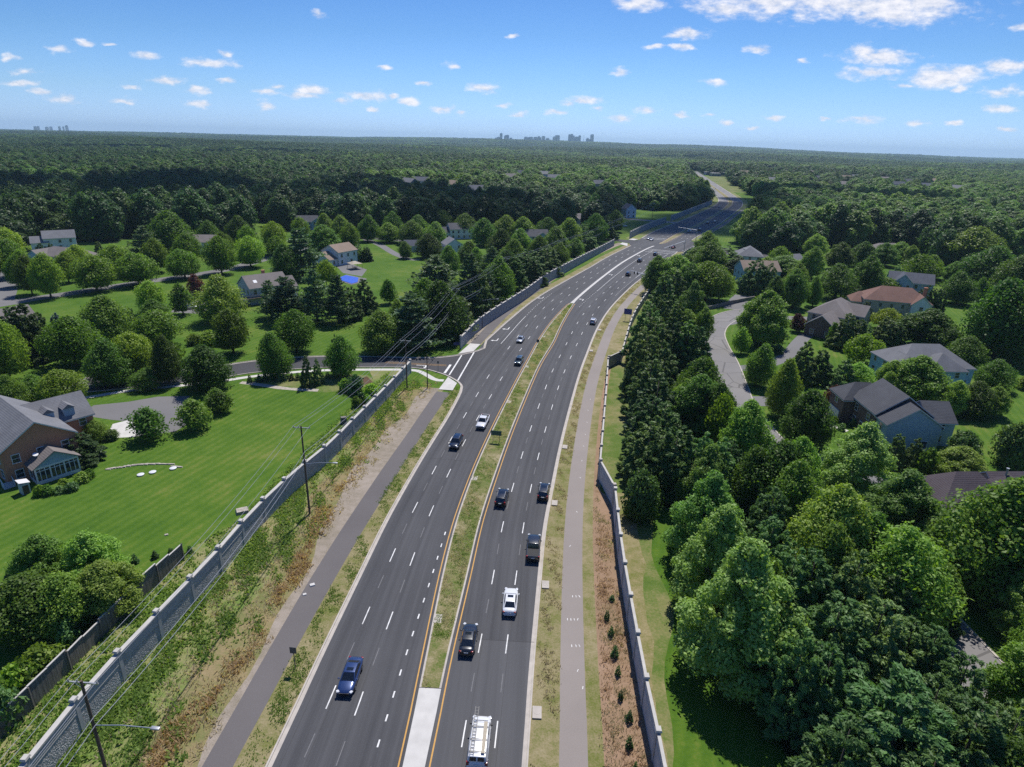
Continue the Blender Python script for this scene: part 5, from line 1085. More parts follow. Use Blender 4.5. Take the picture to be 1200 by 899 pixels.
# ---- right: conifer screen along the wall
L_ += [(770, 345, 408, 30, 'C'), (755, 352, 425, 30, 'C'), (762, 372, 440, 32, 'C'), (752, 385, 462, 32, 'C'), (768, 398, 470, 34, 'C'), (757, 416, 490, 35, 'C'), (765, 440, 508, 38, 'C'), (758, 462, 535, 36, 'C'), (772, 470, 540, 36, 'C'), (756, 488, 562, 40, 'C'), (785, 498, 582, 42, 'C'), (768, 505, 580, 36, 'C'), (800, 374, 440, 38, 'S'), (812, 380, 446, 34, 'S'), (788, 352, 416, 30, 'S'), (783, 372, 436, 30, 'C'), (775, 318, 370, 30, 'S'), (790, 316, 362, 26, 'S'), (750, 552, 607, 45, 'H'), (815, 505, 586, 40, 'F'), (835, 512, 590, 42, 'F'), (848, 515, 582, 40, 'F'),
 (786, 300, 346, 48, 'G'), (806, 310, 352, 34, 'G'), (826, 309, 352, 45, 'M'), (842, 318, 352, 30, 'M'), (808, 330, 376, 33, 'B'), (798, 364, 402, 30, 'G'), (820, 362, 404, 22, 'G'), (768, 302, 345, 30, 'G'), (832, 285, 318, 34, 'O'), (848, 288, 316, 30, 'C'), (818, 290, 312, 30, 'G'), (829, 272, 302, 26, 'G'), (862, 300, 322, 22, 'C'),
 (812, 422, 492, 52, 'O'), (818, 442, 510, 55, 'G'), (868, 472, 548, 50, 'G'), (840, 466, 524, 36, 'L'), (838, 452, 516, 40, 'G'), (795, 446, 500, 30, 'G'),
 (820, 521, 596, 58, 'B'), (817, 552, 655, 82, 'B'), (830, 592, 715, 92, 'B'), (860, 632, 792, 132, 'B'), (905, 520, 606, 72, 'O'), (880, 526, 600, 50, 'O'), (925, 545, 632, 60, 'O'), (893, 566, 650, 50, 'F'), (890, 600, 700, 56, 'F'), (912, 636, 742, 60, 'F')]
# ---- right: gardens
L_ += [(912, 422, 489, 36, 'O'), (941, 459, 524, 58, 'O'), (886, 405, 452, 34, 'O'), (996, 494, 582, 80, 'B'), (1052, 549, 645, 92, 'B'), (1140, 556, 692, 110, 'O'), (925, 515, 602, 50, 'G'), (965, 566, 690, 82, 'G'), (1045, 505, 548, 25, 'S'), (1066, 510, 550, 22, 'S'), (1083, 525, 556, 30, 'U'), (1120, 522, 562, 54, 'G'), (1125, 504, 541, 40, 'H'), (1182, 494, 546, 44, 'H'), (938, 398, 448, 30, 'S'), (958, 407, 448, 28, 'S'), (985, 419, 456, 30, 'S'), (1008, 392, 426, 42, 'L'), (974, 451, 478, 25, 'R'), (1007, 425, 456, 36, 'W'), (1062, 416, 472, 66, 'G'), (1040, 424, 470, 40, 'G'), (1112, 445, 486, 32, 'G'), (1138, 448, 488, 44, 'O'), (1160, 452, 486, 34, 'G'), (1162, 420, 456, 40, 'W'), (1128, 395, 430, 42, 'O'), (1031, 408, 427, 9, 'V'), (1037, 410, 428, 12, 'V'), (1192, 415, 431, 16, 'U'), (1198, 440, 456, 18, 'U'),
 (892, 344, 406, 58, 'G'), (880, 352, 400, 36, 'G'), (928, 317, 361, 33, 'G'), (905, 325, 362, 24, 'G'), (952, 325, 359, 19, 'G'), (978, 309, 350, 44, 'W'), (1010, 301, 346, 36, 'G'), (1001, 335, 359, 14, 'V'), (981, 285, 316, 32, 'G'), (1007, 284, 313, 30, 'G'), (947, 290, 326, 28, 'G'), (930, 310, 345, 26, 'G'), (915, 300, 322, 42, 'G'), (895, 302, 330, 24, 'G'), (1036, 286, 312, 30, 'G'), (1050, 284, 308, 28, 'G'), (1066, 288, 312, 18, 'G'), (1077, 300, 329, 40, 'L'), (1036, 326, 347, 36, 'L'), (1048, 308, 336, 14, 'T'), (1114, 307, 331, 25, 'G'), (1121, 320, 356, 38, 'O'), (1146, 326, 352, 18, 'O'), (1165, 330, 418, 72, 'O'), (1190, 345, 425, 60, 'O'), (1150, 290, 338, 60, 'O'), (1140, 268, 312, 66, 'O'), (1187, 300, 352, 56, 'O'), (1178, 330, 366, 40, 'O'),
 (1074, 334, 367, 9, 'V'), (1080, 334, 368, 9, 'V'), (1087, 333, 369, 9, 'V'), (1093, 334, 369, 10, 'V'), (1099, 335, 369, 10, 'V'), (1037, 362, 386, 35, 'L'), (1075, 362, 406, 62, 'G'), (1100, 372, 408, 40, 'G'), (988, 365, 408, 30, 'S'), (1003, 372, 408, 26, 'S'), (975, 379, 404, 15, 'U'), (1035, 370, 405, 32, 'S'), (1048, 376, 408, 24, 'S'), (1015, 378, 402, 12, 'T'), (934, 368, 389, 20, 'R'), (882, 302, 344, 31, 'F'), (897, 308, 346, 24, 'F'), (868, 384, 414, 20, 'Y'), (1012, 352, 374, 16, 'S'), (912, 290, 312, 26, 'L'), (955, 275, 300, 26, 'G'), (1090, 300, 326, 26, 'O'), (1160, 300, 330, 40, 'O'), (912, 404, 414, 14, 'U'), (1150, 378, 402, 40, 'O'), (1110, 420, 450, 26, 'G'),
 (963, 556, 566, 20, 'R'), (985, 470, 482, 14, 'U'), (996, 482, 492, 12, 'U'), (1000, 490, 500, 10, 'U'), (1010, 496, 506, 12, 'U'), (978, 488, 496, 10, 'U'), (985, 496, 504, 10, 'U')]
# ---- right: lower corner
L_ += [(1028, 777, 925, 130, 'F'), (962, 690, 800, 78, 'F'), (935, 640, 740, 66, 'F'), (985, 640, 745, 60, 'F'), (1010, 690, 800, 72, 'F'), (950, 745, 860, 70, 'F'), (1050, 715, 800, 56, 'F'), (1076, 722, 808, 58, 'F'), (1108, 752, 850, 56, 'F'), (1110, 800, 935, 100, 'F'), (1075, 780, 880, 70, 'F'), (1160, 806, 925, 74, 'F'), (1050, 610, 725, 96, 'W'), (1010, 600, 700, 62, 'G'), (1030, 660, 745, 56, 'F'), (1184, 742, 835, 66, 'G'), (1206, 800, 900, 60, 'G'), (1192, 660, 750, 56, 'B'), (1215, 700, 790, 60, 'O'), (1085, 660, 730, 50, 'O'), (960, 610, 715, 60, 'W'), (1150, 855, 960, 80, 'G'), (965, 830, 960, 90, 'F'), (1215, 620, 720, 70, 'O'), (1060, 860, 990, 100, 'F'), (880, 655, 760, 50, 'O'), (905, 690, 800, 50, 'F'), (918, 730, 850, 56, 'F'), (1100, 690, 740, 30, 'F')]
# ---- young evergreens in the clay bed
for (x, yb, hh) in ((711, 724, 11), (716, 743, 12), (720, 768, 14), (724, 789, 12), (727, 818, 11), (737, 843, 13), (737, 874, 14), (717, 702, 6), (744, 902, 12)): L_.append((x, yb - hh * .85, yb + 2, 8 if hh > 12 else 6, 'T'))
for q in L_: tree_px(*q)
# ------------------------------------------------------------------ labels for the trees: look, nearest landmark, side, order of nearness
LMARK = [((-79, 97), 'brick house with the sunroom'), ((-89, 220), 'tan-grey roofed deck house'), ((-82, 295), 'white pool house'), ((-65, 258), 'blue pool cover'), ((-192, 271), 'long brown-roofed house'), ((-222, 310), 'white-gabled house by the far left woods'), ((-152, 313), 'grey-roofed house on the maple street'), ((-97, 424), 'wide grey-roofed house'), ((-33, 388), 'dark-roofed white house'), ((-33, 329), 'small white-gabled house'), ((9, 372), 'wide dark roof near the power poles'), ((79, 118), 'large blue-sided house'), ((106, 155), 'light blue hip-roofed house'), ((107, 206), 'house with white garage doors'), ((138, 226), 'red-roofed house'), ((164, 262), 'twin-gabled slate house'), ((74, 86), 'purple-brown roofed house'), ((106, 277), 'bright blue gabled house'), ((118, 323), 'skylight house'), ((205, 356), 'brown roof at the right woods edge'),
 (G(476, 455), 'pole at the first side street'), (G(540, 409), 'end of the far grey noise wall'), (G(215, 652), 'end of the timber fence'), (G(2, 860), 'near end of the timber fence'), (G(726, 600), 'slanting jog in the right wall'), (G(766, 880), 'bottom end of the right wall'), (G(706, 430), 'upper jog of the right wall'), (G(840, 370), 'bend of the residential street'), (G(868, 440), 'middle of the residential street'), (G(1120, 760), 'sunlit patch of street in the lower right'), (G(1150, 880), 'bottom right corner of the scene'), (G(755, 345), 'near signal mast'), (G(300, 428), 'left part of the first side street'), (G(150, 490), 'asphalt forecourt beside the brick house'), (G(90, 448), 'far left end of the first side street'), (G(170, 333), 'maple-lined street'), (G(30, 352), 'street corner at the left edge'), (G(1170, 520), 'open lawn at the right edge'), (G(640, 300), 'power pole behind the long grey wall'), (G(735, 262), 'white car on the grass corner')]
ORD = ['', 'second', 'third', 'fourth', 'fifth', 'sixth', 'seventh', 'eighth', 'ninth', 'tenth', 'eleventh', 'twelfth', 'thirteenth', 'fourteenth', 'fifteenth']
GROUPS = dict(M='maples in the gardens', O='dark broad-leaved trees', B='tall pale-leaved trees', G='mid-green garden trees', L='lime-green trees', W='loose feathery trees', Y='young trees on the lawns', R='red-leaved trees', C='evergreens of the screen along the right wall', S='dark spruces', F='firs in the lower right', K=None, V='columnar evergreens', T='small cone-shaped evergreens', P='pines', H='big rounded dark bushes', U='garden bushes')
buckets = {}
for t in TREES:
    x, y = t[2], t[3]; best = min(LMARK, key=lambda l: math.hypot(l[0][0] - x, l[0][1] - y)); dx, dy = x - best[0][0], y - best[0][1]
    rel = ('behind' if dy > 0 else 'in front of') if abs(dy) > abs(dx) else ('right of' if dx > 0 else 'left of')
    buckets.setdefault((t[1], rel, best[1]), []).append((math.hypot(dx, dy), t))
for (code, rel, lm), ts in buckets.items():
    ts.sort(key=lambda q: q[0]); n = len(ts)
    for i, (d, t) in enumerate(ts):
        w = SP[code]['word']
        lab = '%s %s the %s' % (w, rel, lm) if n == 1 else ('nearest %s %s the %s' % (w, rel, lm) if i == 0 else '%s nearest %s %s the %s' % (ORD[i] if i < 15 else 'farthest', w, rel, lm))
        tag(t[0], lab, None, GROUPS.get(code))
# ------------------------------------------------------------------ woods
def hz(x, y):
    d = np.hypot(x, y); a = np.arctan2(x, y); r = np.clip((d - 4200) / 5000, 0, 1); r = r * r * (3 - 2 * r)
    b = np.exp(-((a - .02) / .30) ** 2) * 62 + np.exp(-((a - .33) / .16) ** 2) * 20 + np.exp(-((a + .42) / .2) ** 2) * 8
    und = (11 * np.sin(x / 620 + 1 + .8 * np.sin(y / 800)) * np.sin(y / 520 + .6 * np.sin(x / 900)) + 6 * np.sin(x / 260) * np.sin(y / 330 + 1)) * np.clip((d - 1900) / 900, 0, 1)
    return r * b + und
LB = np.array([(-2500, 330), (-300, 310), (0, 298), (45, 284), (130, 284), (200, 277), (270, 276), (340, 272), (400, 272), (450, 274), (560, 276), (640, 276), (700, 262), (735, 246), (770, 246), (3000, 246)], float)
RB = np.array([(-2000, 285), (850, 285), (880, 294), (905, 300), (960, 288), (1000, 292), (1060, 292), (1090, 300), (1110, 314), (1130, 306), (1200, 306), (1500, 345), (3000, 400)], float)
def vpix(x, y):
    v = np.stack([x, y, np.full_like(x, -CAMH)], 1); w = v @ _fw; w = np.where(w < 1, 1, w)
    return CX + FPX * (v @ _xi) / w, CY + FPX * (v @ _yi) / w
def road_so(x, y):
    s = np.full(len(x), 1e9); o = np.full(len(x), 1e9); near = np.hypot(x, y) < 2100; ii = np.nonzero(near)[0]
    for c in np.array_split(ii, max(1, len(ii) // 4000)):
        if len(c) == 0: continue
        d2 = (x[c, None] - REF[None, ::2, 0]) ** 2 + (y[c, None] - REF[None, ::2, 1]) ** 2; k = np.argmin(d2, 1) * 2
        s[c] = REFS[k]; o[c] = (x[c] - REF[k, 0]) * REFN[k, 0] + (y[c] - REF[k, 1]) * REFN[k, 1]
        o[c] = np.where(np.sqrt(d2.min(1)) > np.abs(o[c]) + 3, np.sign(o[c] + 1e-6) * np.sqrt(d2.min(1)), o[c])
    return s, o
def forest_mask(x, y, margin=0.0):
    px, py = vpix(x, y); s, o = road_so(x, y); left = np.where(o < 1e8, o < 0, px < 830)
    ok = np.where(left, py < np.interp(px, LB[:, 0], LB[:, 1]), py < np.interp(px, RB[:, 0], RB[:, 1])); ok &= y > 120
    lo = np.where(s < 350, -30, np.where(s < 500, -32, np.where(s < 720, -27, -26))); hi = np.where(s < 350, 40, np.where(s < 760, 41, np.where(s < 900, 35, np.where((s > 900) & (s < 1420), 44, 24))))
    ok &= ~((s < 2000) & (o > lo - margin) & (o < hi + margin) & (o < 1e8))
    ok &= ((px - 303) / 20) ** 2 + ((py - 266) / 7) ** 2 > 1
    ok &= ~((s > 470) & (s < 496) & (o < 0) & (o > -70))
    return ok
pts = []
for r0, r1, p in ((180, 900, 10.8), (900, 1700, 12.5), (1700, 3200, 17), (3200, 6000, 26), (6000, 11500, 42)):
    n = int(2 * 1.0 * r1 / p) + 1; gx, gy = np.meshgrid(np.arange(-n // 2, n // 2 + 1) * p, np.arange(0, r1 + p, p)); gx = gx.ravel() + RNG.uniform(-.45, .45, gx.size) * p; gy = gy.ravel() + RNG.uniform(-.45, .45, gy.size) * p
    d = np.hypot(gx, gy); a = np.arctan2(gx, gy); k = (d >= r0) & (d < r1) & (np.abs(a - .02) < .98); gx, gy = gx[k], gy[k]
    k = forest_mask(gx, gy); gx, gy = gx[k], gy[k]; pts.append(np.c_[gx, gy, np.full(len(gx), p)])
FP = np.vstack(pts)
for hx, hy in HOUSE_CLEAR:
    hd = math.hypot(hx, hy); ux, uy = hx / hd, hy / hd; al = (FP[:, 0] - hx) * ux + (FP[:, 1] - hy) * uy; ac = np.abs(-(FP[:, 0] - hx) * uy + (FP[:, 1] - hy) * ux)
    FP = FP[~((al > -.19 * hd) & (al < 12) & (ac < 12))]
for h_ in [o for o in bpy.data.objects if o.get('category') == 'house' and o.name.startswith('house')]:
    hx, hy = h_.location.x, h_.location.y; hd = math.hypot(hx, hy)
    if hd < 250: continue
    ux, uy = hx / hd, hy / hd; al = (FP[:, 0] - hx) * ux + (FP[:, 1] - hy) * uy; ac = np.abs(-(FP[:, 0] - hx) * uy + (FP[:, 1] - hy) * ux); FP = FP[~((al > -15) & (al < 11) & (ac < 12))]
dist = np.hypot(FP[:, 0], FP[:, 1]); FP = FP[np.argsort(dist)]; dist = np.sort(dist)
# a smooth field places pale and evergreen patches, partly imitating sunlit and cloud-shaded bands
def inside_v(poly, x, y):
    c = np.zeros(len(x), bool); j = len(poly) - 1
    for i in range(len(poly)):
        xi, yi = poly[i]; xj, yj = poly[j]; c ^= ((yi > y) != (yj > y)) & (x < (xj - xi) * (y - yi) / (yj - yi + 1e-9) + xi); j = i
    return c
def field(x, y, f, ph): return np.sin(x * f + ph + 1.7 * np.sin(y * f * .7 + ph)) * np.sin(y * f * .9 + 2.1 * ph + 1.3 * np.sin(x * f * .6))
fa = field(FP[:, 0], FP[:, 1], .011, 1.0) * .55 + field(FP[:, 0] * .6, FP[:, 1], .0035, 2.2) * .75 + RNG.normal(size=len(FP)) * .22
code = np.where(fa > .42, 2, np.where(fa < -.55, 1, 0))          # 2 pale, 1 evergreen, 0 plain
px, py = vpix(FP[:, 0], FP[:, 1]); _pale_lit = inside_v([(960, 262), (1010, 225), (1230, 205), (1230, 330), (1130, 300)], px, py) | inside_v([(420, 222), (560, 196), (800, 186), (800, 228), (600, 232)], px, py); fa = fa + np.where(_pale_lit, .55, 0); code = np.where(fa > .42, 2, np.where(fa < -.55, 1, 0)); infr = (px > -25) & (px < 1225)  # two stretches of pale canopy, their sunlit look put into the leaf colour
rank = np.cumsum(infr); NIND = 285
indiv = infr & (rank <= NIND)
SP['DL'] = dict(SP['D']); SP['DL'] = dict(kind='forest_tree', cat='tree', word='', items=[(crown('crown', M['f_woodlight'], 17, 14, base=.10, npuff=46, leaves=7000, leaf=.48, prof=round_prof, seed=300 + i, puff=(.14, .24), up=.5, nrand=.25), SP['D']['items'][i][1], 17, 14) for i in range(2)])
FORK = {0: 'D', 1: 'E', 2: 'DL'}
for i in np.nonzero(indiv)[0]:
    x, y = FP[i, :2]; c = FORK[int(code[i])]; h = random.uniform(13, 25) * (1.0 if c != 'E' else .95); w = random.uniform(14, 21) * (1 if c != 'E' else .72)
    side = 'left' if px[i] < 800 else 'right'
    lab = {'D': 'dark leafy tree in the unbroken woods %s of the highway', 'E': 'dark evergreen rising among the woods %s of the highway', 'DL': 'paler green tree within the woods %s of the highway'}[c] % side
    tree_at(c, x, y, h, w, lab, {'D': 'leafy forest trees %s', 'E': 'forest evergreens %s', 'DL': 'paler forest trees %s'}[c] % side)
rest = ~indiv; Q = FP[rest]; cq = code[rest]; n = len(Q); print('forest points', n)
me = bpy.data.meshes.new('distant_forest'); me.vertices.add(n); me.vertices.foreach_set('co', np.c_[Q[:, 0], Q[:, 1], hz(Q[:, 0], Q[:, 1]) - .3].astype(np.float32).ravel())
k = (Q[:, 2] / 9.0); sxy = np.maximum(.95, k * 1.12) * RNG.uniform(.62, 1.38, n); sxy = np.where(cq == 1, sxy * .85, sxy); sz = RNG.uniform(.72, 1.22, n) * (1 + .10 * (k - 1).clip(0, 3))
var = np.where(cq == 0, RNG.integers(0, 5, n), np.where(cq == 1, 5 + RNG.integers(0, 2, n), 7 + RNG.integers(0, 2, n)))
a_ = me.attributes.new('scl', 'FLOAT_VECTOR', 'POINT'); a_.data.foreach_set('vector', np.c_[sxy, sxy, sz].astype(np.float32).ravel())
a_ = me.attributes.new('rotz', 'FLOAT_VECTOR', 'POINT'); a_.data.foreach_set('vector', np.c_[np.zeros(n), np.zeros(n), RNG.uniform(0, 6.28, n)].astype(np.float32).ravel())
a_ = me.attributes.new('pick', 'INT', 'POINT'); a_.data.foreach_set('value', var.astype(np.int32))
for m_ in ('f_wood', 'f_con', 'f_woodlight'): me.materials.append(M[m_])
ff = link('distant_forest', me); tag(ff, 'far-off woods reaching to the horizon on both sides of the highway', 'forest', None, 'stuff')
srcs = [PROTO_T.get(('D', v)) for v in range(5)] + [PROTO_T.get(('E', v)) for v in range(2)] + [PROTO_T.get(('DL', v)) for v in range(2)]
def scatter_nodes(name, sources):
    ng = bpy.data.node_groups.new(name, 'GeometryNodeTree'); ng.interface.new_socket('Geometry', in_out='INPUT', socket_type='NodeSocketGeometry'); ng.interface.new_socket('Geometry', in_out='OUTPUT', socket_type='NodeSocketGeometry')
    nd, lk = ng.nodes, ng.links; gi = nd.new('NodeGroupInput'); go = nd.new('NodeGroupOutput'); ip = nd.new('GeometryNodeInstanceOnPoints'); gti = nd.new('GeometryNodeGeometryToInstance')
    def attr(nm, ty): a = nd.new('GeometryNodeInputNamedAttribute'); a.data_type = ty; a.inputs['Name'].default_value = nm; return a.outputs['Attribute']
    for s_ in sources:
        if isinstance(s_, bpy.types.Object):
            oi = nd.new('GeometryNodeObjectInfo'); oi.inputs['Object'].default_value = s_; oi.inputs['As Instance'].default_value = False; oi.transform_space = 'ORIGINAL'; lk.new(oi.outputs['Geometry'], gti.inputs[0])
    lk.new(gi.outputs[0], ip.inputs['Points']); lk.new(gti.outputs[0], ip.inputs['Instance']); ip.inputs['Pick Instance'].default_value = True
    lk.new(attr('pick', 'INT'), ip.inputs['Instance Index']); lk.new(attr('scl', 'FLOAT_VECTOR'), ip.inputs['Scale']); lk.new(attr('rotz', 'FLOAT_VECTOR'), ip.inputs['Rotation']); lk.new(ip.outputs[0], go.inputs[0])
    return ng
md = ff.modifiers.new('scatter', 'NODES'); md.node_group = scatter_nodes('forest_scatter', [s for s in srcs[::-1]])
# ------------------------------------------------------------------ the ground: one sheet to beyond the horizon
rr = [0.5, 12]; 
while rr[-1] < 16000: rr.append(rr[-1] * 1.03 if rr[-1] > 300 else rr[-1] + 9)
th = np.linspace(0, 2 * PI, 361)[:-1]; rr = np.array(rr); X = np.outer(rr, np.sin(th)); Y = np.outer(rr, np.cos(th)); Z = np.where(np.hypot(X, Y) > 1900, hz(X, Y), 0.0); nt_ = len(th)
V = np.stack([X, Y, Z], 2).reshape(-1, 3); i0 = np.arange(len(rr) - 1)[:, None] * nt_; j = np.arange(nt_)[None]; j2 = (j + 1) % nt_
F = np.stack([i0 + j, i0 + j2, i0 + nt_ + j2, i0 + nt_ + j], 2).reshape(-1, 4)[:, ::-1]
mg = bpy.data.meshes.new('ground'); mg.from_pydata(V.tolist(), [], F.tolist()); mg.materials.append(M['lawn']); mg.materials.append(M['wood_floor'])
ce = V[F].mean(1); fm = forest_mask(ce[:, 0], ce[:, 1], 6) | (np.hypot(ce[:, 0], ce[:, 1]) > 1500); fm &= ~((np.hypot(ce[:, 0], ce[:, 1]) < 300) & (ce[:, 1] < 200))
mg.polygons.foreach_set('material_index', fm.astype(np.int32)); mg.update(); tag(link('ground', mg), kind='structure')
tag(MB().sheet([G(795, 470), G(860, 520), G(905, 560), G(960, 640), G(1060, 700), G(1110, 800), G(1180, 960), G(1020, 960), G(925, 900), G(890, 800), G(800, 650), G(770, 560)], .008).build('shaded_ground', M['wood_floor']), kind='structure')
# fix winding if needed
if mg.polygons[len(F) // 2].normal.z < 0:
    mg.flip_normals()
# ------------------------------------------------------------------ ground cover too fine to count
def tufts(name, label, cat, pos, hgt, mat, blades=7, spread=.25, wid=.09):
    n = len(pos); k = n * blades; base = np.repeat(pos, blades, 0); hh = np.repeat(hgt, blades) * RNG.uniform(.5, 1.2, k); a = RNG.uniform(0, 6.28, k); o = RNG.normal(size=(k, 2)) * np.repeat(hgt, blades)[:, None] * spread
    lean = np.c_[np.cos(a), np.sin(a)] * (hh * RNG.uniform(.5, 1.3, k))[:, None]; t = np.c_[-np.sin(a), np.cos(a)] * (hh * wid / .3 * .3)[:, None]
    z0 = np.repeat(pos[:, 2], blades) if pos.shape[1] > 2 else np.zeros(k); B = base[:, :2] + o
    V = np.empty((k, 4, 3)); V[:, 0, :2] = B - t; V[:, 0, 2] = z0; V[:, 1, :2] = B + t; V[:, 1, 2] = z0; V[:, 2, :2] = B + lean * .6 + t * 1.3; V[:, 2, 2] = z0 + hh * .75; V[:, 3, :2] = B + lean; V[:, 3, 2] = z0 + hh
    me = bpy.data.meshes.new(name); me.vertices.add(4 * k); me.loops.add(4 * k); me.polygons.add(k); me.vertices.foreach_set('co', V.astype(np.float32).ravel()); me.loops.foreach_set('vertex_index', np.arange(4 * k, dtype=np.int32)); me.polygons.foreach_set('loop_start', np.arange(0, 4 * k, 4, dtype=np.int32)); me.polygons.foreach_set('loop_total', np.full(k, 4, dtype=np.int32)); me.materials.append(mat); me.update(calc_edges=True)
    return tag(link(name, me), label, cat, None, 'stuff')
def so_rand(n, s0, s1, o0, o1, keep=None):
    s = RNG.uniform(s0, s1, n); o = RNG.uniform(0, 1, n); a = o0(s) if callable(o0) else o0; b = o1(s) if callable(o1) else o1; o = a + (b - a) * o
    if keep is not None: k = keep(s, o); s, o = s[k], o[k]
    return at(s, o), s, o
def nz(s, o, f=1.0): return np.sin(s * .31 * f + 2 * np.sin(o * .5)) * np.sin(o * .8 * f + 1.5 * np.sin(s * .17)) + .5 * np.sin(s * 1.1 + o * 1.7)
p_, s, o = so_rand(26000, -30, 100, -33.0, -21.5, lambda s, o: nz(s, o) - (o + 28.6) * .20 + RNG.normal(size=len(s)) * .6 > .1); tufts('slope_weeds', 'rank green weeds on the slope between stone wall and path', 'weeds', p_, RNG.uniform(.10, .38, len(p_)), M['f_weed'], 8, 1.0, .30)
p_, s, o = so_rand(5000, -30, 100, -30, -20.2, lambda s, o: nz(s + 7, o) + RNG.normal(size=len(s)) * .6 > .1); tufts('slope_dry_grass', 'dry brown grass in patches on the weedy slope', 'dry grass', p_, RNG.uniform(.12, .38, len(p_)), M['f_dry'], 8, .9, .14)
_rl = np.array([to_so(G(*q)) for q in ((190, 880), (215, 850), (262, 800), (300, 745), (335, 690), (370, 625), (385, 590))])
p_, s, o = so_rand(6500, -20, 60, -31, -20, lambda s, o: (np.abs(o - np.interp(s, _rl[:, 0], _rl[:, 1])) < 1.0 + .5 * np.sin(s * .5)) & (nz(s, o, .6) + RNG.normal(size=len(s)) * .4 > -.1)); tufts('slope_rust_grass', 'rust-coloured dry grass running in a swath along the slope', 'dry grass', p_, RNG.uniform(.2, .5, len(p_)), M['f_rust'], 8, .8, .14)
p_, s, o = so_rand(16000, -30, 104, -46, -33.8, lambda s, o: (o > np.minimum(-34.4, -46 + np.clip(s - 16, 0, 40) * .5)) & (nz(s, o) + RNG.normal(size=len(s)) * .6 > -.4)); tufts('fence_weeds', 'green weeds in the strip between timber fence and stone wall', 'weeds', p_, RNG.uniform(.10, .36, len(p_)), M['f_weed'], 7, 1.0, .30)
p_, s, o = so_rand(2600, -30, 58, lambda s: PRL(s) + 4.6, 22.0, lambda s, o: nz(s, o) + RNG.normal(size=len(s)) * .5 > .0 + s * .016); tufts('bed_grass', 'reddish dry grass in the clay bed beside the right wall', 'dry grass', p_, RNG.uniform(.12, .38, len(p_)), M['f_rust'], 8, .9, .10)
p_, s, o = so_rand(2200, -30, 58, lambda s: PRL(s) + 4.6, 22.0, lambda s, o: nz(s + 20, o) > .3); tufts('bed_pale_grass', 'straw-coloured grass in the clay bed beside the right wall', 'dry grass', p_, RNG.uniform(.12, .35, len(p_)), M['f_dry'], 8, .9, .10)
def pos3(p, z): return np.c_[p, np.full(len(p), z)]
p_, s, o = so_rand(8000, 18, 188, lambda s: -MHL(s) + .35, lambda s: MHL(s) - .35, lambda s, o: nz(s, o) + RNG.normal(size=len(s)) * .5 > .1); tufts('median_tufts', 'green grass tufts growing on the median', 'grass', pos3(p_, .16), RNG.uniform(.05, .13, len(p_)), M['f_weed'], 8, 1.4, .3)
p_, s, o = so_rand(7000, 11, 188, lambda s: -MHL(s) + .35, lambda s: MHL(s) - .35, lambda s, o: nz(s + 9, o) > .15); tufts('median_straw', 'straw-coloured dead grass on the median', 'grass', pos3(p_, .16), RNG.uniform(.06, .16, len(p_)), M['f_dry'], 8, .9, .2)
p_, s, o = so_rand(6000, -30, 98, lambda s: LK(s) - 2.7, lambda s: LK(s) - .35, lambda s, o: nz(s, o) + RNG.normal(size=len(s)) * .5 > .0); tufts('kerb_tufts', 'green grass tufts between left path and kerb', 'grass', p_, RNG.uniform(.06, .18, len(p_)), M['f_weed'], 8, 1.2, .3)
p_, s, o = so_rand(6000, -30, 240, lambda s: RK(s) + .4, lambda s: PRL(s) - .1, lambda s, o: nz(s, o) > .1); tufts('kerb_straw', 'straw and thin grass between kerb and right path', 'grass', p_, RNG.uniform(.08, .2, len(p_)), M['f_dry'], 7, .9, .2)
# ------------------------------------------------------------------ poles, wires, signs, small street things
POLE_TOPS = []
def utility_pole(label, base, h, ang, arm=2.6, lamp=None, arms=True, transformer=False):
    root = empty('utility_pole', (base[0], base[1], 0), ang); tag(root, label, 'utility pole', 'utility poles'); f = MB(); f.tube([(0, 0, 0), (0, 0, h * .5), (0, 0, h)], [.17, .14, .11], 10); f.build('pole', M['pole'], root)
    ends = []
    if arms:
        f = MB(); f.box((0, .14, h - .35), (arm, .11, .13)); f.tube([(-arm * .3, .14, h - .4), (0, .14, h - 1.1), (arm * .3, .14, h - .4)], .025, 4); f.build('crossarm', M['metal'], root)
        for x in (-arm / 2 + .1, -arm * .18, arm / 2 - .1):
            f = MB(); f.tube([(x, .14, h - .28), (x, .14, h - .2), (x, .14, h - .05)], [.05, .075, .04], 7); f.build('insulator', M['insul'], root); ends.append((x, .14, h - .05))
    if lamp:
        lx, ly, lz = lamp; f = MB(); f.tube([(0, 0, lz - .5), (lx * .5, ly * .5, lz - .1), (lx, ly, lz)], .045, 6); f.build('lamp_arm', M['metal'], root)
        f = MB(); f.box((lx + .3 * (1 if lx > 0 else -1), ly, lz), (.75, .32, .16), math.atan2(ly, lx)); kid('lamp_head', bevelled(f, 'lamp_head', M['metal'], .05), root)
    if transformer: f = MB(); f.tube([(.3, 0, h - 3.0), (.3, 0, h - 2.0)], .24, 12); f.build('transformer', M['insul'], root)
    co, si = math.cos(ang), math.sin(ang); POLE_TOPS.append([(base[0] + x * co - y * si, base[1] + x * si + y * co, z) for x, y, z in ends + [(.2, 0, h * .72), (.2, 0, h * .66)]]); return root
p0 = G(135, 940); hd = math.atan2(*(np.array(G(363, 602)) - np.array(p0))[::-1])
d_ = np.array(G(363, 602)) - np.array(p0)
utility_pole('wooden utility pole with street lamp at the bottom left corner', p0, height_at(135, 940, 83, 803), hd - PI / 2, lamp=(5.2, -.2, 9.6))
utility_pole('tall wooden utility pole with lamp arm rising from the weedy slope', G(363, 602), height_at(363, 602, 355, 499), hd - PI / 2, lamp=(4.4, 0, 9.2))
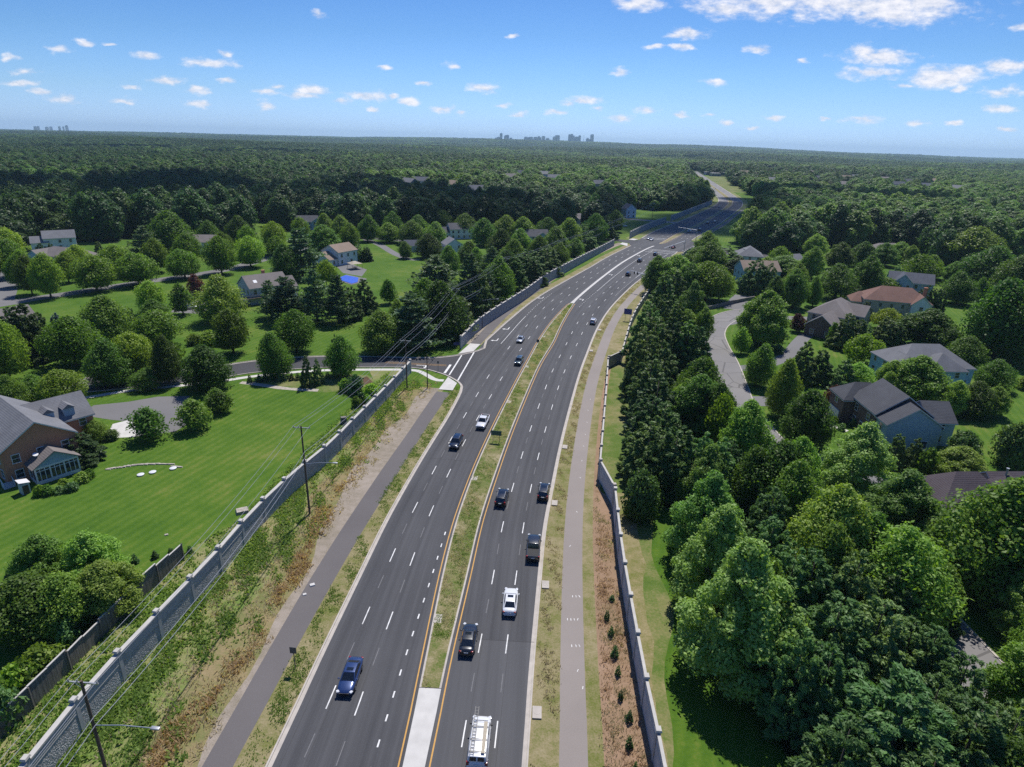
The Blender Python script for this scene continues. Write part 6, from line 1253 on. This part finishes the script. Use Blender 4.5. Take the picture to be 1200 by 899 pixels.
utility_pole('utility pole standing near the corner of the first side street', G(477, 455), height_at(477, 455, 476, 398), hd - PI / 2)
utility_pole('utility pole before the pines, behind the grey far wall', G(534, 395), height_at(534, 395, 534, 337), hd - PI / 2 - .1)
utility_pole('utility pole among the trees left of the long grey wall', G(592, 345), height_at(592, 345, 592, 302), hd - PI / 2 - .3)
utility_pole('utility pole on the sunlit grass patch behind the grey wall', G(654.5, 309), height_at(654.5, 309, 655, 282), hd - PI / 2 - .5)
utility_pole('utility pole beside the far side street', G(715.5, 281), height_at(715.5, 281, 716, 260), hd - PI / 2 - .6)
utility_pole('last utility pole, against the woods by the white gabled house', G(764, 258), height_at(764, 258, 764, 238), hd - PI / 2 - .7)
def wire(a, b, sag, label, r=.028):
    n = 22; P = [(a[0] + (b[0] - a[0]) * t, a[1] + (b[1] - a[1]) * t, a[2] + (b[2] - a[2]) * t - sag * 4 * t * (1 - t)) for t in np.linspace(0, 1, n)]
    o = MB().tube(P, r, 4, cap=False).build('overhead_wire', M['wire']); tag(o, label, 'wire', 'overhead wires'); return o
nm = ['off-frame and corner poles', 'corner and slope poles', 'slope and side street poles', 'side street and pine poles', 'pine and tree poles', 'tree and grass patch poles', 'grass patch and far street poles', 'far street and woods poles']
back_ = [[(x - d_[0] * .9, y - d_[1] * .9, z) for x, y, z in POLE_TOPS[0]]]; seq = back_ + POLE_TOPS; pos_ = ['left upper', 'middle upper', 'right upper', 'higher of two low', 'lower of two low']
for i in range(len(seq) - 1):
    for k in range(5): wire(seq[i][k], seq[i + 1][k], .9 if k < 3 else 1.3, '%s overhead wire strung between the %s' % (pos_[k], nm[i]), .024 if k < 3 else .036)
# plain poles and lamp poles
def lamp_pole(label, base, h, ang, reach, wood=True):
    root = empty('street_lamp', (base[0], base[1], 0), ang); tag(root, label, 'street lamp'); f = MB(); f.tube([(0, 0, 0), (0, 0, h)], [.13, .08], 8); f.build('pole', M['pole'] if wood else M['metal'], root)
    f = MB(); f.tube([(0, 0, h - .6), (reach * .5, 0, h - .15), (reach, 0, h)], .045, 6); f.build('lamp_arm', M['metal'], root); f = MB(); f.box((reach + .3, 0, h), (.75, .3, .15)); f.build('lamp_head', M['metal'], root)
lamp_pole('street lamp on a dark pole beside the grey wall and black footpath', G(565, 385), height_at(565, 385, 566, 350), R(0), 4.4)
f = MB(); b = G(501, 455); f.tube([(0, 0, 0), (0, 0, height_at(501, 455, 501, 415))], [.13, .09], 8); o = f.build('bare_pole', M['pole']); o.location = (b[0], b[1], 0); tag(o, 'bare dark pole without arms near the concrete ramp', 'pole')
f = MB(); b = G(513.5, 435); f.tube([(0, 0, 0), (0, 0, 2.6)], .05, 6); f.box((0, -.05, 2.4), (.5, .03, .6)); o = f.build('street_sign', M['sign_grey']); o.location = (b[0], b[1], 0); tag(o, 'thin sign post at the kerb of the first side street', 'sign')
def mast(label, base, h, end, sig=2):
    """signal pole with a long horizontal arm; end = far end in world"""
    dx, dy = end[0] - base[0], end[1] - base[1]; L_a = math.hypot(dx, dy); root = empty('signal_mast', (base[0], base[1], 0), math.atan2(dy, dx)); tag(root, label, 'traffic signal', 'signal masts')
    f = MB(); f.tube([(0, 0, 0), (0, 0, h + .3)], [.2, .15], 10); f.build('pole', M['metal'], root); f = MB(); f.tube([(0, 0, h - .5), (L_a, 0, h)], [.2, .12], 8); f.build('mast_arm', M['plastic_w'], root)
    f = MB(); f.tube([(0, 0, h - 1.6), (3.6, 0, h - 1.5)], .08, 6); f.box((3.8, 0, h - 1.52), (.8, .3, .15)); f.build('lamp_arm', M['metal'], root)
    for k in range(sig): f = MB(); f.box((L_a * (.55 + .2 * k), 0, h - .55), (.36, .3, 1.1)); f.build('signal_head', M['black'], root)
b = G(755.5, 345); hh_ = height_at(755.5, 345, 756, 321); e = G(739, 317, hh_); mast('near signal mast with long pale arm reaching over the right lanes', b, hh_, e)
b = at(340, 20.5); hh_ = 6.6; e = G(778, 291, hh_); mast('second signal mast at the far junction above the red car', tuple(b), hh_, (b[0] + (e[0] - b[0]) * 1.0, b[1] + (e[1] - b[1]) * 1.0))
b = at(392, 15); e = at(396, 2.5); mast('third signal mast beyond the far junction beside the pale truck', tuple(b), 6.8, tuple(e))
def road_sign(name, label, base, w, h, z, mat, ang=0.0, posts=2, border=True):
    root = empty(name, (base[0], base[1], 0), ang); tag(root, label, 'sign'); f = MB(); f.box((0, 0, z + h / 2), (w, .04, h)); f.build('sign_panel', M[mat], root)
    for x in ((-w * .3, w * .3) if posts == 2 else (0,)): f = MB(); f.tube([(x, .06, 0), (x, .06, z + h * .9)], .05, 6); f.build('post', M['sign_grey'], root)
    if border: f = MB(); f.box((0, -.026, z + h - .06), (w - .1, .012, .05)); f.box((0, -.026, z + .06), (w - .1, .012, .05)); f.build('border', M['trim'] if mat != 'sign_grey' else M['sign_grey'], root)
road_sign('road_sign', 'green road sign panel standing on the grassy median', at(to_so(G(581, 519))[0], -.1), 2.1, 1.0, 1.6, 'sign_green', heading(110) - PI / 2, border=False)
road_sign('road_sign', 'blue road sign beside the right path near the curving wall', G(735, 376), 2.6, 1.9, 2.2, 'sign_blue', R(-18), border=False)
road_sign('road_sign', 'low blue sign at the end of the far grey wall', G(536, 408), 2.2, .8, .9, 'sign_blue', R(20), border=False)
road_sign('road_sign', 'small grey sign seen from behind in the grass beside the left path', G(346, 784), .75, .85, 2.2, 'sign_grey', R(-6), posts=1, border=False)
road_sign('road_sign', 'small dark sign standing at the median kerb left of the grey-green car', at(to_so(G(628, 407))[0], -1.4), .8, .9, 1.5, 'sign_grey', heading(150) - PI / 2, posts=1, border=False)
# storm drain inlets along kerbs
def inlet(p, ang, label):
    root = empty('drain_inlet', (p[0], p[1], .0), ang); tag(root, label, 'storm drain', 'storm drain inlets along the kerbs'); f = MB(); f.box((0, 0, .085), (1.5, .95, .17)); f.build('inlet_slab', M['concrete'], root); f = MB(); f.tube([(0, 0, .168), (0, 0, .178)], .32, 14); f.build('manhole_lid', M['concrete'], root)
for (x, y), where in (((513.5, 726), 'nearest storm drain slab on the left edge of the median'), ((552.5, 561), 'storm drain slab on the median beside the dark blue car'), ((591, 471), 'storm drain slab on the median above the green sign'), ((615, 430), 'storm drain slab by the median kerb beside the grey-green car'), ((638, 395), 'storm drain slab on the median near the silver car'), ((658, 368), 'farthest storm drain slab, near the tip of the grassy median')):
    s, o = to_so(G(x, y)); inlet(at(s, -MHL(s) + .62), heading(s), where)
for (x, y), where in (((641, 686), 'storm drain slab behind the right kerb above the white sedan'), ((631, 836), 'nearest storm drain slab behind the right kerb'), ((650.5, 590), 'storm drain slab behind the right kerb by the black car'), ((659, 524), 'storm drain slab behind the right kerb at mid distance'), ((689, 411), 'storm drain slab behind the right kerb below the white car'), ((702, 387), 'farthest storm drain slab behind the right kerb')):
    s, o = to_so(G(x, y)); inlet(at(s, RK(s) + .75), heading(s), where)
# lawn details
for i, (x, y, lab) in enumerate(((165, 557, 'left round white lid'), (179, 554, 'middle round white lid'), (203, 549.5, 'right round white lid'))):
    p = G(x, y); f = MB(); f.tube([(0, 0, 0), (0, 0, .2), (0, 0, .26)], [.52, .58, .36], 18); o = f.build('tank_lid', M['plastic_w']); o.location = (p[0], p[1], 0); tag(o, lab + ' of three on the striped lawn', 'lid', 'white lids on the lawn')
rk = MB()
for t in np.linspace(0, 1, 34):
    x = 127 + 84 * t; y = 550 - 6 * math.sin(t * 2.2) + (2.5 if t > .9 else 0); p = G(x, y); rk.box((p[0] + RNG.normal() * .08, p[1] + RNG.normal() * .08, .08), (.95 + .1 * random.random(), .30, .14 + .06 * random.random()), math.atan2(G(211, 549)[1] - G(127, 550)[1], G(211, 549)[0] - G(127, 550)[0]) + random.uniform(-.15, .15), taper=.85)
tag(rk.build('stone_edging', M['rock']), 'curved edging of small pale stones on the lawn above the white lids', 'edging')
for (x, y, w, lab, m_) in ((284, 600, 1.9, 'pale concrete cover in the lawn beside the stone wall', 'rock'), (403, 497, 1.2, 'small stone stub behind the stone wall', 'rock_d'), (357, 697, .5, 'pale stone on the edge of the left path', 'concrete_w'), (366, 686, .7, 'light block lying on the left path', 'concrete_w'), (195, 627, .5, 'tiny pale stone on the lawn by the fence end', 'rock')):
    p = G(x, y); f = MB(); f.box((p[0], p[1], w * .12 if w != 1.2 else .8), (w, w * .8, w * .24 if w != 1.2 else 1.6), .5, taper=.85); o = f.build('stone_block', M[m_]); tag(o, lab, 'stone')
# ------------------------------------------------------------------ skylines on the horizon
def tower(px_, w_, top, dist, kind, label, group):
    d = ray(px_, top); k = dist / d[1]; x, y, zt = k * d[0], dist, CAMH + k * d[2]; zb = float(hz(np.array([x]), np.array([y]))[0]) - 5
    wm = w_ / FPX * dist * 1.03; root = empty('office_tower' if kind != 'mast' else 'radio_mast', (x, y, zb), R(random.uniform(-25, 25))); tag(root, label, 'tower', group)
    h = max(12, zt - zb); b = MB()
    if kind == 'mast': b.tube([(0, 0, 0), (0, 0, h)], [3, 1], 5); b.build('lattice', M['sign_grey'], root); return
    if kind == 'step': b.box((0, 0, h * .42), (wm, wm * .7, h * .84)); b.box((-wm * .15, 0, h * .92), (wm * .5, wm * .5, h * .16))
    else: b.box((0, 0, h / 2), (wm, wm * .7, h)); b.box((wm * .1, 0, h + 2), (wm * .4, wm * .3, 4))
    b.build('walls', M['sid_grey'], root); g = MB(); nf = max(3, int(h / 9))
    for i in range(nf): g.box((0, -wm * .35 - .2, h * .84 * (i + .6) / nf), (wm * .92, .5, h / nf * .4))
    g.build('window_bands', M['pane'], root)
ords = ['first', 'second', 'third', 'fourth', 'fifth', 'sixth', 'seventh', 'eighth', 'ninth', 'tenth', 'eleventh', 'twelfth', 'thirteenth', 'fourteenth', 'fifteenth', 'sixteenth', 'seventeenth', 'eighteenth']
sky_ = [(545, 8, 124), (552, 8, 122), (562, 8, 109), (577, 8, 116), (584, 9, 115), (596, 8, 125), (652, 16, 121), (665, 14, 122), (684, 14, 122), (697, 12, 119), (711, 9, 119), (725, 10, 126), (752, 14, 120), (760, 14, 116), (803, 8, 113), (813, 11, 111), (827, 13, 121), (838, 8, 117), (868, 12, 126), (882, 11, 113)]
for i, (x, w, t) in enumerate(sky_): tower(400 + x / 3, w / 3, 120 + t / 3, 9900, 'step' if i % 3 == 0 else 'box', 'grey office tower, number %d from the left in the city skyline on the horizon' % (i + 1), 'skyline towers at the horizon')
tower(400 + 853 / 3, 1, 120 + 114 / 3, 9900, 'mast', 'thin radio mast between skyline towers on the horizon', 'skyline towers at the horizon')
for i, (x, w, t) in enumerate([(124, 12, 85), (134, 8, 84), (164, 12, 87), (178, 10, 86), (208, 8, 85), (222, 6, 86), (233, 10, 82)]): tower(x / 3, w / 4.2, 120 + (t - .5) / 3, 9900, 'box', 'tiny hazy building, number %d from the left in the far left skyline' % (i + 1), 'buildings of the far left skyline')
# ------------------------------------------------------------------ sun, sky, clouds
AZ, EL = R(14), R(60)            # azimuth to the right of the camera's heading
sd = Vector((math.sin(AZ) * math.cos(EL), math.cos(AZ) * math.cos(EL), math.sin(EL)))
sun = bpy.data.lights.new('sun', 'SUN'); sun.energy = 4.2; sun.angle = R(.53); sun.color = (1.0, .955, .89); so_ = bpy.data.objects.new('sun', sun); COL.objects.link(so_); so_.rotation_euler = sd.to_track_quat('Z', 'Y').to_euler(); so_.location = sd * 300
wd = bpy.data.worlds.new('World'); SC.world = wd; wd.use_nodes = True; nt = wd.node_tree; nd, lk = nt.nodes, nt.links; bg = nd['Background']
sk = nd.new('ShaderNodeTexSky'); sk.sky_type = 'NISHITA'; sk.sun_disc = False; sk.sun_elevation = EL; sk.sun_rotation = AZ; sk.altitude = 60; sk.air_density = 1.25; sk.dust_density = .25; sk.ozone_density = 3.0
tc = nd.new('ShaderNodeTexCoord'); sx = nd.new('ShaderNodeSeparateXYZ'); lk.new(tc.outputs['Generated'], sx.inputs[0])
yy = math_(nt, 'MAXIMUM', sx.outputs['Y'], .05); ca = math_(nt, 'DIVIDE', sx.outputs['X'], yy); ce_ = math_(nt, 'DIVIDE', sx.outputs['Z'], yy); cv = nd.new('ShaderNodeCombineXYZ'); lk.new(ca, cv.inputs[0]); lk.new(ce_, cv.inputs[1])
CL = [(900, 2, 95, 16), (1010, 6, 150, 17), (1090, 4, 60, 20), (1040, 18, 80, 12), (850, 10, 40, 10), (748, 4, 32, 9), (806, 38, 24, 6), (791, 41, 12, 3), (890, 56, 18, 6), (1030, 68, 52, 11), (1012, 61, 22, 9), (1020, 86, 46, 9), (1100, 91, 55, 13), (1130, 86, 30, 10), (1060, 100, 20, 4), (1176, 77, 40, 8), (1172, 109, 32, 8), (1124, 105, 12, 4), (1172, 127, 22, 6), (840, 97, 16, 4), (728, 85, 13, 5), (765, 55, 14, 3), (797, 55, 14, 3), (568, 104, 20, 6), (531, 77, 10, 4), (452, 80, 12, 3), (374, 15, 11, 5), (250, 74, 42, 6), (265, 64, 9, 5), (172, 65, 20, 5), (69, 58, 15, 6), (28, 84, 22, 4), (25, 97, 26, 4), (48, 107, 17, 4), (12, 68, 14, 4), (75, 116, 22, 6), (146, 119, 15, 4), (155, 103, 15, 3), (195, 95, 25, 5), (230, 105, 17, 5), (266, 95, 13, 3), (365, 106, 25, 6), (355, 112, 25, 4), (428, 112, 32, 6), (312, 107, 18, 4), (312, 125, 15, 6), (233, 121, 15, 5), (437, 128, 9, 3), (480, 119, 12, 4), (520, 127, 19, 5), (497, 98, 10, 3), (590, 123, 11, 3), (606, 134, 13, 4), (652, 131, 14, 4), (686, 118, 21, 5), (668, 121, 14, 4), (726, 139, 16, 4), (760, 130, 17, 5), (798, 135, 9, 3), (832, 135, 9, 3), (850, 142, 11, 4), (905, 139, 14, 3), (942, 72, 8, 3), (1012, 140, 28, 6), (1072, 145, 15, 3), (1118, 145, 10, 3), (1180, 151, 14, 3), (325, 103, 14, 4), (400, 118, 12, 4), (460, 113, 10, 3), (540, 133, 9, 3), (700, 127, 8, 3), (880, 150, 9, 2), (965, 140, 9, 2), (100, 50, 12, 3), (128, 52, 10, 2), (600, 42, 8, 2), (1195, 32, 10, 5)]
nA = noise(nt, math_vec(nt, cv.outputs[0], (14, 34, 1)), 1.0, 10, .66); nB = noise(nt, math_vec(nt, cv.outputs[0], (55, 120, 1)), 1.0, 6, .6)
wr = nd.new('ShaderNodeTexNoise'); wr.inputs['Scale'].default_value = 1.0; wr.inputs['Detail'].default_value = 6; lk.new(math_vec(nt, cv.outputs[0], (38, 80, 1)), wr.inputs['Vector'])
wsub = nd.new('ShaderNodeVectorMath'); wsub.operation = 'SUBTRACT'; lk.new(wr.outputs['Color'], wsub.inputs[0]); wsub.inputs[1].default_value = (.5, .5, .5)
wadd = nd.new('ShaderNodeVectorMath'); wadd.operation = 'MULTIPLY_ADD'; lk.new(wsub.outputs[0], wadd.inputs[0]); wadd.inputs[1].default_value = (.030, .014, 0); lk.new(cv.outputs[0], wadd.inputs[2])
acc = None
for (x, y, rx, ry) in CL:
    d = ray(x, y); a0, e0 = d[0] / d[1], d[2] / d[1]; rax, ray_ = rx / FPX * 1.05, ry / FPX * 1.1
    m1 = nd.new('ShaderNodeVectorMath'); m1.operation = 'SUBTRACT'; lk.new(wadd.outputs[0], m1.inputs[0]); m1.inputs[1].default_value = (a0, e0, 0)
    m2 = nd.new('ShaderNodeVectorMath'); m2.operation = 'MULTIPLY'; lk.new(m1.outputs[0], m2.inputs[0]); m2.inputs[1].default_value = (1 / rax, 1 / ray_, 0)
    m3 = nd.new('ShaderNodeVectorMath'); m3.operation = 'LENGTH'; lk.new(m2.outputs[0], m3.inputs[0])
    acc = m3.outputs['Value'] if acc is None else math_(nt, 'MINIMUM', acc, m3.outputs['Value'])
den = math_(nt, 'SUBTRACT', 1.05, acc); den = math_(nt, 'ADD', den, math_(nt, 'MULTIPLY', math_(nt, 'SUBTRACT', nA, .5), 1.9)); den = math_(nt, 'ADD', den, math_(nt, 'MULTIPLY', math_(nt, 'SUBTRACT', nB, .5), 1.1))
mr = nd.new('ShaderNodeMapRange'); mr.interpolation_type = 'SMOOTHSTEP'; lk.new(den, mr.inputs['Value']); mr.inputs['From Min'].default_value = .06; mr.inputs['From Max'].default_value = 1.0; mr.inputs['To Max'].default_value = .9
front = math_(nt, 'GREATER_THAN', sx.outputs['Y'], .15); fac = math_(nt, 'MULTIPLY', mr.outputs[0], front)
body = ramp(nt, math_(nt, 'ADD', math_(nt, 'MULTIPLY', nB, .7), math_(nt, 'MULTIPLY', nA, .3)), [(.30, (5.6, 6.2, 7.6)), (.62, (10.5, 10.2, 10.4))])
grade = ramp(nt, math_(nt, 'MULTIPLY', ce_, 2.5), [(0, (.66, 1.05, 1.0)), (.16, (.54, .84, 1.0)), (.35, (.41, .68, 1.0)), (.65, (.29, .53, .97)), (1, (.27, .50, .96))])
warm = ramp(nt, math_(nt, 'MULTIPLY', ce_, 2.5), [(0, (0, 0, 1.3)), (.16, (0, 0, .5)), (.35, (0, 0, .15)), (.6, (0, 0, 0))])
gsum = mixc(nt, 1.0, grade, warm, 'ADD')
sky_c = mixc(nt, 1.0, sk.outputs[0], gsum, 'MULTIPLY')
lk.new(mixc(nt, fac, sky_c, body), bg.inputs['Color']); bg.inputs['Strength'].default_value = .078
wd.cycles.sampling_method = 'MANUAL'; wd.cycles.sample_map_resolution = 256
# clouds overhead (they shade parts of the woods and of the far highway)
def cloud(label, gx, gy, rx, ry, alt=1300, seed=0):
    """cumulus whose shadow falls around ground point gx, gy"""
    r = np.random.default_rng(seed); ox, oy = sd.x / sd.z * alt, sd.y / sd.z * alt; bm = bmesh.new()
    for k in range(9):
        a = r.uniform(0, 6.28); q = math.sqrt(r.uniform(0, 1)); x, y = math.cos(a) * q * rx, math.sin(a) * q * ry; rad = min(rx, ry) * r.uniform(.34, .60) * (1.15 - .5 * q)
        bmesh.ops.create_icosphere(bm, subdivisions=3, radius=rad, matrix=Matrix.Translation((x, y, rad * .35)) @ Matrix.Diagonal((1, 1, .7, 1)))
    for v in bm.verts:
        c = v.co; n = math.sin(c.x * .035 + seed) * math.sin(c.y * .04) + .5 * math.sin(c.x * .09 + c.z * .1) * math.sin(c.y * .1 + seed); v.co += c.normalized() * n * 14
        if v.co.z < -8: v.co.z = -8 + (v.co.z + 8) * .15
    me = bpy.data.meshes.new('cumulus_cloud'); bm.to_mesh(me); bm.free(); me.materials.append(M['cloudm']); me.polygons.foreach_set('use_smooth', [True] * len(me.polygons))
    o = link('cumulus_cloud', me, None, (gx + ox, gy + oy, alt)); tag(o, label, 'cloud', 'clouds overhead')
for i, (x, y, rx, ry, lb) in enumerate([(60, 238, 190, 130, 'white cloud overhead shading the woods on the left'), (330, 238, 170, 140, 'white cloud overhead shading the middle of the left woods'), (600, 262, 140, 75, 'white cloud overhead shading the houses near the far junction'), (800, 258, 85, 90, 'white cloud overhead shading the far junction and highway'), (930, 243, 120, 120, 'white cloud overhead shading the dark woods on the right'), (250, 183, 480, 190, 'white cloud overhead shading the far woods at left'), (760, 186, 240, 130, 'white cloud overhead shading the far woods in the middle'), (1010, 193, 300, 90, 'white cloud overhead shading the far woods at right'), (560, 174, 700, 260, 'long white cloud overhead shading the farthest woods')]):
    p = G(x, y); cloud(lb, p[0], p[1], rx, ry, 1300, i + 3)
# ------------------------------------------------------------------ air
hb = MB(); hb.box((0, 3000, 109), (40000, 34000, 222)); hm = bpy.data.materials.new('haze_air'); hm.use_nodes = True; hn = hm.node_tree; hn.nodes.remove(hn.nodes['Principled BSDF'])
pv = hn.nodes.new('ShaderNodeVolumePrincipled'); pv.inputs['Color'].default_value = (.56, .79, 1.0, 1); pv.inputs['Density'].default_value = HAZE; pv.inputs['Anisotropy'].default_value = .1; hn.links.new(pv.outputs[0], hn.nodes['Material Output'].inputs['Volume'])
if HAZE > 0: tag(hb.build('haze', hm), 'thin blue air haze', 'haze', None, 'stuff')
# ------------------------------------------------------------------ camera and view
cam = bpy.data.cameras.new('camera'); cam.sensor_width = 36; cam.lens = 36 * FPX / 1200; cam.clip_start = .5; cam.clip_end = 60000; co_ = bpy.data.objects.new('camera', cam); COL.objects.link(co_); SC.camera = co_
rt, upv, bk = _xi, -_yi, -_fw; co_.matrix_world = Matrix(((rt[0], upv[0], bk[0], 0), (rt[1], upv[1], bk[1], 0), (rt[2], upv[2], bk[2], CAMH), (0, 0, 0, 1)))
vs_ = SC.view_settings; vs_.view_transform = 'Standard'; vs_.look = 'None'; vs_.exposure = EXPO; vs_.gamma = 1.0; vs_.use_curve_mapping = False
SC.render.engine = 'CYCLES'; SC.cycles.max_bounces = 6; SC.cycles.diffuse_bounces = 2; SC.cycles.glossy_bounces = 2; SC.cycles.transmission_bounces = 4; SC.cycles.volume_bounces = 1; SC.cycles.transparent_max_bounces = 24
SC.cycles.caustics_reflective = False; SC.cycles.caustics_refractive = False; SC.cycles.sample_clamp_indirect = 6
SC.cycles.use_denoising = False; SC.cycles.denoiser = 'OPENIMAGEDENOISE'; SC.cycles.denoising_input_passes = 'RGB_ALBEDO_NORMAL'; SC.cycles.denoising_prefilter = 'ACCURATE'
